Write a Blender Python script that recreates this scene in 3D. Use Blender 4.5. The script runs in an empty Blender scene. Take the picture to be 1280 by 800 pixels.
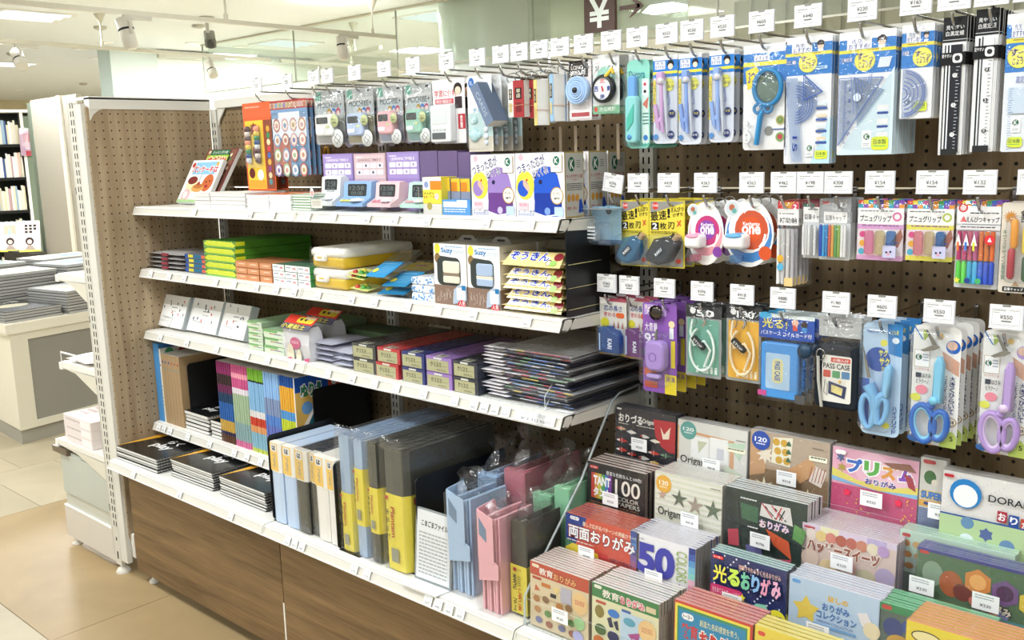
import bpy, math, random
from mathutils import Vector, Matrix
random.seed(7)
S = bpy.context.scene
COL = S.collection
# ---------------- camera ----------------
CAMP = Vector((3.0166, -1.7973, 1.3771)); YAW, PIT, ROL, FPX = -0.7424, -0.1722, -0.0295, 1190.64
_f = Vector((math.sin(YAW)*math.cos(PIT), math.cos(YAW)*math.cos(PIT), math.sin(PIT)))
_r0 = Vector((math.cos(YAW), -math.sin(YAW), 0)); _u0 = _r0.cross(_f)
_r = _r0*math.cos(ROL) + _u0*math.sin(ROL); _u = -_r0*math.sin(ROL) + _u0*math.cos(ROL)
cam = bpy.data.cameras.new('camera'); co = bpy.data.objects.new('camera', cam); COL.objects.link(co)
cam.sensor_width = 36; cam.lens = FPX/1280*36; cam.clip_start = .05; cam.clip_end = 100
co.matrix_world = Matrix((( _r.x, _u.x, -_f.x, CAMP.x), (_r.y, _u.y, -_f.y, CAMP.y), (_r.z, _u.z, -_f.z, CAMP.z), (0, 0, 0, 1)))
S.camera = co
# ---------------- world, light, exposure ----------------
S.view_settings.view_transform = 'Standard'; S.view_settings.look = 'None'
S.view_settings.exposure = 0.07; S.view_settings.gamma = 1; S.view_settings.use_curve_mapping = False
S.cycles.transparent_max_bounces = 40; S.cycles.max_bounces = 7; S.cycles.diffuse_bounces = 4
S.cycles.caustics_reflective = False; S.cycles.caustics_refractive = False; S.cycles.sample_clamp_indirect = 6
W = bpy.data.worlds.new('world'); S.world = W; W.use_nodes = True
W.node_tree.nodes['Background'].inputs[0].default_value = (.98, .99, 1, 1)
W.node_tree.nodes['Background'].inputs[1].default_value = .7
CEIL = 2.7
def area(x, y, z, sx, sy, e, col=(.965, .99, 1)):
    l = bpy.data.lights.new('lamp', 'AREA'); l.shape = 'RECTANGLE'; l.size = sx; l.size_y = sy; l.energy = e; l.color = col
    o = bpy.data.objects.new('ceiling_lamp_light', l); COL.objects.link(o); o.location = (x, y, z); return o
LAMPS = [(3.6, -1.5), (1.7, -1.5), (-.2, -1.5), (3.6, -3.4), (1.7, -3.4), (-.2, -3.4), (-2.4, -1.2), (-2.4, -3.6)]      # over the aisle
HALL_FILL = [(-2.1, 1.9), (-.2, 3.2), (1.8, 4.4), (-4.9, -1.0), (-4.4, .5)]                                     # added over the hall out of view, to brighten it
FAR = [(-5.94, 1.80), (-6.42, 4.82), (-3.87, 4.78), (-10.15, 3.16), (-12.6, 6.3), (-8.6, 8.9), (-3.2, 9.4)]      # far hall, in the picture
for x, y in LAMPS: area(x, y, CEIL-.035, .56, .56, 24 if y < -3 else 30)
for x, y in HALL_FILL: area(x, y, CEIL-.035, .56, .56, 38)
for x, y in FAR: area(x, y, CEIL-.035, .56, .56, 150)
# ---------------- pixel / world helpers (the camera fit, used to measure real planes) ----------------
AX = 'XYZ'
def at(x, y, **k):
    d = _f*FPX + _r*(x-640) - _u*(y-400); (a, v), = k.items(); i = AX.index(a)
    return CAMP + d*((v-CAMP[i])/d[i])
def px(P):
    d = Vector(P)-CAMP; z = d.dot(_f); return 640+FPX*d.dot(_r)/z, 400-FPX*d.dot(_u)/z
def fb(xl, yt, xr, yb, Y):      # box of an upright face on plane Y: centre x, bottom z, width, height
    P = at(xl, yt, Y=Y); y = yt
    for _ in range(4): Q = at(xr, y, Y=Y); y = px((Q.x, Y, P.z))[1]
    x = xl
    for _ in range(4): R_ = at(x, yb, Y=Y); x = px((P.x, Y, R_.z))[0]
    return (P.x+Q.x)/2, R_.z, Q.x-P.x, P.z-R_.z
# ---------------- colour ----------------
_hc = {}
def H(s):
    if not isinstance(s, str): return s
    if s in _hc: return _hc[s]
    t = ''.join(c*2 for c in s) if len(s) == 3 else s
    v = []
    for i in (0, 2, 4):
        c = int(t[i:i+2], 16)/255; v.append(c/12.92 if c <= .04045 else ((c+.055)/1.055)**2.4)
    _hc[s] = (*v, 1.0); return _hc[s]
# ---------------- materials ----------------
def newmat(n):
    m = bpy.data.materials.new(n); m.use_nodes = True; nt = m.node_tree; nt.nodes.clear()
    return m, nt, nt.nodes.new('ShaderNodeOutputMaterial')
MT = {}
def pbr(n, rough=.5, metal=0, spec=.4, col=None, coat=0, bump=None):
    m, nt, out = newmat(n); b = nt.nodes.new('ShaderNodeBsdfPrincipled')
    b.inputs['Roughness'].default_value = rough; b.inputs['Metallic'].default_value = metal
    b.inputs['Specular IOR Level'].default_value = spec; b.inputs['Coat Weight'].default_value = coat
    if col: b.inputs['Base Color'].default_value = H(col)
    else:
        a = nt.nodes.new('ShaderNodeVertexColor'); a.layer_name = 'Col'; nt.links.new(a.outputs[0], b.inputs['Base Color'])
    if bump:
        t = nt.nodes.new('ShaderNodeTexCoord'); no = nt.nodes.new('ShaderNodeTexNoise'); no.inputs['Scale'].default_value = bump[0]
        bm = nt.nodes.new('ShaderNodeBump'); bm.inputs['Strength'].default_value = bump[1]; bm.inputs['Distance'].default_value = bump[2]
        nt.links.new(t.outputs['Object'], no.inputs['Vector']); nt.links.new(no.outputs[0], bm.inputs['Height']); nt.links.new(bm.outputs[0], b.inputs['Normal'])
    nt.links.new(b.outputs[0], out.inputs[0]); MT[n] = m; return m
pbr('paper', .6, 0, .25); pbr('gloss', .22, 0, .5); pbr('plastic', .38, 0, .45)
pbr('steel_paint', .42, 0, .4); pbr('chrome', .16, 1, .5); pbr('matte', .8, 0, .15); pbr('foil', .3, .7, .5, bump=(60, .5, .002))
def clear(n, tint, refl, rough=.06, diff=0, bump=None):
    m, nt, out = newmat(n); tr = nt.nodes.new('ShaderNodeBsdfTransparent'); gl = nt.nodes.new('ShaderNodeBsdfGlossy')
    gl.inputs['Roughness'].default_value = rough; mx = nt.nodes.new('ShaderNodeMixShader'); fr = nt.nodes.new('ShaderNodeLayerWeight')
    pw = nt.nodes.new('ShaderNodeMath'); pw.operation = 'POWER'; pw.inputs[1].default_value = 4; nt.links.new(fr.outputs['Facing'], pw.inputs[0])
    ml = nt.nodes.new('ShaderNodeMath'); ml.operation = 'MULTIPLY_ADD'; ml.inputs[1].default_value = .55*refl; ml.inputs[2].default_value = .045*refl
    nt.links.new(pw.outputs[0], ml.inputs[0]); nt.links.new(ml.outputs[0], mx.inputs[0])
    if tint == 'attr':
        a = nt.nodes.new('ShaderNodeVertexColor'); a.layer_name = 'Col'; g_ = nt.nodes.new('ShaderNodeGamma'); g_.inputs[1].default_value = .45; nt.links.new(a.outputs[0], g_.inputs[0]); nt.links.new(g_.outputs[0], tr.inputs[0])
    else: tr.inputs[0].default_value = H(tint)
    src = tr.outputs[0]
    if diff:
        df = nt.nodes.new('ShaderNodeBsdfDiffuse'); m2 = nt.nodes.new('ShaderNodeMixShader'); m2.inputs[0].default_value = diff
        if tint == 'attr': nt.links.new(a.outputs[0], df.inputs[0])
        else: df.inputs[0].default_value = H(tint)
        nt.links.new(tr.outputs[0], m2.inputs[1]); nt.links.new(df.outputs[0], m2.inputs[2]); src = m2.outputs[0]
    nt.links.new(src, mx.inputs[1]); nt.links.new(gl.outputs[0], mx.inputs[2])
    if bump:
        t = nt.nodes.new('ShaderNodeTexCoord'); no = nt.nodes.new('ShaderNodeTexNoise'); no.inputs['Scale'].default_value = bump[0]
        no.inputs['Distortion'].default_value = 1.5
        bm = nt.nodes.new('ShaderNodeBump'); bm.inputs['Strength'].default_value = bump[1]; bm.inputs['Distance'].default_value = bump[2]
        nt.links.new(t.outputs['Object'], no.inputs['Vector']); nt.links.new(no.outputs[0], bm.inputs['Height'])
        nt.links.new(bm.outputs[0], gl.inputs['Normal'])
    nt.links.new(mx.outputs[0], out.inputs[0]); MT[n] = m
clear('film', 'ffffff', 1.7, .1, .006, (45, 1.0, .004)); clear('blister', 'fdfeff', 1.2, .07, .012)
clear('acrylic', 'fdfefe', .5, .04, 0); clear('acrylic_edge', 'e8eef0', 1.0, .2, .35); clear('tinted', 'attr', 1.3, .07, .24)
clear('glass', 'e2e8e0', 1.0, .02, .12)  # grey-green tint and diffuse share stand in for reflections on the panes
def emit(n, col, e):
    m, nt, out = newmat(n); b = nt.nodes.new('ShaderNodeEmission'); b.inputs[0].default_value = H(col); b.inputs[1].default_value = e
    nt.links.new(b.outputs[0], out.inputs[0]); MT[n] = m
emit('lamp_white', 'ffffff', 1.6); emit('lamp_panel', 'eefbfa', 1.25)
def wood(n, c1, c2, axis, holes=None, rough=.55, sc=1.0):
    m, nt, out = newmat(n); N = nt.nodes.new; L = nt.links.new
    b = N('ShaderNodeBsdfPrincipled'); b.inputs['Roughness'].default_value = rough; b.inputs['Specular IOR Level'].default_value = .3
    t = N('ShaderNodeTexCoord'); mp = N('ShaderNodeMapping'); L(t.outputs['Object'], mp.inputs[0])
    s = [14*sc, 14*sc, 14*sc]; s[axis] = 1.1*sc; mp.inputs['Scale'].default_value = s
    w = N('ShaderNodeTexNoise'); w.inputs['Scale'].default_value = 1.6; w.inputs['Detail'].default_value = 5; w.inputs['Distortion'].default_value = .9; L(mp.outputs[0], w.inputs[0])
    mp2 = N('ShaderNodeMapping'); L(t.outputs['Object'], mp2.inputs[0]); s = [260*sc]*3; s[axis] = 9*sc; mp2.inputs['Scale'].default_value = s
    g = N('ShaderNodeTexNoise'); g.inputs['Scale'].default_value = 1; g.inputs['Detail'].default_value = 2; L(mp2.outputs[0], g.inputs[0])
    ad = N('ShaderNodeMath'); ad.operation = 'MULTIPLY_ADD'; ad.inputs[1].default_value = .45; L(g.outputs[0], ad.inputs[0]); L(w.outputs[0], ad.inputs[2])
    r = N('ShaderNodeValToRGB'); r.color_ramp.elements[0].position = .48; r.color_ramp.elements[1].position = .95
    r.color_ramp.elements[0].color = H(c2); r.color_ramp.elements[1].color = H(c1); L(ad.outputs[0], r.inputs[0])
    src = r.outputs[0]
    if holes:       # (axisA, offA, axisB, offB, pitch, radius): rows of drilled peg holes
        sx = N('ShaderNodeSeparateXYZ'); L(t.outputs['Object'], sx.inputs[0]); ds = []
        for ax, off in ((holes[0], holes[1]), (holes[2], holes[3])):
            q = N('ShaderNodeMath'); q.operation = 'MULTIPLY_ADD'; q.inputs[1].default_value = 1/holes[4]; q.inputs[2].default_value = .5-off/holes[4]
            L(sx.outputs[ax], q.inputs[0]); fr = N('ShaderNodeMath'); fr.operation = 'FRACT'; L(q.outputs[0], fr.inputs[0])
            sb = N('ShaderNodeMath'); sb.operation = 'SUBTRACT'; sb.inputs[1].default_value = .5; L(fr.outputs[0], sb.inputs[0])
            p2 = N('ShaderNodeMath'); p2.operation = 'POWER'; p2.inputs[1].default_value = 2; L(sb.outputs[0], p2.inputs[0])
            ab = N('ShaderNodeMath'); ab.operation = 'MULTIPLY'; L(sb.outputs[0], ab.inputs[0]); L(sb.outputs[0], ab.inputs[1]); ds.append(ab)
        sm = N('ShaderNodeMath'); sm.operation = 'ADD'; L(ds[0].outputs[0], sm.inputs[0]); L(ds[1].outputs[0], sm.inputs[1])
        lt = N('ShaderNodeMath'); lt.operation = 'LESS_THAN'; lt.inputs[1].default_value = (holes[5]/holes[4])**2; L(sm.outputs[0], lt.inputs[0])
        mc = N('ShaderNodeMix'); mc.data_type = 'RGBA'; L(lt.outputs[0], mc.inputs[0]); L(src, mc.inputs[6]); mc.inputs[7].default_value = H('120a08'); src = mc.outputs[2]
    L(src, b.inputs['Base Color']); L(b.outputs[0], out.inputs[0]); MT[n] = m
# ---------------- mesh builder ----------------
_tx = {}
_tcu = bpy.data.curves.new('t', 'FONT'); _tcu.resolution_u = 1; _tob = bpy.data.objects.new('t', _tcu)
def textmesh(s, bold=0, sp=1.0):
    k = (s, bold, sp)
    if k not in _tx:
        if any('\u4e00' <= ch <= '\u9fff' for ch in s): bold *= .45 if bold < .07 else .6
        _tcu.body = s; _tcu.resolution_u = 4 if s.replace('¥', '').isascii() else 2; _tcu.size = 1; _tcu.offset = bold; _tcu.space_character = sp; _tcu.space_line = .85; _tcu.align_x = 'CENTER'
        me = _tob.to_mesh(); v = [(q.co.x, q.co.y) for q in me.vertices]; f = [tuple(p.vertices) for p in me.polygons]
        if not v: v = [(0, 0), (1, 0), (0, 1)]; f = []
        xs = [a for a, b in v]; ys = [b for a, b in v]
        _tx[k] = (v, f, (min(xs), min(ys), max(xs), max(ys))); _tob.to_mesh_clear()
    return _tx[k]
class MB:
    def __init__(s, mat='paper'): s.v = []; s.f = []; s.c = []; s.m = []; s.sm = []; s.mats = []; s.mat = mat; s.T = None; s.lay = 0
    def mi(s, m):
        m = m or s.mat
        if m not in s.mats: s.mats.append(m)
        return s.mats.index(m)
    def add(s, vs, fs, col, mat=None, smooth=False):
        o = len(s.v); T = s.T
        s.v += [tuple(T @ Vector(p)) for p in vs] if T else [tuple(p) for p in vs]
        i = s.mi(mat); c = H(col) if isinstance(col, str) else col
        for k, f in enumerate(fs):
            s.f.append(tuple(o+a for a in f)); s.c.append(c if not isinstance(c, list) else H(c[k])); s.m.append(i); s.sm.append(smooth)
        return s
    def box(s, x0, y0, z0, x1, y1, z1, col='fff', mat=None):   # col may be a list of 6: -y, +y, -x, +x, -z, +z
        vs = [(x, y, z) for x in (x0, x1) for y in (y0, y1) for z in (z0, z1)]
        return s.add(vs, [(0, 4, 5, 1), (2, 3, 7, 6), (0, 1, 3, 2), (4, 6, 7, 5), (0, 2, 6, 4), (1, 5, 7, 3)], col, mat)
    def bbox(s, x0, y0, z0, x1, y1, z1, b, col='fff', mat=None, n=2):   # box with edges rounded in x-z outline and softened front
        pts = rr(x0, z0, x1, z1, b, n); return s.pill(pts, y0, y1, min(b, (y1-y0))*.5, col, mat)
    def pill(s, pts, y0, y1, b, col, mat=None):    # outline (x,z) extruded y0..y1 with a bevelled front edge
        cx = sum(p[0] for p in pts)/len(pts); cz = sum(p[1] for p in pts)/len(pts); n = len(pts)
        def ins(d):
            out = []
            for i, (x, z) in enumerate(pts):
                a = pts[i-1]; c = pts[(i+1) % n]; tx, tz = c[0]-a[0], c[1]-a[1]; l = math.hypot(tx, tz) or 1
                out.append((x - tz/l*d, z + tx/l*d))
            return out
        rings = [(y1, 0), (y0+b, 0), (y0+b*.3, b*.35), (y0, b)]
        vs = []
        for y, d in rings: vs += [(x, y, z) for x, z in ins(d)]
        fs = []
        for r in range(3):
            for i in range(n): j = (i+1) % n; fs.append((r*n+i, r*n+j, (r+1)*n+j, (r+1)*n+i))
        s.add(vs, fs, col, mat, True); s.add([(x, y0, z) for x, z in ins(b)], [tuple(range(n))], col, mat)
        return s.add([(x, y1, z) for x, z in pts], [tuple(range(n))[::-1]], col, mat)
    def ext(s, pts, a0, a1, axis=1, col='fff', mat=None, cap=True):     # outline extruded along an axis; pts are the two other coordinates in order
        def P(p, a): q = list(p); q.insert(axis, a); return tuple(q)
        n = len(pts); vs = [P(p, a0) for p in pts]+[P(p, a1) for p in pts]
        fs = [(i, (i+1) % n, n+(i+1) % n, n+i) for i in range(n)]
        if cap: fs += [tuple(range(n))[::-1], tuple(range(n, 2*n))]
        return s.add(vs, fs, col, mat)
    def tube(s, pts, r, n=6, col='ccc', mat=None, cl=False, sq=1):
        P = [Vector(p) for p in pts]; m = len(P); vs = []
        rs = r if isinstance(r, (list, tuple)) else [r]*m
        up = None
        for i, p in enumerate(P):
            a = P[i-1] if (i or cl) else p; b = P[(i+1) % m] if (i < m-1 or cl) else p
            t = (b-a).normalized()
            if up is None:
                up = Vector((0, 0, 1)) if abs(t.z) < .9 else Vector((1, 0, 0))
            x = t.cross(up).normalized(); up = x.cross(t).normalized()
            for k in range(n):
                an = 2*math.pi*(k+.5)/n; vs.append(p + x*math.cos(an)*rs[i] + up*math.sin(an)*rs[i]*sq)
        fs = []
        for i in range(m if cl else m-1):
            j = (i+1) % m
            for k in range(n): fs.append((i*n+k, j*n+k, j*n+(k+1) % n, i*n+(k+1) % n))
        s.add(vs, fs, col, mat, n > 4)
        if not cl: s.add([vs[k] for k in range(n)]+[vs[(m-1)*n+k] for k in range(n)], [tuple(range(n)), tuple(range(n, 2*n))[::-1]], col, mat)
        return s
    def lathe(s, prof, n=20, col='fff', mat=None, axis='z', c=(0, 0, 0)):   # prof: (radius, height)
        vs = []
        for r, h in prof:
            for k in range(n):
                a = 2*math.pi*k/n; x, y = r*math.cos(a), r*math.sin(a)
                vs.append((c[0]+x, c[1]+y, c[2]+h) if axis == 'z' else (c[0]+x, c[1]-h, c[2]+y))
        m = len(prof); fs = [(i*n+k, i*n+(k+1) % n, (i+1)*n+(k+1) % n, (i+1)*n+k) for i in range(m-1) for k in range(n)]
        s.add(vs, fs, col, mat, True)
        if prof[0][0] > 1e-5: s.add([vs[k] for k in range(n)], [tuple(range(n))[::-1]], col, mat)
        if prof[-1][0] > 1e-5: s.add([vs[(m-1)*n+k] for k in range(n)], [tuple(range(n))], col, mat)
        return s
    # ---- flat print: w x h rectangle whose top-left is (x0, z1); u,v run 0..1 right and down ----
    def art(s, x0, z1, w, h, ops, y=0., mat=None, step=.00007, plane='y'):
        k = s.lay
        for op in ops:
            k += 1; yy = y - .0003 - k*step
            def P(u, v):
                if plane == 'y': return (x0+u*w, yy, z1-v*h)
                if plane == 'x': return (-yy, x0+u*w, z1-v*h)          # faces +x, u runs +y
                return (x0+u*w, z1-v*h, -yy)                            # faces up, v runs -y
            t = op[0]
            if t == 'r':
                _, a, b, c, d, col = op; s.add([P(a, d), P(c, d), P(c, b), P(a, b)], [(0, 1, 2, 3)], col, mat)
            elif t == 'R':
                _, a, b, c, d, rad, col = op; q = [(x/w, z/h) for x, z in rr(a*w, b*h, c*w, d*h, rad*min((c-a)*w, (d-b)*h), 3)]
                s.add([P(*p) for p in q], [tuple(range(len(q)))[::-1]], col, mat)
            elif t in 'cC':
                _, a, b, r, col = op[:5]; r2 = r*(op[5] if len(op) > 5 else 1); n = 18
                s.add([P(a+r*math.cos(6.2832*i/n), b+r2*w/h*math.sin(6.2832*i/n)) for i in range(n)], [tuple(range(n))[::-1]], col, mat)
            elif t == 'p': s.add([P(*p) for p in op[1]], [tuple(range(len(op[1])))], op[2], mat)
            elif t == 'l':
                pts, wd, col = op[1:4]
                for (a, b), (c, d) in zip(pts, pts[1:]):
                    dx, dy = (c-a)*w, (d-b)*h; l = math.hypot(dx, dy) or 1; nx, ny = -dy/l*wd*w/2/w, dx/l*wd*w/2/h
                    s.add([P(a+nx, b+ny), P(c+nx, d+ny), P(c-nx, d-ny), P(a-nx, b-ny)], [(0, 1, 2, 3)], col, mat)
            elif t == 's':
                _, a, b, r, col = op[:5]; np_ = op[5] if len(op) > 5 else 5; rat = op[6] if len(op) > 6 else .42; n = np_*2
                s.add([P(a+r*(1 if i % 2 == 0 else rat)*math.sin(6.2832*i/n), b-r*(1 if i % 2 == 0 else rat)*w/h*math.cos(6.2832*i/n)) for i in range(n)], [tuple(range(n))], col, mat)
            elif t in ('t', 'T', 'v'):
                a, b, c, d, col, txt = op[1:7]; bold = op[7] if len(op) > 7 else .012; oc = op[8] if len(op) > 8 else None
                rot = op[9] if len(op) > 9 else 0
                items = [(a, b, c, d, txt)]
                if t == 'T': n = len(txt); items = [(a, b+(d-b)*i/n, c, b+(d-b)*(i+.92)/n, ch) for i, ch in enumerate(txt) if ch != ' ']
                for (a_, b_, c_, d_, tx) in items:
                    ol = ([(oc, bold+.075, 0)] if oc else [])+[(col, bold, 1)]
                    bb = textmesh(tx, bold)[2]
                    for cc, bo, up in ol:
                        v, f, _ = textmesh(tx, bo); W_ = (bb[2]-bb[0]) or 1; Hh = (bb[3]-bb[1]) or 1
                        if up: k += .5; yy = y-.0003-k*step
                        pts = []
                        for qx, qy in v:
                            uu, vv = (qx-bb[0])/W_, 1-(qy-bb[1])/Hh
                            if t == 'v': uu, vv = 1-vv, uu
                            U_, V_ = a_+(c_-a_)*uu, b_+(d_-b_)*vv
                            if rot: mx, my = (a_+c_)/2, (b_+d_)/2; dx, dy = (U_-mx)*w, (V_-my)*h; U_, V_ = mx+(dx*math.cos(rot)-dy*math.sin(rot))/w, my+(dx*math.sin(rot)+dy*math.cos(rot))/h
                            pts.append(P(U_, V_))
                        s.add(pts, f, cc, mat)
            elif t == 'x':     # lines of small print: u0,v0,u1,v1,rows,colour
                _, a, b, c, d, n, col = op
                for i in range(n):
                    v0 = b+(d-b)*i/n; hgt = (d-b)/n*.42; u = a
                    while u < c-.01:
                        l = random.uniform(.05, .16)*(c-a)+.01; e = min(c, u+l)
                        s.add([P(u, v0+hgt), P(e, v0+hgt), P(e, v0), P(u, v0)], [(0, 1, 2, 3)], col, mat); u = e+.02*(c-a)+.003
        s.lay = k; return s
    def mesh(s, name):
        me = bpy.data.meshes.new(name); me.from_pydata(s.v, [], s.f)
        for m in s.mats: me.materials.append(MT[m])
        me.polygons.foreach_set('material_index', s.m); me.polygons.foreach_set('use_smooth', s.sm)
        at_ = me.color_attributes.new('Col', 'FLOAT_COLOR', 'CORNER'); buf = []
        for p, c in zip(s.f, s.c): buf += list(c)*len(p)
        at_.data.foreach_set('color', buf); me.update(); return me
    def build(s, name, parent=None, loc=None, rot=None):
        o = bpy.data.objects.new(name, s.mesh(name)); COL.objects.link(o)
        if parent: o.parent = parent
        if loc: o.location = loc
        if rot: o.rotation_euler = rot
        return o
def rr(x0, z0, x1, z1, r, n=3):
    r = min(r, abs(x1-x0)/2, abs(z1-z0)/2); out = []
    for cx, cz, a0 in ((x1-r, z0+r, -90), (x1-r, z1-r, 0), (x0+r, z1-r, 90), (x0+r, z0+r, 180)):
        for i in range(n+1): a = math.radians(a0+90*i/n); out.append((cx+r*math.cos(a), cz+r*math.sin(a)))
    return out
def ell(cx, cz, rx, rz, n=20, a0=0, a1=360): return [(cx+rx*math.cos(math.radians(a0+(a1-a0)*i/n)), cz+rz*math.sin(math.radians(a0+(a1-a0)*i/n))) for i in range(n if a1-a0 == 360 else n+1)]
# ---------------- object bookkeeping ----------------
def tag(o, label, cat, group=None, kind=None):
    o['label'] = label; o['category'] = cat
    if group: o['group'] = group
    if kind: o['kind'] = kind
    return o
def thing(name, label, cat, loc=(0, 0, 0), group=None, rot=(0, 0, 0)):
    o = bpy.data.objects.new(name, None); o.empty_display_size = .02; COL.objects.link(o); o.location = loc; o.rotation_euler = rot
    return tag(o, label, cat, group)
def struct(o): o['kind'] = 'structure'; return o
KIDS = {}
def kids(root): return [c for c in root.children]
def dup(root, loc=None, label=None, rot=None):
    r = root.copy(); COL.objects.link(r)
    if loc is not None: r.location = loc
    if rot is not None: r.rotation_euler = rot
    if label: r['label'] = label
    for ch in root.children:
        c = ch.copy(); COL.objects.link(c); c.parent = r
        for g in ch.children: d = g.copy(); COL.objects.link(d); d.parent = c
    return r
ORD = ['front', 'second', 'third', 'fourth', 'fifth', 'sixth', 'seventh', 'eighth', 'ninth', 'tenth', 'eleventh', 'twelfth']
# =============== SETTING ===============
wood('pegwood', '8f7c5e', '6b573c', 2, (0, 1.8455, 2, .0113, .025, .0033))
wood('pegwood_side', 'b9a689', '958064', 2, (1, -.4423, 2, 1.5144, .0262, .0025))
wood('plinthwood', '917652', '604b32', 0, None, .5, .9)
def tiles():
    m, nt, out = newmat('tile'); N = nt.nodes.new; L = nt.links.new; b = N('ShaderNodeBsdfPrincipled'); b.inputs['Roughness'].default_value = .42; b.inputs['Specular IOR Level'].default_value = .22
    t = N('ShaderNodeTexCoord'); n = N('ShaderNodeTexNoise'); n.inputs['Scale'].default_value = 2.2; n.inputs['Detail'].default_value = 8; n.inputs['Distortion'].default_value = 1.2; L(t.outputs['Object'], n.inputs[0])
    a = N('ShaderNodeVertexColor'); a.layer_name = 'Col'; r = N('ShaderNodeMapRange'); r.inputs[1].default_value = .3; r.inputs[2].default_value = .7; r.inputs[3].default_value = .86; r.inputs[4].default_value = 1.06; L(n.outputs[0], r.inputs[0])
    mm = N('ShaderNodeVectorMath'); mm.operation = 'SCALE'; L(a.outputs[0], mm.inputs[0]); L(r.outputs[0], mm.inputs['Scale']); L(mm.outputs[0], b.inputs['Base Color']); L(b.outputs[0], out.inputs[0]); MT['tile'] = m
tiles()
fl = struct(MB('matte').box(-17, -7, -.06, 9, 14, -.006, 'b0a68e').build('floor'))
# brown floor sheets along the fixture, pale tiles beyond
def ftile(x0, y0, x1, y1, c): MB('tile').box(x0+.0012, y0+.0012, -.004, x1-.0012, y1-.0012, 0, c).build('tile', fl)
for i in range(5): ftile(-.98+1.2*i, -.81, .22+1.2*i, .42, 'a68f69')
ftile(-.98, .42, 5, 1.6, 'a68f69')
for i in range(0, 9):
    for j in range(0, 6):
        x0, y0 = -.98+.6*i, -.81-.45*(j+1)
        if j >= 0 and -2 < i or j >= 0 and i >= -6: ftile(x0, y0, x0+.6, y0+.45, 'b8ac92')
for i in range(0, 9):
    for j in range(-11, 9):
        x1, y0 = -.98-.6*i, -.81+.3*j+ (0 if i % 2 else .15)
        ftile(x1-.6, y0, x1, y0+.3, 'b8ac92' if (i+j) % 3 else 'b2a68c')
struct(MB('matte').box(-17, -7, CEIL, 9, 14, CEIL+.1, 'eaedee').build('ceiling'))
struct(MB('matte').box(-17, 13.9, 0, 9, 14, CEIL, 'e4dcc8').build('wall_back'))
struct(MB('matte').box(-17.1, -7, 0, -17, 14, CEIL, 'ddd0ae').build('wall_left'))
ORD2 = ['one', 'two', 'three', 'four', 'five', 'six', 'seven', 'eight', 'nine', 'ten', 'eleven', 'twelve', 'thirteen', 'fourteen', 'fifteen', 'sixteen', 'seventeen', 'eighteen']
def lamp(x, y, sx, sy, label, grp, rows=3):
    t = thing('ceiling_light', label, 'ceiling light', (x, y, CEIL), grp)
    b = MB('steel_paint')
    for a in ((-sx/2-.03, -sy/2-.03, sx/2+.03, -sy/2), (-sx/2-.03, sy/2, sx/2+.03, sy/2+.03), (-sx/2-.03, -sy/2, -sx/2, sy/2), (sx/2, -sy/2, sx/2+.03, sy/2)): b.box(a[0], a[1], -.012, a[2], a[3], 0, 'e9e6dc')
    b.build('frame', t)
    for i in range(rows):
        x0 = -sx/2+sx*i/rows; m = MB('lamp_panel'); w = sx/rows
        m.add([(x0, -sy/2, -.004), (x0+w/2, -sy/2, -.02), (x0+w, -sy/2, -.004), (x0, sy/2, -.004), (x0+w/2, sy/2, -.02), (x0+w, sy/2, -.004)], [(0, 3, 4, 1), (1, 4, 5, 2)], 'fff').build('diffuser', t)
for i, (x, y) in enumerate(LAMPS): lamp(x, y, .56, .56, 'square ceiling light above the picture, %s of the aisle lights' % ORD2[i], 'ceiling lights over the aisle')
for i, (x, y) in enumerate(HALL_FILL): lamp(x, y, .56, .56, 'square ceiling light above the picture, %s of the hall lights' % ORD2[i], 'hall ceiling lights')
sq = ['leftmost square ceiling light, cut by the picture edge, above the track', 'square ceiling light seen through the hanging glass, left of the hanging spotlight', 'square ceiling light beside the pale round pillar at the top', 'low square ceiling light at the left edge under the spotlight',
      'small far square ceiling light above the cream end panel', 'far square ceiling light behind the corner of the glass', 'far square ceiling light seen just below the top centre glass edge']
for (x, y), l in zip(FAR, sq): lamp(x, y, .56, .56, l, 'square ceiling lights in the far hall')
for i, (x, y) in enumerate(((131, 53), (99, 61), (119, 72.5), (241, 53.5), (300, 58), (22, 112), (407, 38), (590, 2), (352, 72), (381, 83), (327, 88), (347, 88), (366, 82), (2, 54), (480, 68))):
    p = at(x, y, Z=CEIL); t = thing('downlight', ['far round ceiling downlight %s' % q for q in ('below the upright spotlight', 'just left of the pillar', 'lowest of three left of the pillar', 'above the bright wall', 'right of the grey camera', 'at the far left above the wall', 'above the short upright spotlight', 'in front of the round pillar top', 'behind the glass, left one', 'behind the glass near the middle track', 'low behind the glass, left', 'low behind the glass, centre', 'low behind the glass, right', 'at the left picture edge', 'under the middle track end')][i], 'downlight', (p.x, p.y, CEIL), 'round downlights in the far hall')
    MB('steel_paint').lathe([(.085, 0), (.085, -.006), (.072, -.01)], 20, 'f4f2ea').build('trim_ring', t)
    MB('lamp_white').lathe([(.07, -.006), (.0, -.012)], 20, 'fff').build('lens', t)
for i, (x, y) in enumerate(((125, 33), (104, 104), (15, 66), (248, 31))):
    p = at(x, y, Z=CEIL); tag(MB('plastic').lathe([(.06, 0), (.06, -.02), (.03, -.035), (0, -.035)], 14, 'b9b4a6').build('smoke_detector', None, (p.x, p.y, CEIL)), ['small round detector on the ceiling left of the upright spotlight', 'flat detector on the far ceiling left of the pillar', 'faint detector at the far left of the ceiling', 'small plate beside the grey camera mount'][i], 'detector')
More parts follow.
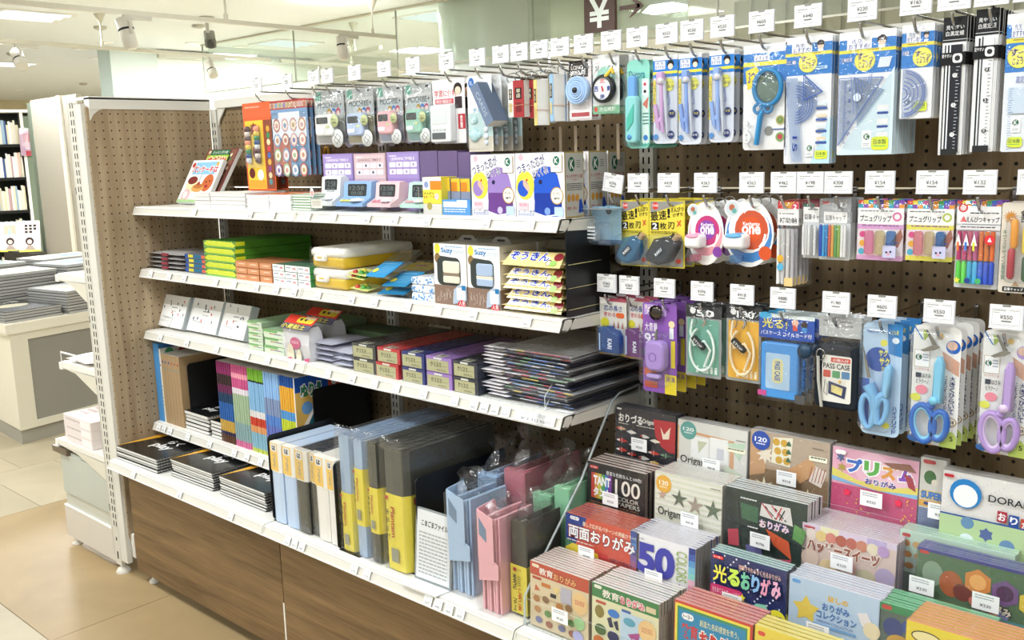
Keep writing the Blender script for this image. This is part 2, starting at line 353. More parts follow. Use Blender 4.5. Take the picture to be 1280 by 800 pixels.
# ceiling tracks with rods
TR = 2.404
def track(x0, y0, x1, y1, label, rods=()):
    t = thing('lighting_track', label, 'lighting track', (x0, y0, TR), 'ceiling lighting tracks')
    d = Vector((x1-x0, y1-y0, 0)); n = Vector((-d.y, d.x, 0)).normalized()*.017
    b = MB('steel_paint'); c = 'c9c4b4'
    vs = [p+Vector((0, 0, z)) for z in (-.01, .022) for p in (-n, n, d+n, d-n)]
    b.add(vs, [(0, 1, 2, 3)[::-1], (4, 5, 6, 7), (0, 1, 5, 4), (1, 2, 6, 5), (2, 3, 7, 6), (3, 0, 4, 7)], c).build('rail', t)
    for r in rods:
        p = d*r; m = MB('steel_paint'); m.tube([p+Vector((0, 0, .02)), p+Vector((0, 0, CEIL-TR))], .008, 8, c); m.tube([p+Vector((0, 0, .01)), p+Vector((0, 0, .06))], .017, 8, c)
        m.lathe([(.05, CEIL-TR), (.045, CEIL-TR-.01), (.012, CEIL-TR-.08)], 12, c, c=tuple(p)); m.build('hanging_rod', t)
track(-3.45, -3, -3.5, 3.9, 'nearer white lighting track hung on rods across the top left', (.07, .4, .76, .965))
track(-5.2, -2, -5.643, 4.06, 'second white lighting track, lower in view behind the first', (.1, .7))
track(-5.653, 4.19, -5.8, 6.2, 'continuation of the second track beyond the hanging glass', (.5,))
p, q = at(400, 77, Z=TR), at(476, 60, Z=TR); track(p.x, p.y, q.x, q.y, 'short far track crossing behind the hanging glass', (.6,))
def spot(x, y, tr, aim, label, s=1.0, e=8):     # hanging point in pixels on a track, aim = direction of the head
    p = at(x, y, Z=TR-.012); p.x = -3.45-.05*(p.y+3)/6.9 if tr == 1 else -5.2-.6*(p.y+2)/8.2; p.z = TR-.0095; t = thing('track_spotlight', label, 'spotlight', p, 'track spotlights')
    MB('steel_paint').box(-.018*s, -.02, -.028, .018*s, .17*s, 0, 'bdb8aa').build('adapter', t)
    a = Vector(aim).normalized(); c = Vector((0, 0, -.12*s)); R = a.to_track_quat('Z', 'Y').to_matrix().to_4x4()
    MB('steel_paint').tube([(0, 0, -.02), (0.05*s, 0.0, -.06*s), (.055*s, 0, -.12*s), c+Vector((.03*s, 0, 0))], .011*s, 6, 'bdb8aa').build('bracket', t)
    m = MB('steel_paint'); m.T = Matrix.Translation(c) @ R
    m.lathe([(.03*s, -.10*s), (.047*s, -.085*s), (.05*s, -.0*s), (.05*s, .1*s), (.044*s, .1*s)], 20, 'bcb7ab'); m.build('head', t)
    m = MB('matte'); m.T = Matrix.Translation(c) @ R; m.lathe([(.0505*s, .02*s), (.0508*s, .028*s), (.0505*s, .034*s)], 20, '2a2826').build('black_ring', t)
    m = MB('lamp_white'); m.T = Matrix.Translation(c) @ R; m.lathe([(.043*s, .098*s), (0, .097*s)], 20, 'fff').build('lens', t)
    l = bpy.data.lights.new('spot', 'SPOT'); l.energy = e; l.spot_size = 2.5; l.spot_blend = 1; l.shadow_soft_size = .05; lo = bpy.data.objects.new('spot_light', l); COL.objects.link(lo); lo.parent = t; lo.location = c+a*.12*s; lo.rotation_euler = (-a).to_track_quat('Z', 'Y').to_euler()
spot(33, 52, 2, (.75, -.1, -.7), 'white spotlight tilted down right on the second track at the left')
spot(161, 18, 1, (-.22, -.1, .95), 'largest white spotlight, pointing up, on the nearer track', 1.05, 50)
spot(274, 70, 2, (.6, -.1, -.8), 'small white spotlight on the second track above the bright wall', .9)
spot(412, 46, 1, (-.15, .1, .95), 'white spotlight pointing up left of the hanging glass joint', .95, 50)
spot(425, 78, 2, (-.1, -.2, -.9), 'faint white spotlight pointing down behind the upright one', .85)
def spot_at(x, y, aim, label, e): q = px((x, y, TR-.012)); spot(q[0], q[1], 1, aim, label, 1, e)  # up-facing spots added out of view to brighten the ceiling
spot_at(-3.45, -1.6, (0, .1, .95), 'spotlight pointing up on the nearer track, left of the picture', 140); spot_at(-5.25, -.6, (0, .1, .95), 'spotlight pointing up on the second track, left of the picture', 70)
# grey camera on the ceiling
p = at(258, 21, Z=CEIL); t = thing('security_camera', 'grey security camera hanging from the ceiling between two spotlights', 'camera', p)
MB('steel_paint').lathe([(.07, 0), (.07, -.012), (.02, -.02)], 16, 'a9a79e').build('ceiling_plate', t)
MB('steel_paint').tube([(0, 0, -.01), (0, 0, -.14)], .017, 8, 'b7b4a9').build('stem', t)
m = MB('plastic'); R = Vector((.8, -.45, -.42)).normalized().to_track_quat('Z', 'Y').to_matrix().to_4x4(); m.T = Matrix.Translation((-.02, .03, -.2)) @ R
m.ext(rr(-.05, -.045, .05, .045, .02), -.14, .1, 2, '76766c'); m.build('body', t)
m = MB('plastic'); m.T = Matrix.Translation((-.02, .03, -.2)) @ R; m.lathe([(.035, .1), (.035, .15), (.028, .155), (0, .145)], 16, '3c3d3a'); m.build('lens', t)
# hanging glass smoke screens
gx = [-10.4, -7.05, -5.3, -3.73, -2.1, -.45, 1.2, 2.9]; GY = 4.12
for i in range(1, 7):
    t = thing('smoke_screen', 'clear hanging glass smoke panel under the ceiling, %s' % ['leftmost at the corner', 'left of the upper middle', 'second from the corner', 'beside the pillar', 'behind the yen sign', 'at the right edge'][i-1], 'glass panel', ((gx[i]+gx[i+1])/2, GY, 2.16), 'hanging glass smoke panels')
    w = (gx[i+1]-gx[i])/2; MB('glass').add([(-w+.004, 0, .012), (w-.004, 0, .012), (w-.004, 0, CEIL-2.165), (-w+.004, 0, CEIL-2.165)], [(0, 1, 2, 3)], 'fff').build('pane', t)
    MB('steel_paint').box(-w+.004, -.006, 0, w-.004, .006, .014, 'b9b7a8').build('bottom_rail', t)
    MB('steel_paint').box(-w+.002, -.006, 0, -w+.014, .006, CEIL-2.165, '8d8c80').build('joint', t)
    MB('steel_paint').box(-w+.004, -.02, CEIL-2.18, w-.004, .02, CEIL-2.162, 'c4bfae').build('top_rail', t)
t = thing('smoke_screen', 'clear glass smoke panel running away from the corner above the bright wall', 'glass panel', (-7.06, 5.6, 2.16), 'hanging glass smoke panels')
MB('glass').add([(0, -1.4, .012), (0, 1.45, .012), (0, 1.45, CEIL-2.165), (0, -1.4, CEIL-2.165)], [(0, 1, 2, 3)], 'fff').build('pane', t); MB('steel_paint').box(-.006, -1.4, 0, .006, 1.45, .014, 'b9b7a8').build('bottom_rail', t)
# soffit, pillars, wall patches in the distance
WX = -7.7
y0, y1, y2 = at(137, 66, X=WX).y, at(196, 66, X=WX).y, at(392, 66, X=WX).y
struct(MB('matte').box(WX-.3, y0, 0, WX, y1, CEIL, ['c9d8d4', 'dde7e4', 'dde7e4', 'dde7e4', 'fff', 'fff']).build('wall_pillar'))
struct(MB('matte').box(WX-.7, y1, 0, WX-.03, y2, CEIL, 'f0f3f1').build('wall_white'))
struct(MB('steel_paint').box(WX-.03, y1, CEIL-.1, WX+.05, y2, CEIL-.04, 'cfcdbf').build('trim_1'))
CY = 4.62; xa, xb = at(548, 40, Y=CY).x, at(680, 40, Y=CY).x; xc_ = at(614, 40, Y=CY).x; r = .5
m = MB('gloss'); struct(m.lathe([(r, 0), (r, CEIL)], 40, 'e4eeec', c=(xc_, CY+.05, 0)).build('wall_column_reflection'))  # solid column standing in for a reflection in the hanging glass
for k in range(26):      # ribbed wall behind the glass
    x = -1.55+.17*k; 
    if k == 0: rw = MB('matte').box(-1.6, 6.4, 1.9, 3.2, 6.5, CEIL, 'c2c3b4'); struct(rw.build('wall_ribbed')); rw = bpy.data.objects['wall_ribbed']
    MB('matte').box(x, 6.38, 1.9, x+.13, 6.4, CEIL, 'cacbbc').build('slat', rw)
# sign with the yen mark and arrow, on a glass header
p = at(749, 20, Y=3.9); t = thing('cashier_sign', 'dark brown hanging sign with a white ¥ mark and an arrow beside it', 'sign', (p.x, 3.9, p.z))
a = at(729.5, 43, Y=3.9); b = at(767.5, 43, Y=3.9); w = (b.x-a.x); hb = a.z-p.z
MB('plastic').box(-w/2, 0, hb, w/2, .03, hb+w*1.15, '4a332a').art(-w/2, hb+w*1.15, w, w*1.15, [('t', .14, .2, .86, .9, 'e9f2f0', '¥', .015)], mat='gloss').build('panel', t)
m = MB('plastic'); s = w/38; ax = 45*s; m.box(ax-20*s+0, 0, hb+18*s, ax+4*s+8*s-8*s, .012, hb+22*s, '4a332a')
m.ext([(ax-6*s+0, hb+11*s), (ax+8*s, hb+20*s), (ax-6*s, hb+29*s+1*s), (ax-1*s-8*s, hb+30*s), (ax+1*s, hb+20*s), (ax-9*s, hb+10*s)], 0, .012, 1, '4a332a'); m.build('arrow', t)
MB('glass').box(-w*2.6, .035, hb-3*s, w*2.6, .045, hb+60*s, 'fff').build('backing_glass', t)
MB('steel_paint').tube([(-w*2.4, .04, hb+55*s), (-w*2.4, .04, CEIL-p.z)], .006, 6, 'b9b7a8').tube([(w*2.4, .04, hb+55*s), (w*2.4, .04, CEIL-p.z)], .006, 6, 'b9b7a8').build('hanging_rods', t)
# =============== THE GONDOLA ===============
W_ = .8983; STEEL = 'dcdad0'
PH = 1.558      # peg wall height
def bay(i, x0, x1, lab):
    t = thing('pegboard', lab, 'pegboard', ((x0+x1)/2, 0, 0), 'brown pegboard back panels of the shelving')
    for z0, z1 in ((.05, .30), (.302, .78), (.782, 1.262), (1.264, PH)):
        m = MB('pegwood'); m.box(x0+.03-(x0+x1)/2, 0, z0, x1-.03-(x0+x1)/2, .018, z1); o = m.build('board', t)
    return t
MT['pegwood'].node_tree.nodes
# the drilled pattern is laid out in world coordinates, so boards carry it through object coordinates of their own
B = [0, W_, 2*W_, 3*W_]
for i, l in enumerate(('brown pegboard behind the left bay of shelves', 'brown pegboard behind the middle bay of shelves', 'brown pegboard behind the hanging packs and paper rack at right')):
    t = thing('pegboard', l, 'pegboard', (0, 0, 0), 'brown pegboard back panels')
    for z0, z1 in ((.05, .298), (.302, .774), (.778, 1.292), (1.296, PH)):
        MB('pegwood').box(B[i]+(.022 if i else .036), 0, z0, B[i+1]-.022, .018, z1).build('board', t)
def upright(x, lab, ztop=1.5585):
    t = thing('upright_post', lab, 'post', (x, 0, 0), 'slotted white posts of the shelving')
    m = MB('steel_paint'); m.box(-.018, -.0125, .03, .018, .04, ztop, STEEL)
    m.lathe([(.022, 0), (.022, .006), (.008, .014), (.008, .03)], 12, STEEL); m.build('post', t)
    s = MB('matte'); z = .18
    while z < ztop-.03: s.box(-.0095, -.0130, z-.0075, -.0055, -.0122, z+.0075, '171614'); s.box(.0055, -.0130, z-.0075, .0095, -.0122, z+.0075, '171614'); z += .025
    o = s.build('slots', t); o['kind'] = 'stuff'
for i, l in enumerate(('slotted white back post in the left corner of the shelving', 'slotted white back post between the left and middle shelf bays', 'slotted white back post left of the hanging packs', 'slotted white back post beyond the right picture edge')): upright(B[i] if i else .016, l)
t = thing('top_rail', 'white steel top rail along the shelving back', 'rail', (0, 0, 0)); MB('steel_paint').box(.03, -.014, 1.56, 3.4, .03, 1.588, STEEL).build('rail', t)
MB('steel_paint').ext([(.04, 1.56), (.09, 1.56), (.05, 1.52), (.04, 1.50)], -.01, -.006, 1, STEEL).build('gusset', t)
MB('plinthwood').box(.03, -.02, 1.535, .2, -.015, 1.56, 'fff', 'matte') if 0 else None
t = thing('pegboard', 'right of the hanging packs, brown pegboard mostly outside the picture', 'pegboard', (0, 0, 0), 'brown pegboard back panels')
for z0, z1 in ((.302, .774), (.778, 1.292), (1.296, PH)): MB('pegwood').box(B[3]+.022, 0, z0, B[3]+.7, .018, z1).build('board', t)
# left side wall of the unit
SX = -.005
t = thing('side_panel', 'tall brown pegboard side panel with a white slotted front post at the left end', 'side panel', (SX, -.45, 0))
def wpart(m, name): o = m.build(name, t); o.matrix_parent_inverse = Matrix.Translation((-SX, .45, 0)); return o
wpart(MB('pegwood_side').box(SX-.012, -.44, .14, SX, -.012, 1.56), 'board')
m = MB('steel_paint'); m.box(SX-.03, -.43, 1.555, SX+.006, -.012, 1.59, 'e9e7df'); m.box(SX-.095, -.43, 1.585, SX+.006, -.012, 1.594, 'f1efe8'); wpart(m, 'top_rail')
m = MB('steel_paint'); m.ext([(-.43, 1.556), (-.385, 1.556), (-.402, 1.55), (-.418, 1.538), (-.43, 1.52)], SX, SX+.004, 0, 'dedcd2'); wpart(m, 'gusset')
m = MB('steel_paint'); m.box(-.098, -.4535, .03, -.058, -.44, 1.575, 'd6d3c8'); m.box(-.11, -.453, .06, -.098, -.42, 1.572, 'c6c3b8'); m.box(-.058, -.452, .05, SX-.008, -.435, 1.57, 'dddbd2')
m.lathe([(.024, 0), (.024, .005), (.017, .016), (.008, .02), (.008, .03)], 16, 'dcd9ce', c=(-.078, -.44, 0))
wpart(m, 'front_post')
s = MB('matte'); z = .18
for k in range(54):
    for dx in (-.009, .008): s.box(-.078+dx-.0022+.004, -.4542, z-.0085, -.078+dx+.0022+.004, -.4533, z+.0085, '161513')
    z += .0262*53/53
s.box(-.08, -.4542, .118, -.074, -.4533, .13, '161513'); s.box(-.082, -.4542, .052, -.075, -.4533, .078, '161513')
for zz in (1.29, .87, .66, .22): s.box(-.1065, -.4537, zz, -.1035, -.4529, zz+.022, '161513')
o = wpart(s, 'slots'); o['kind'] = 'stuff'
m = MB('steel_paint'); m.ext([(-.438, .155), (-.438, .075), (-.425, .07), (-.395, .165)], SX+.006, SX+.026, 0, 'dedbd0'); wpart(m, 'foot_bracket')
m = MB('steel_paint'); m.box(-.5, -.448, .03, -.11, -.41, .145, 'd9d3c8'); m.box(-.5, -.449, .145, -.11, -.408, .15, 'efeee9'); wpart(m, 'base_box')
m = MB('steel_paint'); m.lathe([(.02, 0), (.02, .006), (.008, .014), (.008, .03)], 12, 'dcd9ce', c=(-.46, -.43, 0)); wpart(m, 'foot')
# plinth boards under the base shelf
for i, (x0, x1) in enumerate(((.034, 2*W_*.5-.002), (W_+.002, 2*W_+.3), (2*W_+.304, 3.3))):
    t = thing('plinth_board', ['brown wood kick board under the left base shelf', 'brown wood kick board under the middle base shelf', 'brown wood kick board at the lower right'][i], 'plinth', ((x0+x1)/2, -.43, .03), 'brown wood kick boards')
    w = (x1-x0)/2; MB('plinthwood').box(-w, -.012, .012, w, .008, .365).build('board', t)
    MB('steel_paint').lathe([(.018, -.03), (.018, -.024), (.008, -.016), (.008, .012)], 12, 'dcd9ce', c=(-w+.05, .02, 0)).build('foot', t)
tag(MB('steel_paint').box(-.003, -.4435, .031, .003, -.4425, .19, 'efece2').build('joint_strip', None, (W_, 0, 0)), 'thin white strip covering the lower joint between two kick boards', 'strip')
# shelves
def shelf(name, x0, x1, ztop, yf, lab, lipmat='d3d0c6', riseL=True):
    """pressed steel shelf with a slanted price rail; yf = y of the lower lip edge"""
    t = thing(name, lab, 'shelf', ((x0+x1)/2, 0, ztop), 'white steel shelves')
    w = (x1-x0)/2-.0015; yt = yf+.011; hb = -.0255
    m = MB('steel_paint'); m.box(-w, yt+.022, -.003, w, -.016, 0, 'e9e8e2'); m.box(-w, yt, -.0015, w, yt+.022, .0012, 'f2f1ec')
    m.ext([(yt+.028, -.0015), (yt+.024, -.024), (-.15, -.03), (-.02, -.038), (-.02, -.0015)], -w, -w+.003, 0, 'd9d6cb')
    m.ext([(yt+.028, -.0015), (yt+.024, -.024), (-.15, -.03), (-.02, -.038), (-.02, -.0015)], w-.003, w, 0, 'dcd9ce'); m.build('deck', t)
    m = MB('steel_paint')       # price rail: slanted channel
    m.ext([(yt, .001), (yt-.0015, -.002), (yf-.001, hb+.003), (yf, hb), (yf+.02, hb-.001), (yf+.022, hb+.002), (yf+.002+.002, hb+.004), (yt+.003, -.003), (yt+.004, .001)], -w, w, 0, lipmat)
    m.ext([(yt-.0022, -.0012), (yt-.0042, -.0020), (yt-.0046, -.0045), (yt-.0026, -.004)], -w, w, 0, 'f6f5f1')
    m.ext([(yf-.003, hb+.0045), (yf-.0045, hb+.003), (yf-.0035, hb), (yf, hb)], -w, w, 0, 'f6f5f1')
    m.ext([(yt-.006, -.001), (yf-.0045, hb), (yf+.024, hb), (yt+.036, -.003), (yt+.036, .0008), (yt, .001)], -w, -w+.0025, 0, 'e3e1d8')
    m.ext([(yt-.006, -.001), (yf-.0045, hb), (yf+.024, hb), (yt+.036, -.003), (yt+.036, .0008), (yt, .001)], w-.0025, w, 0, 'e3e1d8')
    m.build('price_rail', t); return t
Z1, Z2, Z3, Z4, Z5 = 1.2445, 1.0395, .8345, .5205, .4285
YF = {Z1: -.3233, Z2: -.3206, Z3: -.3255, Z4: -.3255, Z5: -.4927}
for nm, z in (('top', Z1), ('second', Z2), ('third', Z3)):
    shelf('shelf', 0.004, W_, z, YF[z], 'white steel shelf, %s level, left bay' % nm); shelf('shelf', W_, 2*W_, z, YF[z], 'white steel shelf, %s level, middle bay' % nm)
shelf('shelf', 0.004, W_-.02, Z4, YF[Z4], 'short white shelf low in the left bay under the colouring books')
shelf('base_shelf', 0.004, W_, Z5, YF[Z5], 'deep white base shelf in the left bay'); shelf('base_shelf', W_, 2*W_, Z5, YF[Z5], 'deep white base shelf in the middle bay'); shelf('base_shelf', 2*W_, 3*W_, Z5, YF[Z5], 'deep white base shelf under the clear paper rack'); shelf('base_shelf', 3*W_, 3.3, Z5, YF[Z5], 'deep white base shelf past the right edge')
# small price tickets clipped in the shelf rails: (pixel x, pixel y of the centre)
def ticket(x, y, z, lab, wpx=.0245, grp=None):
    yt = YF[z]+.011; p = at(x, y, Y=YF[z]+.004)
    t = thing('price_ticket', lab, 'price tag', (p.x, yt-.007, z-.002), grp, (math.atan2(-.011, .0255)*1.0, 0, 0))
    w = wpx/2; m = MB('paper'); m.box(-w, -.0012, -.0215, w, 0, .002, 'f7f7f5'); m.art(-w, .002, wpx, .0235, [('x', .12, .14, .85, .45, 2, 'b9bcc2'), ('t', .2, .55, .8, .85, '8d9096', '¥%d' % random.choice((330, 440, 550, 165, 605, 880)), 0)], -.0012); m.build('ticket_card', t)
def tickets(z, row, bayname, pts, **k):
    for i, (x, y) in enumerate(pts): ticket(x, y, z, 'small white price ticket on the %s rail, number %s from the left' % (row, ORD2[i]), grp='price tickets on the %s rail' % row, **k)

tickets(Z1, 'top shelf', '', [(244, 267), (314, 268), (342, 269), (386, 268), (418, 269), (460, 269), (495, 272), (535.5, 273), (609, 275), (664, 277)])
tickets(Z2, 'second shelf', '', [(190, 345), (213, 348), (232, 350), (271, 353), (294, 356), (322, 359), (347, 363), (369, 366), (399, 369), (441, 374.5), (470, 380), (511, 384), (549, 390), (593, 395), (660, 403)])
tickets(Z3, 'third shelf', '', [(202, 423), (235, 430), (272, 437), (310, 445), (336, 451), (366, 457), (411.5, 467), (442, 474), (470, 480.5), (497, 486), (531, 493), (570, 502), (594, 507), (607, 509.5), (620, 512.5), (634, 515.5)])
tickets(Z4, 'short shelf', '', [(200, 533), (206, 535), (214, 537.5), (236, 544), (263, 553), (294, 563), (310, 570), (327, 576)])
tickets(Z5, 'base shelf', '', [(168, 593), (226, 619), (290, 646), (361, 675), (370, 680), (379, 685), (444.5, 713), (460.5, 721), (537, 752.5), (549.5, 758), (563, 764), (577, 770)])
for x, y, w in ((664, 524, .085), (684, 530, .05)): ticket(x, y, Z3, 'wide white price strip with small print on the third shelf end, %s' % ('left one' if w > .06 else 'right one'), wpx=w)
# =============== PEG HOOKS WITH PRICE CARDS ===============
def hook(x, z, price, lab, L=.2, tilt=0, off=0):
    """hook on the peg wall; the card stands on the upper wire, z = bottom of the card"""
    t = thing('peg_hook', lab, 'hook', (x, -.2, z), 'chrome peg hooks with white price cards')
    m = MB('chrome'); m.box(-.0035, .193, -.042, .0035, .199, .002, 'ccc'); m.build('wall_plate', t)
    m = MB('chrome'); m.tube([(0, .195, -.002), (0, .012, -.002), (0, .004, .002)], .0021, 6, 'bbb'); m.build('card_wire', t)
    m = MB('chrome'); m.tube([(0, .195, -.034), (0, .02, -.030), (0, .006, -.026), (0, -.004, -.014), (0, -.008, -.006)], .0026, 6, 'bbb'); m.build('prong', t)
    m = MB('paper'); T = Matrix.Rotation(tilt, 4, 'Y'); m.T = T
    m.box(-.0244, -.001, 0, .0244, .001, .036, 'f4f4f4'); a = [('r', .0, .93, 1, 1, 'dcdce0'), ('r', 0, 0, .03, 1, 'e2e3ea'), ('r', .97, 0, 1, 1, 'd6d8e2'),
      ('r', .08, .14, .9, .15, 'b5b9c6'), ('r', .08, .14, .09, .86, 'b5b9c6'), ('r', .9, .14, .91, .86, 'b5b9c6'), ('r', .08, .85, .9, .865, 'a9aec0'),
      ('x', .12, .2, .5, .27, 1, '8d8f96'), ('x', .6, .2, .88, .25, 1, '8d8f96'), ('x', .12, .31, .3, .36, 1, '6d6f76'),
      ('t', .32, .42, .69, .6, '55565c', price, 0), ('r', .36, .67, .66, .71, '6b6c72')]
    m.art(-.0244, .036, .0488, .036, a, -.001); m.build('price_card', t)
    m = MB('plastic'); m.T = T; m.box(-.0248, .0012, -.001, .0248, .002, .0365, 'dfe0e0'); m.box(-.0248, -.0022, -.0012, .0248, .002, .0006, 'e8e8ea'); m.box(-.006, -.0015, .0335, .006, .0022, .0372, '8f8f8a'); m.build('card_holder', t)
    return t
TOPZ, MIDZ, LOWZ = 1.578, 1.2955, 1.087
top = [(321, '¥330', 'above the orange pack'), (358.5, '¥462', 'above the round sticker sheet'), (392, '¥1,320', 'leftmost of the timer hooks'), (409, '¥1,320', 'between the white and blue timers'), (443, '¥1,320', 'above the blue timer'),
  (480, '¥1,320', 'above the pink timer'), (516, '¥1,320', 'above the mint timer'), (558, '¥1,408', 'above the white square timer'), (596.5, '¥1,100', 'above the mint stone card'), (626, '¥220', 'above the tilted grey box'),
  (649, '¥440', 'above the red word cards'), (674, '¥198', 'above the yellow word cards'), (700, '¥264', 'above the blue word cards'), (729.5, '¥1,056', 'above the tape measure'), (764, '¥517', 'above the round toy compass'),
  (796.5, '¥495', 'above the mint pen case'), (833.5, '¥550', 'above the pink drawing compass'), (865, '¥550', 'above the left blue drawing compass'), (903, '¥550', 'above the right blue drawing compass'), (952, '¥605', 'above the magnifier pack'),
  (1010, '¥440', 'above the triangle and protractor pack'), (1078, '¥220', 'above the large set square pack'), (1145, '¥165', 'above the protractor pack'), (1193, '¥385', 'above the black ruler'), (1240, '¥385', 'above the white ruler'), (1290, '¥165', 'at the right edge above the blue ruler')]
HX = {}
def xof(x, y, Y, z):     # world x at which the plane Y, height z is seen in column x
    a, b = -2., 5.
    for _ in range(40):
        m = (a+b)/2
        if px((m, Y, z))[0] < x: a = m
        else: b = m
    return a
for x, pr, l in top: X = xof(x, 60, -.2, TOPZ+.018); HX[x] = X; hook(X, TOPZ, pr, 'peg hook with %s price card %s' % (pr, l))
mid = [(765, '¥396', 'tilted, above the clear cube', .16), (797.5, '¥418', 'above the left yellow sharpener'), (835.5, '¥418', 'above the right yellow sharpener'), (882, '¥363', 'above the pink punch card'), (939.5, '¥363', 'above the orange punch card'), (979.5, '¥462', 'above the pencil extenders'),
  (1013, '¥198', 'above the narrow pencil caps'), (1048, '¥308', 'above the grey pencil caps'), (1100, '¥154', 'above the left grip pack'), (1165, '¥154', 'above the right grip pack'), (1225, '¥132', 'above the rainbow pencil caps'), (1294, '¥495', 'above the orange pencil pack')]
for q in mid: X = xof(q[0], 228, -.2, MIDZ+.018); HX[q[0]] = X; hook(X, MIDZ, q[1], 'middle row hook with %s price card %s' % (q[1], q[2]), tilt=q[3] if len(q) > 3 else 0)
low = [(758.5, '¥363', 'at the far left over the blue sharpener'), (786.5, '¥363', 'over the purple sharpener'), (830.5, '¥1,320', 'over the purple alarm'), (877.5, '¥396', 'over the green coil cord'), (927.5, '¥418', 'over the yellow coil cord'), (978.5, '¥880', 'over the blue pass case'),
  (1045, '¥1,980', 'over the black pass case'), (1102.5, '¥605', 'over the light blue scissors'), (1174, '¥550', 'over the dark blue scissors'), (1258, '¥550', 'over the purple scissors')]
for x, pr, l in low: X = xof(x, 365, -.2, LOWZ+.018); HX[x] = X; hook(X, LOWZ, pr, 'lower row hook with %s price card %s' % (pr, l))
# =============== HANGING PACKS ===============
HY = -.186
def pack(name, lab, cat, b, Y=HY, group=None, rz=0):
    cx, zb, w, h = fb(*b, Y); return thing(name, lab, cat, (cx, Y, zb), group, (0, 0, rz)), w, h
def outline(w, h, r=.004, hole=False, shape=None): return rr(-w/2, 0, w/2, h, r, 3)
def card(t, w, h, col, ops, r=.003, th=.0008, mat='paper', name='card', pts=None, back='c9c9c4', y=0):
    m = MB(mat); m.ext(pts or rr(-w/2, 0, w/2, h, r, 3), y, y+th, 1, [back if False else col][0]); m.art(-w/2, h, w, h, ops, y); return m.build(name, t)
def blister(t, x0, z0, x1, z1, d, r=.01, name='blister', mat='blister'):
    m = MB(mat); m.pill(rr(x0, z0, x1, z1, r, 3), -d, -.0015, min(.004, d*.5), 'fff'); return m.build(name, t)
def bag(t, w, h, d=.006, name='clear_bag', z0=0, top=0, seed=0, mat='film', nx=9, nz=12, back=False, parentmb=None):
    rnd = random.Random(seed+int(w*1e5)); vs = []; fs = []
    for s in ((-1, 1) if back else (-1,)):
        o = len(vs)
        for j in range(nz+1):
            for i in range(nx+1):
                u, v = i/nx, j/nz; b = (1-abs(2*u-1)**3)*(1-abs(2*v-1)**4)
                vs.append(((u-.5)*w, s*(d*b*(.75+.25*rnd.random())+.0008), z0+v*h+(0 if 0 < j < nz else rnd.uniform(-.001, .001))))
        for j in range(nz):
            for i in range(nx): a = o+j*(nx+1)+i; fs.append((a, a+1, a+nx+2, a+nx+1) if s < 0 else (a, a+nx+1, a+nx+2, a+1))
    return MB(mat).add(vs, fs, 'fff', None, True).build(name, t)
def stack(t, n, dy, base=None, dx=.0004, jit=.0012):
    base = base or t['label']; g = t.get('group') or base
    if n > 1: t['group'] = g; t['label'] = base + ', frontmost on its hook'
    out = [t]
    for k in range(1, n):
        out.append(dup(t, (t.location.x+random.uniform(-jit, jit)+dx*k, t.location.y+dy*k, t.location.z+random.uniform(-.0005, .0005)), base + ', %s from the front' % ORD[k]))
    return out
# ---- drawing sets ----
BL, YE, NV = '2f7fd0', 'f6e34a', '1b3f9a'
def teacher(hd, sub, right=None):   # the blue header with a schoolchild and the yellow strip; hd = share of the card height
    return [('r', 0, 0, 1, .055*hd/.3, 'f2f4f6'), ('r', 0, .055*hd/.3, 1, hd, BL), ('r', 0, hd*.42, 1, hd*.5, YE), ('r', .14, hd*.17, .58, hd*.41, 'f6f8fb'),
      ('t', .22, hd*.18, .42, hd*.28, NV, '先生', .01), ('t', .17, hd*.29, .55, hd*.4, NV, 'おすすめ!', .012), ('c', .76, hd*.24, .085, '25232b'), ('c', .76, hd*.29, .066, 'f5d9c4'), ('r', .69, hd*.215, .83, hd*.255, '25232b'),
      ('c', .735, hd*.285, .007, '222'), ('c', .785, hd*.285, .007, '222'), ('r', .7, hd*.36, .82, hd*.42, 'e8f0fa'), ('x', .2, hd*.44, .78, hd*.48, 1, '8a7a2a'),
      ('t', .04, hd*.6, .24, hd*.7, 'fff', sub, .01, NV)]
def badge(u, v, r, ws=1.0): return [('c', u, v, r, 'e9e04e'), ('c', u, v, r*.93, 'f7f06a'), ('t', u-r*.8, v-r*.62*ws, u-r*.1, v-r*.05*ws, '3a2d86', 'す', .02), ('t', u-r*.2, v-r*.4*ws, u+r*.85, v+r*.1*ws, '3a2d86', 'ごっ', .02), ('t', u-r*.55, v+r*.05*ws, u+r*.7, v+r*.6*ws, '3a2d86', 'じょうぎ', .015)]
KM = lambda u, v, s, k=1: [('R', u-s, v-s*1.4*k, u+s, v+s*1.5*k, .1, 'fff'), ('c', u, v-s*.35*k, s*.72, '1d6a50'), ('t', u-s*.38, v-s*.78*k, u+s*.42, v+s*.08*k, 'fff', 'K', .01), ('x', u-s*.7, v+s*.75*k, u+s*.7, v+s*1.3*k, 2, '9ab')]
JP = lambda u, v, s, k=1: [('R', u-s*1.5, v-s*.9*k, u+s*1.5, v+s*.9*k, .25, 'd9e63e'), ('t', u-s*1.1, v-s*.55*k, u+s*1.1, v+s*.15*k, '2a5f3a', '日本製', .01), ('x', u-s*1.1, v+s*.3*k, u+s*1.1, v+s*.6*k, 1, '5a7')]
def grad(u0, v0, u1, v1, n, col, ln, wd=.011, horiz=False):
    return [('l', [(u0+(u1-u0)*i/n, v0), (u0+(u1-u0)*i/n, v0+ln*(1.6 if i % 5 == 0 else 1))], wd, col) for i in range(n+1)] if horiz else [('l', [(u0, v0+(v1-v0)*i/n), (u0+ln*(1.6 if i % 5 == 0 else 1), v0+(v1-v0)*i/n)], wd, col) for i in range(n+1)]
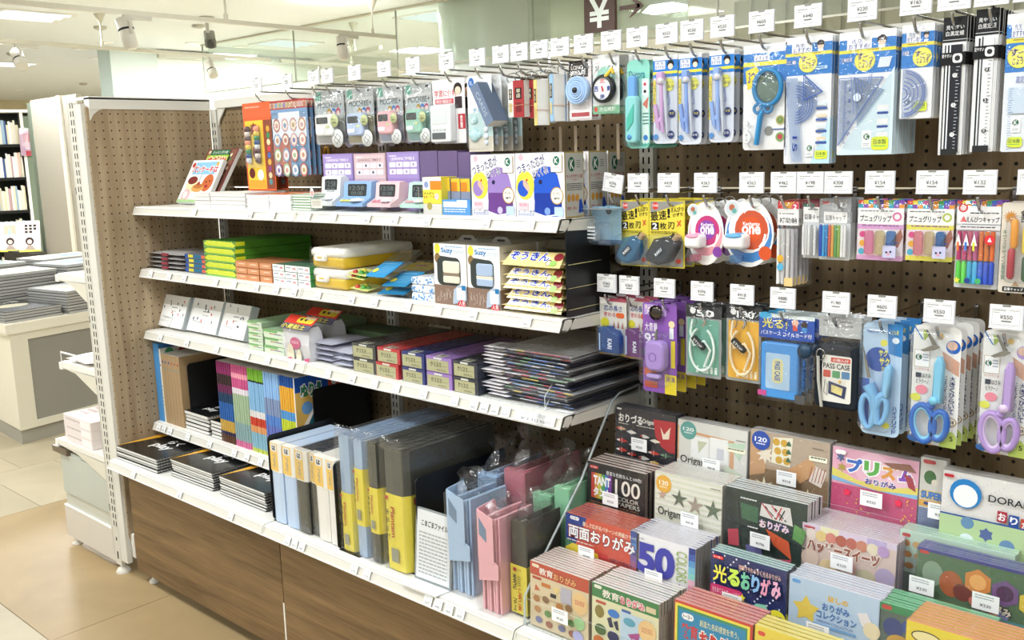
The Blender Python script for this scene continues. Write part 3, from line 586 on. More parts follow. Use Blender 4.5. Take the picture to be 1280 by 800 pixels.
def ring(m, cx, cz, ro, ri, y, col, mat, n=28, a0=0, a1=360, th=.0012):
    o = ell(cx, cz, ro, ro, n, a0, a1); i_ = ell(cx, cz, ri, ri, n, a0, a1); k = len(o); vs = [(x, y, z) for x, z in o]+[(x, y, z) for x, z in i_]
    cl = (a1-a0 == 360); m.add(vs, [(j, k+j, k+(j+1) % k, (j+1) % k) for j in range(k if cl else k-1)], col, mat)
t, w, h = pack('triangle_pack', 'blue and white pack with clear triangles, protractor and ruler', 'ruler pack', (982.5, 48, 1041, 205), HY, 'triangle and protractor packs')
card(t, w, h, 'eef1f5', teacher(.3, '三角')+badge(.5, .205, .2, .42)+[('p', [(.6, 1), (1, .62), (1, 1)], 'bfe0f2')]+[('R', .72, .52+.09*i, .92, .545+.09*i, .4, 'f2dcc0' if i % 2 else 'dce6ee') for i in range(4)]+[('R', .7, .555+.09*i, .94, .575+.09*i, .4, '2b55a5') for i in range(4)]+KM(.58, .89, .085, .42)+JP(.83, .93, .09, .42)+[('x', .66, .24, .92, .27, 2, 'dff')])
m = MB('tinted'); cx, cz = -w*.22, h*.47
m.ext(ell(cx+.002, cz+.004, w*.42, w*.42, 20, -90, 90), -.003, -.0018, 1, 'c6d4ea'); m.ext([(-w*.05, h*.7), (w*.36, h*.56), (-w*.05, h*.5)], -.0045, -.0032, 1, 'b9cae6'); m.ext([(-w*.46, h*.68), (-w*.3, h*.02), (-w*.08, h*.02), (-w*.2, h*.68)], -.006, -.0048, 1, 'ccd9ee')
m.build('clear_rulers', t)
m = MB('matte'); ops = grad(.08, .36, .1, .93, 34, '3b5aa8', .03)+[('v', .24, .78+.0, .34, .9, '2a3f8e', '15', .01)]
for k in range(5): ring(m, cx, cz, w*(.16+.055*k), w*(.145+.055*k), -.0065, '5470b4', None, 26, -90, 90)
m.art(-w/2, h, w, h, ops+[('l', [(.46, .3), (.86, .44), (.46, .5), (.46, .3)], .02, '4b68ad'), ('l', [(.55, .35), (.72, .42)], .016, '4b68ad')], -.0065); m.build('markings', t)
bag(t, w, h*.99, .006); stack(t, 3, .011)
t, w, h = pack('set_square_pack', 'large blue and white set square pack with yellow badge', 'ruler pack', (1050, 42, 1121, 194), HY, 'large set square packs')
card(t, w, h, 'eef0f4', teacher(.34, '三角定規')+badge(.47, .235, .185, .55)+[('p', [(.02, 1), (1, .3), (1, 1)], 'cfe4ee'), ('p', [(.74, .22), (.95, .22), (.9, .3), (.7, .3)], 'dfe9f3')]+[('R', .72, .6+.11*i, .92, .645+.11*i, .1, 'e9ecef') for i in range(3)]+[('R', .72, .655+.11*i, .92, .675+.11*i, .5, '22489a') for i in range(3)]+KM(.55, .87, .08, .6)+JP(.79, .91, .1, .6))
m = MB('tinted'); m.ext([(-w*.46, h*.08), (-w*.46, h*.62), (w*.32, h*.62)], -.003, -.0018, 1, 'cfdaea'); m.ext([(-w*.2, h*.64), (w*.34, h*.52), (-w*.12, h*.24)], -.0048, -.0035, 1, 'c0cfe4'); m.build('clear_set_squares', t)
m = MB('matte').art(-w/2, h, w, h, grad(.13, .4, .2, .9, 30, '4a5f9c', .035)+[('l', [(.05, .92), (.83, .38), (.05, .37), (.05, .92)], .014, '5f75b0'), ('c', .38, .53, .07, 'd5e0ec')]+[('l', [(.26+.05*i, .36+.01*i), (.33+.045*i, .66-.05*i)], .011, '6680ba') for i in range(8)]+[('v', .22, .45+.09*i, .27, .48+.09*i, '3d5090', str(9-i), 0) for i in range(5)], -.005); m.build('markings', t)
bag(t, w, h*.99, .006); stack(t, 9, .0115)
t, w, h = pack('protractor_pack', 'small blue and white protractor pack with yellow badge', 'ruler pack', (1128.5, 32, 1169, 149), HY, 'protractor packs')
card(t, w, h, 'f2f3f6', teacher(.46, '分度器')+badge(.66, .35, .3, .36)+KM(.25, .84, .13, .42)+JP(.66, .87, .14, .42))
m = MB('tinted'); m.ext(ell(-w*.42, h*.27, w*.78, w*.78, 22, -90, 90), -.003, -.0018, 1, 'd3deef'); m.build('clear_protractor', t)
m = MB('matte')
for k, c in enumerate((.74, .66, .52, .4, .28, .18)): ring(m, -w*.42, h*.27, w*c, w*(c-.026), -.0034, '6576b8', None, 26, -80, 80)
for k in range(33): a = math.radians(-80+5*k); m.add([(-w*.42+w*r_*math.cos(a+d), -.0036, h*.27+w*r_*math.sin(a+d)) for r_, d in ((.66, -.008), (.73, -.008), (.73, .008), (.66, .008))], [(0, 1, 2, 3)], '4e62a8')
m.build('markings', t); bag(t, w, h*.99, .004); stack(t, 4, .012)
def ruler(b, dark, lab, n, nm='ruler'):
    t, w, h = pack('ruler_pack', lab, 'ruler', b, HY, lab+' stack'); c = '23242a' if dark else 'e4e6e8'; c2 = 'dfe3ea' if dark else '3c4048'
    card(t, w, h, 'e8e9ea', [('r', .0, 0, 1, .16, '1a1a1c'), ('t', .12, .06, .88, .09, 'fff', '見やすい', .01), ('t', .12, .1, .88, .135, 'fff', '白黒定規', .01), ('r', 0, .165, 1, .18, '222'), ('r', .06, .19, .94, .98, 'f4f4f4')], .001, .003, 'gloss')
    m = MB('gloss'); m.box(-w*.36, -.004, h*.02, w*.36, -.0005, h*.8, c)
    m.art(-w/2, h, w, h, [('r', .34, .19, .4, .98, c2), ('r', .2, .2, .27, .98, 'f6f6f6' if dark else '222')]+grad(.66, .36, .8, .95, 24, c2, .1, .02)+[('c', .62, .42+.215*i, .1, 'fff' if dark else '333') for i in range(3)]+[('t', .58, .405+.215*i, .66, .43+.215*i, '222' if dark else 'fff', str(i*5), 0) for i in range(3)], -.004, step=.00004)
    m.build('ruler', t)
    m = MB('paper'); m.box(-w/2-.0008, -.0055, h*.655, w/2+.0008, .004, h*.745, '17171a'); m.art(-w/2, h*.745, w, h*.09, [('t', .04, .12, .45, .42, 'fff', '見やすい', .01), ('R', .5, .12, .9, .85, .3, 'fff'), ('c', .7, .48, .12, '333')], -.0056); m.build('band', t); MB('gloss').box(-w*.34, -.0055, 0, w*.34, -.004, h*.045, '222').build('foot_band', t)
    stack(t, n, .0125)
ruler((1180, 22.5, 1210, 194), True, 'long black ruler pack with white markings', 5); ruler((1221, 12.5, 1250.5, 190), False, 'long white ruler pack with black markings', 5)
t, w, h = pack('blue_ruler_pack', 'blue headed clear ruler pack cut by the right picture edge', 'ruler pack', (1260, 18, 1306, 190), HY, 'blue ruler packs')
card(t, w, h, 'e9eff6', teacher(.42, '定規')+badge(.4, .31, .34, .28)+KM(.4, .8, .13, .3)+JP(.4, .93, .14, .3)+[('t', .34, .45, .7, .5, '4a5fae', '直定規', .01), ('r', .15, .53, .7, .72, 'cfe0f2')]+grad(.18, .54, .3, .98, 26, '4a6ab0', .08))
bag(t, w, h, .004); stack(t, 3, .013)
# ---- magnifier ----
t, w, h = pack('magnifier_pack', 'blue magnifying glass with cord on a white and blue card', 'magnifier', (930, 58, 984, 188), HY, 'magnifier packs')
card(t, w, h, 'f4f5f6', [('r', 0, 0, 1, .1, 'e9eef4'), ('r', 0, .08, 1, .36, BL), ('r', 0, .16, 1, .2, YE), ('r', .25, .1, .6, .15, 'fff'), ('t', .28, .105, .58, .148, NV, 'おすすめ', .01), ('p', [(.05, .24), (.3, .2), (.52, .33), (.1, .42)], 'f3dd3b'), ('t', .12, .25, .4, .36, NV, '3つの', .02), ('c', .62, .3, .12, 'e9f0f8'), ('t', .54, .27, .7, .33, '4a55a8', '3倍', .01), ('c', .88, .72, .1, 'b8b26a'), ('c', .88, .72, .07, '6a8a3a'), ('c', .88, .88, .1, '7fae62'), ('c', .88, .88, .06, 'c43a4a'), ('c', .62, .82, .1, '8b8d86'), ('x', .7, .8, .98, .83, 1, '3a55a0')], .006)
m = MB('tinted'); m.lathe([(w*.3, 0), (w*.3, .003), (w*.2, .006), (0, .007)], 28, '9db3a6', None, 'y', (w*.12, -.004, h*.58)); m.build('lens', t)
m = MB('plastic'); m.tube([(w*.12+w*.31*math.cos(a*.2244), -.008, h*.59+w*.37*math.sin(a*.2244)) for a in range(28)], .0045, 8, '2a7fb8', None, True); m.tube([(w*.02, -.008, h*.37), (-w*.03, -.009, h*.33), (-w*.12, -.009, h*.05)], [.006, .0085, .0075], 10, '2f8ac4', None, False, .6)
[m.tube([(w*q+w*.09*math.cos(a*.4), -.008, h*.395+w*.09*math.sin(a*.4)) for a in range(16)], .0032, 6, '2a7fb8', None, True) for q in (-.1, .14)]; m.build('frame', t)
m = MB('matte'); m.tube([(-w*.36+.004*math.sin(i*1.1), -.006-.002*math.cos(i), h*(.28-.012*i)) for i in range(20)], .0016, 5, 'eee'); m.tube([(-w*.34+.006*math.cos(i*.8), -.01, h*(.12+.05*math.sin(i*.8))) for i in range(9)], .002, 5, 'fff'); m.build('cord', t)
bag(t, w*1.02, h*.98, .014); stack(t, 2, .022)
# ---- drawing compasses ----
def compass(b, col, lab, n):
    t, w, h = pack('compass_pack', lab, 'drawing compass', b, HY, lab+' packs')
    card(t, w, h*.98, 'dfe4f0', [('r', 0, 0, 1, .24, BL), ('r', 0, 0, 1, .05, 'eef2f6'), ('r', .08, .06, .5, .15, 'f4f6fa'), ('t', .12, .065, .46, .1, NV, '先生', .01), ('t', .1, .105, .48, .145, NV, 'おすすめ!', .01), ('r', 0, .175, 1, .205, YE), ('c', .72, .1, .14, '24222a'), ('c', .72, .125, .1, 'f4d8c3'), ('r', .0, .27, .12, .74, YE), ('T', .02, .29, .1, .72, '4a4a7a', 'しっかり書ける', .005), ('c', .66, .33, .22, 'f3ee5a'), ('t', .48, .29, .84, .32, '3a4aa0', 'かるーく', .01), ('t', .46, .325, .86, .37, '1b2f8a', 'クルッ', .02), ('c', .78, .66, .14, '1f3170'), ('t', .68, .64, .88, .67, 'f2e25a', '安全', .01), ('c', .74, .9, .14, '1f3170'), ('t', .64, .88, .84, .91, 'fff', '日本', .01), ('c', .12, .92, .1, '4e8fd0'), ('l', [(.62, .4), (.56, .55), (.7, .55), (.64, .4)], .02, '7a8fc8')], .01)
    m = MB('plastic'); z = h
    m.bbox(-w*.2, -.016, h*.66, w*.05, -.005, h*.8, .003, col); m.tube([(-.002, -.01, h*.7), (-w*.04, -.01, h*.25), (w*.02, -.01, h*.12)], [.0045, .0035, .003], 8, col); m.tube([(w*.04, -.008, h*.7), (w*.12, -.008, h*.34), (w*.16, -.008, h*.1)], [.004, .003, .0015], 8, 'cfd4de')
    m.bbox(-w*.3, -.014, h*.24, -w*.02, -.006, h*.29, .002, col); m.tube([(-w*.28, -.012, h*.44), (-w*.16, -.012, h*.2), (-w*.1, -.012, h*.14)], [.0045, .004, .001], 8, col); m.lathe([(.006, 0), (.006, .006), (0, .006)], 12, 'e8e8ee', None, 'y', (-w*.02, -.012, h*.7))
    m.build('compass', t); blister(t, -w*.42, h*.03, w*.4, h*.78, .018, .012); stack(t, n, .021, jit=.002)
compass((816.5, 69, 847, 180), 'd3a8d8', 'pink drawing compass in a blue headed pack', 2); compass((848.5, 66, 877.5, 181), '86a6e6', 'light blue drawing compass left in a blue headed pack', 3); compass((887, 62, 918, 178.5), '93b2ea', 'pale blue drawing compass in the rightmost blue headed pack', 4)
# ---- mint pen case ----
t, w, h = pack('folding_scissors_pack', 'mint folding stationery set in a mint pack', 'stationery pack', (783.5, 76, 812, 186), HY, 'mint stationery packs')
card(t, w, h, '8fd3c4', [('t', .1, .12, .8, .21, '2f8f9a', 'Decora', .02), ('r', .66, .22, .96, .95, 'd8efe8'), ('R', .68, .24, .94, .32, .2, 'f4f6f6'), ('c', .8, .28, .06, 'd05060'), ('R', .68, .33, .94, .4, .2, 'fff'), ('c', .8, .36, .06, '333'), ('x', .7, .6, .95, .75, 4, '4a8f88'), ('p', [(.7, .5), (.95, .42), (.9, .56)], 'd07a6a'), ('c', .82, .88, .1, '3f7fc8')]+[('p', [(i*.125, .97), (i*.125+.0625, .93), (i*.125+.125, .97)], '59b3a4') for i in range(8)], .012)
m = MB('plastic'); m.bbox(-w*.32, -.014, h*.55, w*.02, -.004, h*.82, .006, '6aa9e8'); m.bbox(-w*.42, -.016, h*.06, w*.12, -.004, h*.6, .008, '8fd8d8'); m.build('pen_case', t)
m = MB('plastic'); m.ext([(-w*.3, h*.35), (w*.0, h*.5), (-w*.02, h*.3), (-w*.3, h*.2)], -.018, -.0165, 1, '46c0a8'); m.lathe([(.005, 0), (.005, .002), (0, .002)], 14, '3f8fd0', None, 'y', (-w*.2, -.016, h*.13)); m.build('badge', t)
blister(t, -w*.47, h*.02, w*.2, h*.86, .02, .01); stack(t, 5, .024, dx=.001)
# ---- toy compass, tape ----
t, w, h = pack('magnetic_compass_pack', 'round black magnetic compass on a pale green card', 'compass', (740.5, 70, 774, 143), HY, 'magnetic compass packs')
card(t, w, h, 'e9efec', [('r', 0, 0, 1, .3, 'f6f7f7'), ('t', .1, .12, .3, .16, 'e07a8a', '小学生', .01), ('t', .08, .18, .92, .29, '555a60', '見やすい', .01), ('c', .5, .4, .36, '9ed2c4'), ('t', .28, .35, .74, .42, 'f4fbf8', 'コンパス', .02), ('r', 0, .86, 1, 1, '7fb894'), ('c', .12, .92, .07, 'e05048'), ('t', .25, .88, .85, .96, 'f2f6f2', '方位磁針', .02), ('c', .9, .25, .08, 'fff')], .004)
m = MB('plastic'); c = (0, -.004, h*.42); m.lathe([(w*.42, 0), (w*.42, .008), (w*.36, .012), (w*.33, .012), (w*.33, .008), (0, .008)], 30, '26282a', None, 'y', c); m.build('case', t)
m = MB('paper'); m.lathe([(w*.325, .0085), (0, .0085)], 28, 'eef0f4', None, 'y', c); m.art(-w/2, h*.42+w*.5, w, w, [('t', .4, .2, .6, .34, 'd23a3a', '北', .03), ('t', .42, .66, .58, .8, '2a3f9a', '南', .03), ('t', .2, .42, .34, .58, '2a3f9a', '西', .03), ('t', .66, .42, .8, .58, '2a3f9a', '東', .03), ('p', [(.5, .4), (.56, .56), (.5, .6), (.46, .44)], 'c42a2a')], -.0125); m.build('dial', t)
m = MB('plastic'); m.tube([(w*.12, -.012, h*.62), (w*.36, -.012, h*.74), (w*.4, -.012, h*.66)], .004, 8, 'e8c23a'); m.build('strap_loop', t)
bag(t, w, h*.98, .014); stack(t, 3, .03, dx=.002)
t, w, h = pack('tape_measure_pack', 'light blue coiled tape measure in a clear pack', 'tape measure', (711, 77, 739, 151), HY, 'tape measure packs')
card(t, w, h, 'e6dfdf', [('r', 0, 0, .85, .28, '2a2422'), ('t', .1, .08, .62, .15, 'e8e4e0', 'LONG', .02), ('t', .08, .17, .75, .24, 'e8e4e0', 'MEASURE', .02), ('r', 0, .82, 1, .97, 'f3f1f1'), ('r', .1, .87, .9, .94, 'b84a52'), ('x', .06, .7, .4, .8, 3, 'fff')], .003)
m = MB('plastic')
for i, r in enumerate((.48, .4, .32, .24, .16)): m.lathe([(w*r, 0), (w*r, .012+.001*i), (w*(r-.06), .012+.001*i), (w*(r-.075), .010)], 26, '9fbfe8' if i % 2 else 'aecbf0', None, 'y', (0, -.003, h*.5))
m.lathe([(w*.09, 0), (w*.09, .019), (0, .019)], 14, '23252a', None, 'y', (0, -.003, h*.5)); m.build('tape', t); bag(t, w, h*.97, .016); stack(t, 2, .03)
# ---- word cards ----
def wordcards(b, col, lab, side, n=1, Y=HY, rz=0, txt='単語'):
    t, w, h = pack('word_cards', lab, 'word cards', b, Y, None, rz)
    m = MB('paper'); d = .028
    m.box(-w/2, 0, 0, w/2, .0012, h, col); m.box(-w/2, d, 0, w/2, d+.0012, h, col); m.build('cover', t)
    m = MB('paper'); 
    for i in range(14): y = .0014+(d-.0016)*i/14; m.box(-w/2+.0004+.0004*random.random(), y, .0004, w/2-.0004, y+(d-.0016)/14*.8, h-.0004, 'f2f1ec')
    o = m.build('cards', t); o['kind'] = 'stuff'
    MB('chrome').tube([(-w*.1+.009*math.cos(a*.55)*.3, d*.5+.02*math.cos(a*.55), h+.008+.012*math.sin(a*.55)) for a in range(12)], .0011, 5, 'bbb', None, True).build('binding_ring', t)
    MB('matte').tube([(-w/2-.0008, -.0008, h*.32), (w/2+.0008, -.0008, h*.34), (w/2+.0008, d+.002, h*.33), (-w/2-.0008, d+.002, h*.32)], .0007, 4, 'd8a27a', None, True).build('rubber_band', t)
    MB('paper').art(-w/2, h, w, h, [('r', .2, .2, .8, .5, '26221f'), ('T', .3, .22, .7, .48, 'e8dcc0', txt, .01), ('r', .25, .6, .75, .85, '7a2a2e' if col == 'a8393c' else 'd9c98a')], -.0002).build('print', t); return t
wordcards((641, 101, 654, 147), 'a8393c', 'red covered word card block with a rubber band, left one', 0); wordcards((655, 101, 667, 148), 'a8393c', 'red covered word card block beside the yellow one', 0, Y=HY+.02)
wordcards((664.5, 100, 672.5, 157), 'efd98a', 'yellow covered word card block with black label', 0, rz=-.5); wordcards((684, 93, 693, 152), '9cc4ea', 'light blue covered word card block', 0, rz=-.5); wordcards((634.5, 103, 641, 147), 'f0efea', 'white word card block left of the red ones', 0, Y=HY+.012)
wordcards((695, 92, 709, 152), 'f2efee', 'white word card block beside the tape measure', 0, Y=HY+.025); wordcards((675, 99, 684, 154), 'f0f1f4', 'white word card block between the yellow and light blue ones', 0, Y=HY+.02)
t = thing('tilted_box', 'grey blue small box hanging tilted beside the mint stone card', 'box', (fb(606, 108, 622, 150, HY-.01)[0]+.015, HY-.034, fb(606, 108, 622, 150, HY)[1]-.01), None, (0, -.5, 0))
m = MB('paper'); m.box(-.013, 0, 0, .013, .05, .1, ['6f7f9a', '6f7f9a', '5f6e88', '66758e', 'e9e8e2', 'efeee8']); m.art(-.013, .1, .026, .1, [('v', .3, .2, .7, .8, 'a9b6c8', 'CARDS', .01)]); m.build('carton', t)
# long flap products under the row (price flags behind)
for i, x in enumerate((697, 716, 744, 769)):
    X = xof(x, 165, -.12, 1.4); tag(MB('paper').box(-.004, 0, 0, .004, .001, .075, 'b8a48c').build('header_strip', None, (X, -.11, 1.36)), 'thin tan paper strip hanging behind the word cards, number %s from the left' % ORD2[i], 'strip', 'tan strips behind the word cards')
# ---- mint stone card, white timer ----
t, w, h = pack('eraser_set_pack', 'white and mint card with pale heart and round stones', 'eraser set', (583.5, 96, 614, 190), HY, 'mint stone cards')
card(t, w, h, 'f2f5f6', [('r', 0, .48, 1, 1, 'cfe9e6'), ('r', 0, .8, 1, 1, 'e6dcc8'), ('C', .17, .09, .12, '3a6fb8', 1.3), ('t', .1, .06, .24, .12, 'e6eef8', '消し', .01), ('t', .2, .42, .8, .48, '7fb0cc', '手芸石', .01), ('l', [(.5, .16), (.42, .22), (.5, .28), (.58, .22), (.5, .16)], .012, 'c9cdd0'), ('l', [(.5, .28), (.48, .36)], .012, 'c9cdd0')], .003)
m = MB('gloss')
for x, z, r, c in ((.3, .42, .1, 'bfe6e6'), (.22, .4, .08, 'd6eef0'), (.27, .22, .2, 'bfe4e8'), (.45, .22, .1, 'bfe4e8'), (.74, .38, .09, 'e9eef4'), (.74, .29, .09, 'eef0f6'), (.74, .2, .09, 'e9eef4'), (.74, .12, .08, 'e4eaf4')): m.lathe([(w*r*math.cos(a), w*r*.5*math.sin(a)) for a in (0, .4, .8, 1.2, 1.57)], 16, c, None, 'y', ((x-.5)*w, -.002, h*z))
m.build('stones', t); blister(t, -w*.46, h*.03, w*.46, h*.5, .014, .01); stack(t, 4, .03, dx=.003)
t, w, h = pack('kitchen_timer_pack', 'white square timer on a white card with red lettering', 'timer', (540, 101, 580, 180), HY, 'white square timer packs')
card(t, w, h, 'f3eeed', [('t', .06, .16, .74, .27, 'c04a52', '学習に便利', .02), ('R', .08, .3, .66, .38, .1, 'cc5a62'), ('R', .08, .4, .6, .48, .1, 'cc5a62'), ('t', .12, .31, .6, .37, 'f5e8e8', '時計機能付', .01), ('c', .8, .16, .13, '2e2424'), ('c', .8, .19, .09, 'f0cdb8'), ('r', .7, .28, .92, .46, '3a2e30'), ('r', .78, .55, 1, .78, 'b83a44'), ('T', .84, .57, .93, .77, 'fff', '音量', .01)], .003)
m = MB('plastic'); m.bbox(-w*.42, -.02, h*.02, w*.22, -.002, h*.6, .005, 'eef0f0'); m.bbox(-w*.38, -.021, h*.3, w*.12, -.018, h*.57, .004, 'e2e5e6'); m.build('timer_body', t)
m = MB('gloss'); m.box(-w*.36, -.0213, h*.07, w*.06, -.0205, h*.17, '54585a'); m.build('display', t); m = MB('plastic')
for i in range(4): m.box(-w*.34+w*.11*i, -.0215, h*.2, -w*.27+w*.11*i, -.02, h*.23, 'c9cccd')
m.build('buttons', t); blister(t, -w*.45, h*.005, w*.3, h*.62, .024, .006); stack(t, 3, .03, dx=.002)
def mochi(b, col, lab, n, bgc):
    t, w, h = pack('timer_pouch', lab, 'timer', b, HY, lab+' pouches')
    card(t, w, h, 'd7dad8', [('r', 0, 0, 1, .16, 'c5cac9'), ('r', .04, .02, .24, .18, '6fb8a2'), ('R', .78, .04, .9, .07, .3, '3a3c3e'), ('R', .04, .25, .96, .56, .2, 'ccd8da'), ('t', .12, .22, .92, .32, '2e2c2a', 'MOCHIBE+', .0), ('t', .1, .38, .4, .46, 'e9efee', 'もち', .01)]+[('c', .5+.15*i, .4, .075, c) for i, c in enumerate(('c9a24a', '4a86d0', 'd0607a'))]+[('c', .5+.15*i, .43, .05, 'f6e3d6') for i in range(3)]+[('R', .08, .48, .96, .97, .15, bgc)], .008, .0008, 'foil')
    m = MB('plastic'); m.T = Matrix.Rotation(.0, 4, 'Y'); m.pill(rr(-w*.33, h*.15, w*.28, h*.56, .012, 4), -.02, -.002, .005, col); m.build('timer_body', t)
    m = MB('gloss'); m.ext(rr(-w*.26, h*.38, w*.12, h*.5, .002, 2), -.0206, -.0202, 1, '4f5250'); m.build('display', t)
    m = MB('plastic'); m.ext(rr(-w*.26, h*.21, -w*.0, h*.28, .004, 3), -.0215, -.0202, 1, 'dfe6ee' if col != 'e6e8e6' else 'f4f4f2'); m.ext(rr(w*.06, h*.3, w*.17, h*.34, .002, 2), -.0212, -.0202, 1, 'cfd8a0'); m.build('buttons', t)
    m = MB('paper'); m.lathe([(w*.13, 0), (w*.13, .0006), (0, .0006)], 18, 'c4cc9c', None, 'y', (w*.35, -.0205, h*.42)); m.art(w*.35-w*.13, h*.42+w*.13, w*.26, w*.26, [('t', .2, .3, .8, .5, '4a5530', 'サイレント', .01), ('t', .25, .55, .75, .7, '4a5530', '機能', .01)], -.0212); m.build('round_sticker', t)
    m = MB('paper'); m.lathe([(w*.19, 0), (w*.19, .0006), (0, .0006)], 18, 'dfe2e0', None, 'y', (w*.36, -.014, h*.1)); m.art(w*.36-w*.19, h*.1+w*.19, w*.38, w*.38, [('l', [(.2, .6), (.5, .25), (.8, .45), (.45, .8), (.2, .6)], .03, '6a6e6c'), ('l', [(.3, .4), (.75, .75)], .03, '6a6e6c')], -.0148); m.build('back_sticker', t)
    bag(t, w*1.02, h, .024, nx=10, nz=14); stack(t, n, .04, dx=.002, jit=.003)
mochi((392, 115, 429, 181), 'e6e8e6', 'white rounded timer in a silver pouch', 3, 'b9bdb8'); mochi((431.5, 112, 466, 181), 'b7c8e6', 'light blue rounded timer in a silver pouch', 3, 'b8b08c')
mochi((470.5, 109, 502.5, 179), 'e8b4ba', 'pink rounded timer in a silver pouch', 3, 'a8b0c0'); mochi((505.5, 106, 539, 178), '9ccab8', 'mint green rounded timer in a silver pouch', 3, '9fc4bc')
# ---- stickers and craft sticks at the left end ----
t, w, h = pack('sticker_sheet', 'blue sheet of round animal stickers with a red header', 'sticker sheet', (337, 127, 383, 219), HY, 'round sticker sheets')
cs = ['b8786a', '8a80ac', 'c89a94', '8aa4c4', 'b8a87a', 'd0a8b0', '9ab094', 'c0907a']
card(t, w, h, '7f9fc4', [('r', 0, 0, 1, .12, 'b8433c'), ('r', 0, .03, 1, .1, 'd8b89a')]+[('c', .06+.11*i, .065, .04, cs[(i*3) % 8]) for i in range(9)]+[('r', .02, .12, .98, .17, '7aa4d0'), ('r', .22, .16, .8, .24, 'e9edf4'), ('r', .04, .24, .96, .5, 'e4ebf4'), ('r', .04, .54, .5, .98, 'c07a6a'), ('r', .5, .54, .96, .98, '6f93b4')]+[q for j in range(4) for i in range(4) for q in (('C', .16+.23*i, .33+.2*j, .095, cs[(i*5+j*3) % 8], 1.15), ('C', .16+.23*i, .33+.2*j, .068, 'f2e6da', 1.15), ('c', .16+.23*i, .335+.2*j, .04, cs[(i+j*5+2) % 8]))], .002)
bag(t, w, h*.99, .003); stack(t, 3, .016, dx=.002)
t, w, h = pack('stamp_set_pack', 'yellow craft stick set with an orange header', 'craft set', (302.5, 130, 338, 238), HY, 'yellow craft stick sets')
card(t, w, h, 'e2653a', [('r', 0, 0, 1, .17, 'e8683e'), ('x', .08, .04, .6, .08, 1, 'f0a890'), ('r', .05, .2, .68, .98, 'efc843'), ('r', .7, .2, .98, .98, '8a4a34')]+[('c', .84, .3+.075*i, .06, ['d8a040', '4a8a5a', 'e8d8b0', 'c84a4a', '4a6aa8', 'e0b050', '8a4a7a', 'd8c8a0', '5a8a8a'][i]) for i in range(9)]+[('s', .36, .3, .14, '8a2f2a', 8, .7), ('C', .36, .56, .09, '7a3a2a', 1.5)]+[('r', .08, .88, .66, .97, 'd8a038'), ('c', .2, .8, .1, '6a2a24'), ('c', .5, .82, .11, 'e8e0d8')], .002)
m = MB('plastic')
for sx in (-.3, .02):
    m = MB('plastic')
    for i in range(8): m.lathe([(w*.075*math.cos(a), w*.075*math.sin(a)) for a in (0, .5, 1, 1.57)], 10, ['5a3a3a', 'd8d0c8', '6a5a5a', 'e89a7a', 'e8d060', '4a8a5a', '3a5a8a', 'd0d4d8'][(i+(sx > 0)*3) % 8], None, 'y', (w*sx-w*.02, -.004, h*(.7-.05*i)))
    m.build('beads', t)['kind'] = 'stuff'
blister(t, -w*.44, h*.26, w*.16, h*.74, .012, .012); stack(t, 2, .04, dx=.003)
# things with yellow handles hanging deeper behind the timers
for i in range(2):
    X = xof(398+10*i, 188, -.006, 1.40); o = tag(MB('plastic').tube([(.011*math.cos(a*.45), 0, .017*math.sin(a*.45)) for a in range(14)], .004, 8, 'e8b83a', None, True).build('scissor_handle', None, (X, -.006, 1.397)), 'yellow loop handle showing under the white timer, %s one' % ('left', 'right')[i], 'scissors')
# =============== MIDDLE ROW ===============
t, w, h = pack('cube_sharpener_box', 'clear cube box holding a small clear sharpener', 'pencil sharpener', (736, 260, 776, 303), -.2, 'clear cube boxes')
m = MB('blister'); m.box(-w/2, -.035, 0, w/2, 0, h, 'fff'); m.box(-w/2, -.036, h, w/2, .001, h+.001, 'fff', 'acrylic_edge'); m.build('box', t)
card(t, w, h*1.05, '8fb6cc', [('c', .62, .12, .09, '1b2a44'), ('r', 0, .9, 1, 1, '3a5f84')], .001, y=.001)
m = MB('blister'); m.bbox(-w*.32, -.028, .001, w*.02, -.006, h*.7, .008, 'fff'); m.bbox(0, -.03, .001, w*.34, -.008, h*.62, .006, 'fff'); m.lathe([(w*.12, 0), (w*.13, h*.3), (w*.1, h*.32)], 14, 'dfe4e8', 'tinted', c=(-w*.14, -.017, h*.1)); m.build('sharpener', t)
MB('matte').art(-w*.3, h*.55, w*.3, h*.5, [('x', .1, .1, .9, .9, 4, 'f4f6f8')], -.03).build('print', t); stack(t, 3, .045, dx=.0)
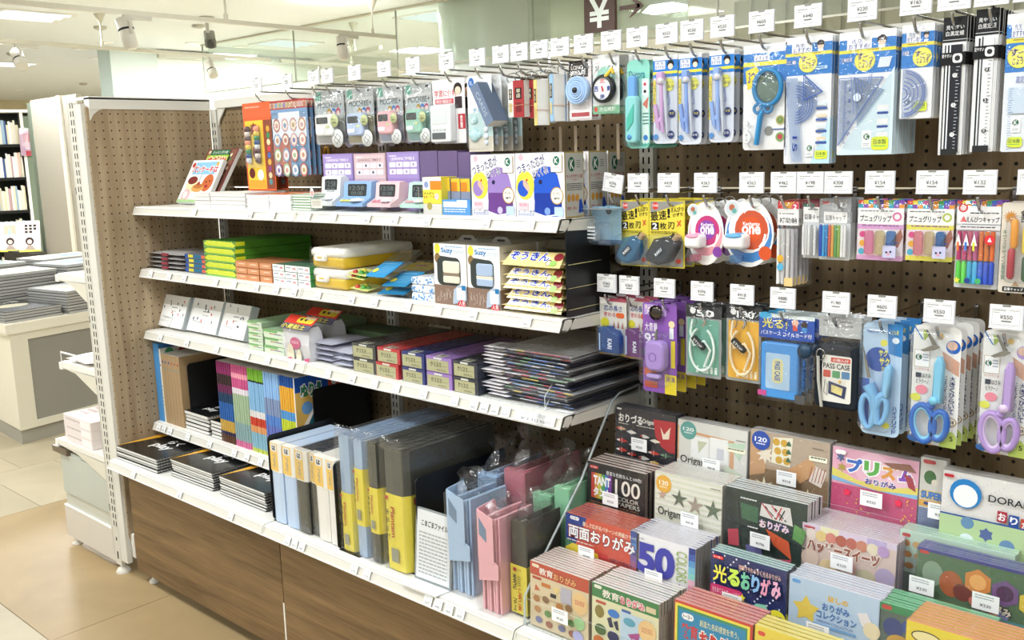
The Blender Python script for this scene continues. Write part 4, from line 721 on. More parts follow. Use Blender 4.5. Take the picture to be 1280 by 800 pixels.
def yel(b, col, lab, n):
    t, w, h = pack('sharpener_pack', lab, 'pencil sharpener', b, HY, lab+' packs')
    card(t, w, h, 'e9d64a', [('r', .03, .02, .97, .3, '9a9894'), ('p', [(.03, .2), (.97, .04), (.97, .98), (.03, .98)], 'ecd94e'), ('p', [(.1, .03), (.6, .03), (.4, .14), (.06, .2)], '9a9894'), ('c', .18, .085, .09, 'd8483e'), ('t', .1, .06, .26, .1, 'fff', '日本製', .01), ('t', .04, .16, .5, .3, '221e1a', '最速', .035, None, -.12), ('t', .52, .12, .6, .26, '221e1a', '!', .04), ('t', .62, .1, .97, .17, '221e1a', 'えんぴつ', .015, None, -.12), ('t', .68, .18, .95, .24, '221e1a', 'けずり', .015, None, -.12),
       ('r', .06, .33, .28, .44, '221e1a'), ('t', .1, .34, .24, .43, 'fff', '2', .03), ('t', .31, .33, .5, .43, '221e1a', '枚', .02), ('t', .54, .32, .72, .42, '221e1a', '刃', .02), ('l', [(.8, .3), (.9, .37)], .03, 'd85a3a'), ('l', [(.9, .29), (.8, .38)], .03, 'd85a3a'), ('x', .06, .46, .8, .5, 2, '6a5f20'), ('p', [(.02, .98), (.02, .78), (.4, .54), (.9, .5), (.97, .6), (.97, .98)], '9d9b96'), ('p', [(.5, .58), (.7, .48), (.74, .52), (.55, .62)], '2a2a2a'), ('R', .76, .86, .92, .93, .5, 'c44a3e')], .002)
    m = MB('tinted'); m.pill([(-w*.44, h*.2), (-w*.4, h*.1), (-w*.1, h*.05), (w*.2, h*.1), (w*.4, h*.3), (w*.44, h*.4), (w*.12, h*.47), (-w*.2, h*.44)], -.026, -.002, .006, col); m.build('sharpener_body', t)
    m = MB('plastic'); m.T = Matrix.Translation((-.002, -.0265, h*.25)) @ Matrix.Rotation(-.75, 4, 'Y'); m.ext(rr(-.012, -.006, .012, .006, .002), -.0012, 0, 1, '2a3440'); m.art(-.012, .006, .024, .012, [('t', .1, .25, .9, .75, 'e8eef0', 'RAKU', .02)], -.0013); m.build('badge', t)
    m = MB('plastic'); m.tube([(w*.3, -.012, h*.42), (w*.42, -.012, h*.5)], .006, 8, 'b89a7a'); m.build('pencil', t); blister(t, -w*.47, h*.03, w*.46, h*.5, .028, .014); stack(t, n, .034, dx=.001)
yel((775.5, 250, 811, 331), '4fa0cc', 'yellow sharpener card with a blue clear sharpener', 3); yel((811.5, 250, 856, 333), '55585a', 'yellow sharpener card with a grey smoke sharpener', 4)
def one(b, col, c2, c3, cap, lab, n):
    t, w, h = pack('hole_punch_pack', lab, 'craft punch', b, HY, lab+' packs')
    m = MB('paper'); m.ext(ell(0, h*.5, w*.5, h*.5, 30), 0, .0008, 1, 'f1f1ee'); R_ = w/2
    k = w/h
    m.art(-w/2, h, w, h, [('C', .5, .52, .47, c2, 1.1/ k*k), ('C', .5, .44, .42, 'f3f2f0', 1.05), ('C', .55, .45, .34, col, 1.08), ('l', [(.24, .3), (.3, .22), (.4, .15)], .05, 'f4f2f0'), ('p', [(.4, .1), (.5, .14), (.4, .21)], 'f4f2f0'), ('l', [(.84, .5), (.8, .62), (.72, .7)], .05, 'f4f2f0'), ('C', .54, .44, .24, c3, 1.0), ('t', .38, .33, .72, .38, 'fff', 'Kachatto', .02), ('t', .36, .385, .74, .51, 'fff', 'one', .03), ('C', .16, .14, .17, 'f3f3f1', 1), ('C', .16, .14, .135, 'c9d4d8', 1), ('c', .15, .12, .06, 'b86a50'), ('c', .2, .17, .05, '6aa8a0'), ('C', .84, .78, .13, c3, 1)], 0)
    m.build('card', t)
    m = MB('plastic'); m.pill(rr(-w*.4, h*.28, w*.04, h*.5, .008, 4), -.03, -.002, .006, 'f2f2f2'); m.pill(ell(-w*.17, h*.475, w*.17, h*.038, 16), -.032, -.004, .003, cap); m.build('punch_top', t)
    m = MB('blister'); m.ext(rr(-w*.36, h*.05, w*.0, h*.28, .006, 3), -.024, -.003, 1, 'fff'); m.build('punch_base', t); m = MB('tinted'); m.ext(rr(-w*.3, h*.07, -w*.06, h*.18, .004, 3), -.018, -.006, 1, 'd07a90' if cap.startswith('f') else '5a9ad0'); m.build('chip_tray', t)
    m = MB('plastic'); m.tube([(w*.12+.012*math.cos(a*.42), .001, h*1.0-.004+.01*math.sin(a*.42)) for a in range(15)], .0012, 5, '8a8884', None, True); m.build('hanger', t)
    stack(t, n, .036, dx=.001)
one((860, 252, 905, 330), 'c23f7a', 'e6a0ac', '8a4aa8', 'f2a8c4', 'round pink and purple punch card', 3); one((906.5, 249, 968, 332), 'c8583a', '4a86c8', 'd8592e', '6aaede', 'round orange and blue punch card', 3)
RB = ['d8333a', 'e8a53a', 'f0e04a', '5ab05a', '3a8ad0', '3a3f9a', '8a3a9a']
def mosaic(v0, v1, rows=2): return [('r', i/9, v0+(v1-v0)*j/rows, (i+1)/9, v0+(v1-v0)*(j+1)/rows, ['e8503a', 'f2a13a', 'f3e14a', '5ab86a', '3ab0c8', '3a6ad0', 'e86aa8', '8a4ab8', '243a8a'][(i*(2+j)+j*4) % 9]) for i in range(9) for j in range(rows)]
t, w, h = pack('pencil_extender_pack', 'clear pack of silver pencil extenders with red badge', 'pencil extenders', (972.5, 251, 999, 358), HY, 'pencil extender packs')
card(t, w, h*.28, 'fff', [('r', 0, 0, 1, .32, 'c8342e'), ('r', .3, .05, .8, .3, 'e8a53a'), ('c', .82, .24, .17, 'd83a5a'), ('t', .74, .14, .9, .34, 'fff', '2', .03), ('r', 0, .34, 1, 1, 'f6f6f4'), ('t', .1, .68, .92, .92, '1d1c1e', '補助軸', .03), ('x', .1, .5, .8, .6, 1, '555')], .001).location = (0, 0, h*.72)
m = MB('steel_paint')
for i, c in enumerate(('e6e6e4', 'c8c8c8', 'd8d6d6', 'b9b7bc')): m.tube([((-.36+.22*i)*w, -.005, h*.04), ((-.36+.22*i)*w, -.005, h*.68)], .0035, 8, c)
m.build('extenders', t); m = MB('paper'); m.lathe([(w*.16, 0), (0, .0003)], 14, 'e8b03a', None, 'y', (-w*.22, -.0098, h*.34)); m.lathe([(w*.16, 0), (0, .0003)], 14, '5ab0d8', None, 'y', (-w*.22, -.0098, h*.24)); m.box(-w*.02, -.0096, h*.02, w*.38, -.009, h*.12, 'e8c88a'); m.build('stickers', t)
bag(t, w, h, .012); stack(t, 5, .014, dx=.0005)
def caps(b, lab, cols, head, hc, txt, nm, n, dy=.016, hd=.3, body='d8dcde'):
    t, w, h = pack(nm, lab, 'pencil caps', b, HY, lab+' packs')
    card(t, w, h, body, head, .002, y=.004)
    m = MB('plastic'); k = len(cols); r = w*.42/k
    for i, c in enumerate(cols): x = (-.44+.88*(i+.5)/k)*w; m.tube([(x, -.0035, h*.06), (x, -.0035, h*(.97-hd)), (x, -.0035, h*(1-hd))], [r, r, r*.6], 8, c)
    m.build('caps', t); bag(t, w, h*.99, .01); stack(t, n, dy, dx=.0008); return t
caps((1003.5, 250, 1023.5, 322), 'narrow pack of silver pencil caps', ['e6e6e6', 'c9cacc', 'e2e2e2', '9a9ca0', 'dcdcdc'], [('r', 0, 0, 1, .12, '8a3040'), ('r', 0, .06, .7, .12, '3a6a5a'), ('r', 0, .12, 1, .38, 'f6f6f5'), ('x', .3, .15, .9, .2, 1, '444'), ('t', .08, .24, 1, .34, '222', '鉛筆キャ', .02)], None, '', 'pencil_cap_pack', 4, hd=.42)
caps((1024, 248, 1063, 324), 'grey headed pack of coloured metal pencil caps', ['2a4fb0', '3a9ad0', '2f7fc0', 'c8604a', 'd8a04a', '5a9a5a', '8aa84a', 'e6e6e4', 'd4d4d4'], [('r', 0, 0, 1, .4, 'a6a8ab'), ('r', .08, .05, .3, .09, 'd0484a'), ('C', .78, .1, .09, 'd8dadb', 1), ('t', .73, .06, .83, .13, '777', '6', .02), ('R', .14, .22, .9, .4, .1, 'f4f4f3'), ('t', .2, .27, .84, .36, '222', '鉛筆キャップ', .012)], None, '', 'pencil_cap_pack', 4, hd=.42)
def grip(b, lab, c3, acc, bot, cat='pencil grips'):
    t, w, h = pack('grip_pack', lab, 'pencil grips', b, HY, lab+' packs')
    card(t, w, h, 'e9d9e2', mosaic(0, .13)+[('r', 0, .13, 1, .4, 'f7f7f7'), ('x', .06, .17, .8, .21, 1, '555'), ('t', .05, .25, .74, .36, '1b1b1e', 'プニュグリップ', .025), ('C', .86, .27, .1, acc, 1), ('C', .86, .27, .06, 'f2f2f2', 1), ('r', 0, .4, 1, .48, bot), ('x', .1, .41, .9, .46, 1, '8a5a8a'), ('r', 0, .48, 1, .92, 'e4d6dc'), ('p', [(0, .92), (1, .92), (1, 1), (0, 1)], bot), ('c', .12, .57, .07, 'd84a8a'), ('c', .12, .72, .07, 'e8b03a'), ('c', .1, .86, .07, '4ab0d0'), ('C', .62, .54, .08, 'f4f4f4', .8), ('p', [(.72, .72), (.95, .46), (1, .6), (.9, .78)], 'a86a5a'), ('l', [(.62, .72), (.9, .7)], .02, '3a6ad0')], .002, y=.004)
    m = MB('tinted')
    for i, c in enumerate(c3): x = (-.22+.24*i)*w; m.ext(rr(x-w*.09, h*.1, x+w*.09, h*.5, .004, 3), -.005, .002, 1, c)
    m.build('grips', t); MB('paper').box(w*.12, -.008, h*.06, w*.4, -.0078, h*.26, 'c4c4e4').art(w*.12, h*.26, w*.28, h*.2, [('c', .3, .55, .08, '222'), ('c', .62, .5, .08, '222'), ('c', .45, .7, .1, 'f0a0b0')], -.008).build('face_print', t)
    bag(t, w, h*.99, .01); stack(t, 3, .02)
grip((1072.5, 250, 1130, 324), 'white and rainbow grip pack with pink badge', ['e88ab0', 'd8cc9a', '4a86c8'], 'e070a8', 'd8a0d0'); grip((1134, 251, 1193, 325), 'white and rainbow grip pack with green badge', ['e8909a', 'd8c89a', '2f74b8'], 'b8cc4a', 'e6e05a')
t = caps((1196.5, 251, 1252, 359), 'rainbow long pencil caps with a red round logo', ['5ac04a', '6ad05a', '3aa8c8', '4ab0e0', '3a6ad0', '3a5ac8', '2f4fb8'], mosaic(0, .08, 2)+[('r', 0, .06, 1, .26, 'f7f7f7'), ('c', .14, .08, .11, 'd8333a'), ('c', .14, .08, .07, 'f4d8d8'), ('p', [(.08, .24), (.16, .17), (.24, .24)], 'e86a6a'), ('x', .3, .13, .95, .16, 1, '333'), ('t', .22, .18, .97, .245, '1b1b1e', 'えんぴつキャップ', .02), ('r', 0, .28, 1, .33, 'eee'), ('x', .1, .29, .9, .32, 1, '444')], None, '', 'pencil_cap_pack', 3, hd=.68)
w, h = fb(1196.5, 251, 1252, 359, HY)[2:]
m = MB('plastic')
for i, c in enumerate(('b03a6a', 'c04a7a', 'c8607a', 'b85a8a', 'd8743a', 'd87a30', 'd06a3a')): x = (-.44+.88*(i+.5)/7)*w; m.tube([(x, -.0045, h*.33), (x, -.0045, h*.66)], w*.055, 8, c)
m.art(-w/2, h, w, h, [('p', [(.06+.18*i, .5), (.13+.18*i, .36), (.2+.18*i, .5)], c) for i, c in enumerate(('f4f0f4', 'f4f0f4', 'f4f0f4'))]+[('r', .1+.18*i, .46, .15+.18*i, .56, c) for i, c in enumerate(('e8743a', '3a7ad0', 'd8e04a'))]+[('c', .84, .43, .12, 'd8333a'), ('t', .79, .4, .89, .45, 'fff', '▲', .01), ('s', .14, .9, .09, 'f0e04a'), ('c', .38, .9, .07, '24408a'), ('c', .62, .9, .07, '4ab06a')], -.012); 
o = m.build('upper_caps', t)
t, w, h = pack('crayon_pencil_pack', 'cream card of orange and red short pencils', 'pencils', (1253.5, 253, 1312, 365), HY, 'short pencil packs')
card(t, w, h, 'ded6c8', [('s', .2, .16, .17, 'c88a3a', 14, .5), ('t', .42, .08, .8, .22, '2a2622', '割れ', .03), ('T', .05, .3, .14, .86, '3a7a5a', 'キッズデザイン賞受賞', .005), ('p', [(.3, .92), (.38, .86), (.46, .92)], 'b89a7a'), ('R', .1, .93, .6, .985, .2, '2a2826'), ('t', .14, .94, .56, .975, 'fff', '鉛筆キャップ', .01)], .004)
m = MB('plastic')
for i, (x, z0, z1, c) in enumerate(((-.18, .5, .82, 'e89a2a'), (-.22, .16, .5, 'b0323a'), (.08, .44, .74, 'e8d04a'), (.1, .14, .42, '3a5a3a'), (.34, .3, .7, '4a8ac0'))): m.tube([(x*w, -.006, h*z0), (x*w, -.006, h*z0+.004), (x*w, -.006, h*z1-.004), (x*w, -.006, h*z1)], [.003, w*.085, w*.085, .003], 10, c)
m.build('pencils', t); blister(t, -w*.36, h*.12, w*.46, h*.86, .014, .01); stack(t, 3, .022)
# =============== LOWER ROW ===============
def shin(b, col, lab, n, Y=HY):
    t, w, h = pack('core_sharpener_pack', lab, 'pencil sharpener', b, Y, lab+' packs')
    card(t, w, h, 'd9d6d0', [('r', 0, 0, 1, .06, 'b85a6a'), ('r', .0, .6, .06, 1, 'c84a3a'), ('p', [(0, 0), (.4, .02), (.2, .1), (.05, .12)], 'f2f0ee'), ('t', .16, .13, .84, .23, '23438f', '芯の長さ', .02), ('t', .16, .25, .6, .33, 'c03a4a', '変わる', .02), ('R', .62, .25, .92, .34, .4, 'd8683a'), ('C', .2, .44, .16, 'd3cc3a', 1), ('p', [(.5, .52), (.54, .4), (.58, .52)], 'a8583a'), ('p', [(.66, .52), (.7, .38), (.74, .52)], 'a8583a'), ('p', [(.82, .52), (.86, .4), (.9, .52)], 'a8583a'), ('C', .1, .93, .08, 'c83a3a', 1), ('r', .0, .97, 1, 1, 'c8a83a')], .006)
    m = MB('tinted'); m.pill([(-w*.36, h*.06), (w*.4, h*.06), (w*.4, h*.36), (w*.3, h*.45), (w*.06, h*.48), (w*.04, h*.52), (-w*.36, h*.5)], -.022, -.002, .004, col); m.build('sharpener_body', t)
    MB('plastic').art(-w/2, h, w, h, [('v', .52, .68, .68, .86, 'dfe6f2', 'KARI', .03), ('r', .2, .6, .25, .9, 'a8c4e8')], -.0225).build('lettering', t); blister(t, -w*.42, h*.03, w*.46, h*.54, .025, .008); stack(t, n, .03)
shin((749.5, 371, 783, 441), '2f78c8', 'grey card with a blue clear pencil sharpener', 3); shin((784, 371, 812, 447), '9a4ab0', 'grey card with a purple clear pencil sharpener', 2, HY+.01)
t, w, h = pack('alarm_pack', 'purple card with a lilac personal alarm', 'personal alarm', (803.5, 377, 846, 487.5), HY-.004, 'lilac personal alarm packs')
card(t, w, h, '8a5ab0', [('R', .04, .02, .7, .14, .1, 'b89ad8'), ('t', .08, .03, .6, .075, 'f2f0c8', '防犯用', .02), ('t', .1, .085, .6, .13, 'f8f2fa', 'アラーム', .02), ('t', .06, .22, .44, .32, 'f4ecfa', '大音量', .02), ('t', .05, .34, .44, .47, 'f6f0fb', '93', .03), ('R', .05, .52, .2, .6, .1, '5aa86a'), ('t', .07, .62, .17, .7, 'eee', 'dB', .01), ('R', .05, .73, .42, .82, .2, 'd86a3a'), ('R', .05, .88, .45, .95, .2, 'c8583a'), ('r', .66, .78, 1, 1, 'e0cc3a'), ('t', .7, .8, .96, .86, '5a3a8a', '実演', .01), ('C', .86, .22, .09, 'f0d8b0', 1), ('r', .8, .26, .92, .38, 'e8e8f0'), ('r', .84, .4, .96, .7, 'e0cc3a'), ('c', .5, .05, .08, '5a3a7a')], .006)
m = MB('plastic'); m.pill(rr(-w*.3, h*.26, w*.28, h*.6, .016, 5), -.022, -.002, .006, 'a98ad0'); m.tube([(w*-.04+.0085*math.cos(a*.35), -.0225, h*.42+.0085*math.sin(a*.35)) for a in range(18)], .0008, 4, '8a68b8', None, True); m.bbox(-w*.3, -.014, h*.17, w*.1, -.004, h*.22, .004, 'b49ada'); m.build('alarm', t)
m = MB('chrome'); m.tube([(0, -.012, h*.6), (0, -.014, h*.66), (w*.04, -.014, h*.72)], .003, 6, 'aaa'); m.lathe([(w*.17, 0), (w*.19, .004), (w*.1, .006), (0, .006)], 20, '5a5450', None, 'y', (-w*.04, -.006, h*.9)); m.build('chain', t); blister(t, -w*.44, h*.1, w*.4, h*.7, .026, .01); stack(t, 4, .036, dx=.001)
def coil(b, bg, cc, num, lab, n):
    t, w, h = pack('coil_cord_pack', lab, 'cord reel', b, HY, lab+' packs')
    card(t, w, h, '9aa0a0', [('r', 0, 0, 1, .18, '26282a'), ('t', .1, .02, .5, .06, 'd8d8d8', 'リール', .01), ('C', .2, .09, .08, 'e8e8e8', 1), ('t', .3, .07, .8, .16, 'f2f2f2', num, .03), ('R', .06, .2, .94, .96, .05, bg), ('t', .3, .84, .9, .94, 'e8f4ee' if bg != 'e8b23a' else 'f8ecd0', 'idii', .02)], .003)
    m = MB('plastic'); m.tube([(w*.02+w*.34*math.sin(a*.3), -.008, h*(.4-.3*math.cos(a*.3))) for a in range(-9, 10)], .0026, 7, cc); m.tube([(-w*.24, -.009, h*.8), (-w*.3, -.009, h*.62), (-w*.2, -.009, h*.44), (w*.1, -.01, h*.52), (w*.26, -.009, h*.4), (w*.1, -.009, h*.16)], .0026, 7, cc)
    m.build('cord', t); m = MB('chrome'); m.tube([(-w*.2+.006*math.cos(a*.45), -.01, h*.78+.009*math.sin(a*.45)) for a in range(14)], .001, 5, 'aaa', None, True); m.tube([(w*.05, -.01, h*.86), (w*.14, -.012, h*.78), (w*.06, -.01, h*.72)], .003, 6, 'ccc'); m.build('clip', t)
    m = MB('plastic'); m.T = Matrix.Translation((0, -.014, h*.48)) @ Matrix.Rotation(.7, 4, 'Y'); m.bbox(-.02, -.004, -.005, .014, .004, .005, .002, '26282a'); m.art(-.018, .004, .03, .008, [('t', .1, .2, .9, .8, 'ddd', 'STOP', .01)], -.004); m.build('stopper', t)
    bag(t, w, h*.99, .014); stack(t, n, .024, dx=.001)
coil((857.5, 379, 902, 468), '6fae9a', 'dfeee8', '50', 'black headed green card with a clear coil cord', 3); coil((908.5, 380, 952, 474), 'e8b23a', 'f0ddb8', '100', 'black headed yellow card with a cream coil cord', 3)
t, w, h = pack('pass_case_pack', 'light blue pass case in a clear bag with blue header', 'pass case', (949.5, 390, 1019, 497), HY, 'light blue pass cases')
card(t, w, h*.28, '1f4fb0', [('r', 0, 0, 1, .16, 'd8e4e0'), ('C', .12, .1, .12, '4aa8d8', .5), ('t', .06, .2, .52, .6, 'e8dc3a', '光る!', .03), ('c', .66, .3, .06, 'e8b8a0'), ('c', .82, .35, .06, '3a2a24'), ('r', .62, .4, .7, .62, 'd8503a'), ('r', .78, .45, .87, .65, '3a8ad0'), ('t', .04, .7, .96, .88, 'fff', 'パスケース コイルコード付', .01)], .002, y=-.001).location = (0, 0, h*.72)
m = MB('plastic'); m.pill(rr(-w*.42, h*.04, w*.26, h*.68, .006, 4), -.01, 0, .003, '4a92d8'); m.build('case', t)
m = MB('gloss'); m.ext(rr(-w*.32, h*.15, w*.12, h*.56, .003, 2), -.0106, -.0101, 1, 'a9c8e4'); m.ext(rr(-w*.2, h*.22, w*.0, h*.5, .008, 4), -.0109, -.0106, 1, 'd8d4a0'); m.art(-w*.2, h*.5, w*.2, h*.28, [('v', .25, .1, .75, .9, '3a6ab0', 'PASS CASE', .02)], -.0109); m.build('window', t)
m = MB('plastic'); m.lathe([(w*.12, 0), (w*.12, .006), (0, .007)], 18, '1f3f5a', None, 'y', (w*.36, -.004, h*.62)); m.tube([(w*.36, -.008, h*(.52-.012*i)+.002*math.sin(i*2)) for i in range(26)], .003, 6, '2f5f9a'); m.build('coil_reel', t)
MB('paper').box(-w*.46, -.011, h*.06, -w*.3, -.0105, h*.12, 'c0508a').build('pink_label', t); MB('paper').box(w*.22, -.0112, h*.02, w*.4, -.0108, h*.12, '555').build('grey_label', t); bag(t, w, h, .016); stack(t, 3, .026, dx=.001)
t, w, h = pack('pass_case_pack', 'black fabric pass case with a pass case picture card', 'pass case', (1021, 391, 1080, 505), HY, 'black pass cases')
m = MB('matte'); m.pill(rr(-w*.46, h*.0, w*.5, h*.68, .012, 4), -.014, 0, .005, '20262e'); m.build('case', t)
card(t, w*.62, h*.5, 'e4e2da', [('R', .3, .04, .96, .14, .1, 'c8574a'), ('t', .36, .06, .9, .125, 'fff', '小物入付', .01), ('t', .04, .17, .96, .28, '2a2a2a', 'PASS CASE', .01), ('R', .05, .32, .3, .47, .1, 'c8574a'), ('R', .36, .32, .62, .47, .1, '5a9a6a'), ('R', .68, .32, .95, .47, .1, '5a86b0'), ('p', [(.24, .55), (.86, .64), (.8, .9), (.24, .82)], '3a3f62'), ('p', [(.34, .62), (.74, .68), (.7, .84), (.34, .78)], 'd8cc8a'), ('l', [(.12, .52), (.08, .8), (.2, .86), (.2, .6)], .02, '8a8884'), ('c', .62, .54, .05, 'd8b04a')], .004, name='picture_card', y=-.0155).location = (w*.04, 0, h*.08)
m = MB('matte'); m.tube([(-w*.34, -.02, h*.56), (-w*.32, -.02, h*.3), (-w*.24, -.02, h*.02)], .003, 6, 'b9b8b0'); m.build('cord', t); m = MB('chrome'); m.tube([(-w*.3+.008*math.cos(a*.45), -.018, h*.58+.01*math.sin(a*.45)) for a in range(14)], .0012, 5, 'aaa', None, True); m.build('ring', t)
card(t, w*.9, h*.22, 'b9bcbc', [('x', .1, .2, .8, .6, 2, '8a8c8c')], .002, y=.002, name='header').location = (0, 0, h*.76); bag(t, w, h, .02); stack(t, 2, .04, dx=.001)
# ---- scissors ----
def loop(m, cx, cz, rx, rz, r, col, y=-.012, rot=0, inner=None):
    P = []
    for k in range(22):
        a = 2*math.pi*k/22; x, z = rx*math.cos(a), rz*math.sin(a); P.append((cx+x*math.cos(rot)-z*math.sin(rot), y, cz+x*math.sin(rot)+z*math.cos(rot)))
    m.tube(P, r, 8, col, None, True, .9)
    if inner:
        m.tube([(cx+(p[0]-cx)*.84, y-.0005, cz+(p[2]-cz)*.84) for p in P], r*.62, 6, inner, None, True)
def scis(b, lab, kind, col, col2, n):
    t, w, h = pack('scissors_pack', lab, 'scissors', b, HY, lab+' packs')
    if kind == 'a':
        card(t, w, h, 'bcd6ee', [('C', .4, .32, .32, '2452a8', 1.0), ('p', [(.62, 0), (1, 0), (1, .28), (.66, .26)], '3f86c8'), ('C', .54, .17, .09, 'e8e05a', 1), ('t', .42, .23, .64, .29, 'f3ec5a', 'サク', .03), ('t', .44, .3, .7, .37, 'f3ec5a', 'サク', .03), ('t', .5, .38, .66, .42, 'f3ec5a', '切れる', .02), ('t', .68, .05, .9, .09, 'f0e86a', 'こども用', .02), ('C', .84, .14, .09, 'e8f2fa', .9), ('t', .1, .06, .4, .09, '2452a8', '学童はさみ', .01), ('r', .0, .5, .2, .95, '3a6ac0'), ('T', .82, .72, .93, .97, '1f3f8a', 'ハイブリッド', .01), ('C', .66, .9, .1, 'e0d83a', .8), ('R', .02, .9, .1, .96, .1, 'fff')], .01)
        m = MB('chrome'); m.ext([(-w*.46, h*.83), (-w*.43, h*.8), (-w*.2, h*.52), (-w*.3, h*.52)], -.012, -.010, 1, 'bbb'); m.build('blade', t)
        m = MB('plastic'); loop(m, -w*.26, h*.22, w*.16, h*.145, .0055, col, rot=.1); loop(m, w*.1, h*.24, w*.13, h*.115, .0055, col, rot=-.15); m.pill([(w*.08, h*.4), (w*.28, h*.36), (w*.34, h*.62), (w*.24, h*.66), (w*.14, h*.62)], -.018, -.004, .004, col2)
        m.tube([(-w*.26, -.012, h*.46), (-w*.1, -.012, h*.36), (w*.0, -.012, h*.12)], [.011, .008, .006], 8, col); m.tube([(w*.18, -.012, h*.4), (w*.02, -.012, h*.36), (-w*.14, -.012, h*.12)], [.007, .007, .006], 8, col); m.build('handles', t)
    else:
        card(t, w, h, 'f3f2ee', [('l', [(.02, .02), (.2, .12)], .03, '5a8ac8'), ('p', [(.2, .03), (.34, .08), (.22, .13)], 'a8c05a'), ('s', .56, .08, .1, 'd8b46a', 12, .5), ('C', .84, .16, .15, col, 1), ('C', .82, .15, .11, 'e6c0a8', .9), ('p', [(.62, .2), (.98, .28), (.98, .4), (.7, .34)], 'd8a890'),
          ('R', .04, .21, .36, .35, .05, 'fff'), ('l', [(.04, .21), (.36, .21), (.36, .35), (.04, .35), (.04, .21)], .008, 'b89a5a'), ('C', .13, .27, .07, '1d6a50', 1), ('t', .1, .245, .17, .295, 'fff', 'K', .01), ('x', .22, .24, .34, .31, 3, '9ab'), ('t', .06, .36, .36, .38, 'c8574a', 'キッズデザイン賞', .005), ('R', .08, .4, .2, .44, .1, '23304a'), ('t', .22, .4, .4, .44, '222', 'はさみ', .01), ('t', .1, .45, .36, .49, '222', 'ヒラクーノ', .01), ('C', .22, .54, .13, 'e88a9a', .8), ('C', .1, .61, .11, 'dfe05a', .8), ('T', .8, .4, .92, .72, '23306a', '大きくひらいて', .02), ('T', .68, .4, .76, .68, '23306a', 'じょうずに切れる', .005), ('C', .86, .78, .13, '9a7a30', .75), ('C', .86, .78, .11, 'f6f0e0', .75), ('t', .78, .765, .94, .795, '3a3020', '教科書', .01), ('p', [(.62, .9), (.9, .86), (1, .9), (1, 1), (.66, 1)], 'b8cc6a'), ('t', .86, .9, .93, .94, '222', '5', .02), ('C', .1, .96, .14, '3a6ab0', .6), ('p', [(.2, 1), (.4, .95), (.5, 1)], 'e8b87a')], .01)
        m = MB('chrome'); m.ext([(-w*.1, h*.84), (-w*.3, h*.8), (-w*.22, h*.79), (-w*.0, h*.81), (w*.12, h*.84), (0, h*.86)], -.012, -.010, 1, 'bbb'); m.ext([(-w*.22, h*.97), (-w*.18, h*.97), (w*.06, h*.84), (-w*.02, h*.82)], -.009, -.007, 1, 'aaa'); m.build('blade', t)
        m = MB('plastic'); loop(m, -w*.17, h*.19, w*.23, h*.155, .0058, col, rot=.12, inner=col2); loop(m, w*.17, h*.19, w*.16, h*.12, .0058, col, rot=-.1, inner=col2); m.tube([(-w*.04, -.012, h*.34), (w*.02, -.012, h*.38)], [.008, .006], 8, col); m.build('handles', t)
        m = MB('plastic'); m.pill([(w*.0, h*.38), (w*.22, h*.38), (w*.22, h*.7), (w*.16, h*.76), (w*.08, h*.76), (w*.02, h*.7)], -.018, -.006, .003, col2 if col != 'b494d4' else 'b99cd8'); m.lathe([(.007, 0), (.007, .003), (0, .004)], 14, col2, None, 'y', (w*.06, -.018, h*.4)); m.build('blade_cap', t)
    blister(t, -w*.49, h*.05, w*.36, h*.97, .02, .012); stack(t, n, .026, dx=.001)
scis((1080, 402, 1129, 540), 'light blue children scissors with handles low on a blue card', 'a', '7fb8e4', '8cc4ea', 4); scis((1143, 405, 1203, 551), 'dark and light blue scissors on a white card', 'b', '2f6ac0', '7fc8e8', 5); scis((1230.5, 411, 1292, 563), 'lilac scissors on a white card at the right edge', 'b', 'b494d4', 'dcc4ea', 3)
# =============== GOODS ON THE SHELVES ===============
def sitem(name, lab, cat, b, z, Y, group=None, zoff=0, rz=0):
    cx, zb, w, h = fb(*b, Y); t = thing(name, lab, cat, (cx, Y, z+.0012+zoff), group, (0, 0, rz)); return t, w, h
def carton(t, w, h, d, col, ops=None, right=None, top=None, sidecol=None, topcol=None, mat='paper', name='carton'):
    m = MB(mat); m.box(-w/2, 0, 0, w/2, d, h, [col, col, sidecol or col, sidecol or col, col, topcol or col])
    if ops: m.art(-w/2, h, w, h, ops)
    if right: m.T = Matrix.Translation((w/2, 0, 0)); m.lay = 0; m.art(0, h, d, h, right, 0, plane='x'); m.T = None
    if top: m.lay = 0; m.T = Matrix.Translation((0, 0, h)); m.art(-w/2, d, w, d, top, 0, plane='z'); m.T = None
    return m.build(name, t)
def pages(t, w, h, d, n, name='pages', cover='f2f1ee', col='e6e5e1', dr=.0):
    """one flat-lying book: cover and page block"""
    m = MB('paper'); m.box(-w/2+.001, .001, .0006, w/2-.001, d-.001, h-.0006, col); m.build(name, t)
    m = MB('paper'); m.box(-w/2, 0, 0, w/2, d, .0006, cover); m.box(-w/2, 0, h-.0006, w/2, d, h, cover); return m
def ordlab(base, i, n): return base + (', topmost in pile' if i == n-1 else ', lowest in pile' if i == 0 else ', %s from pile bottom' % ORD[i])
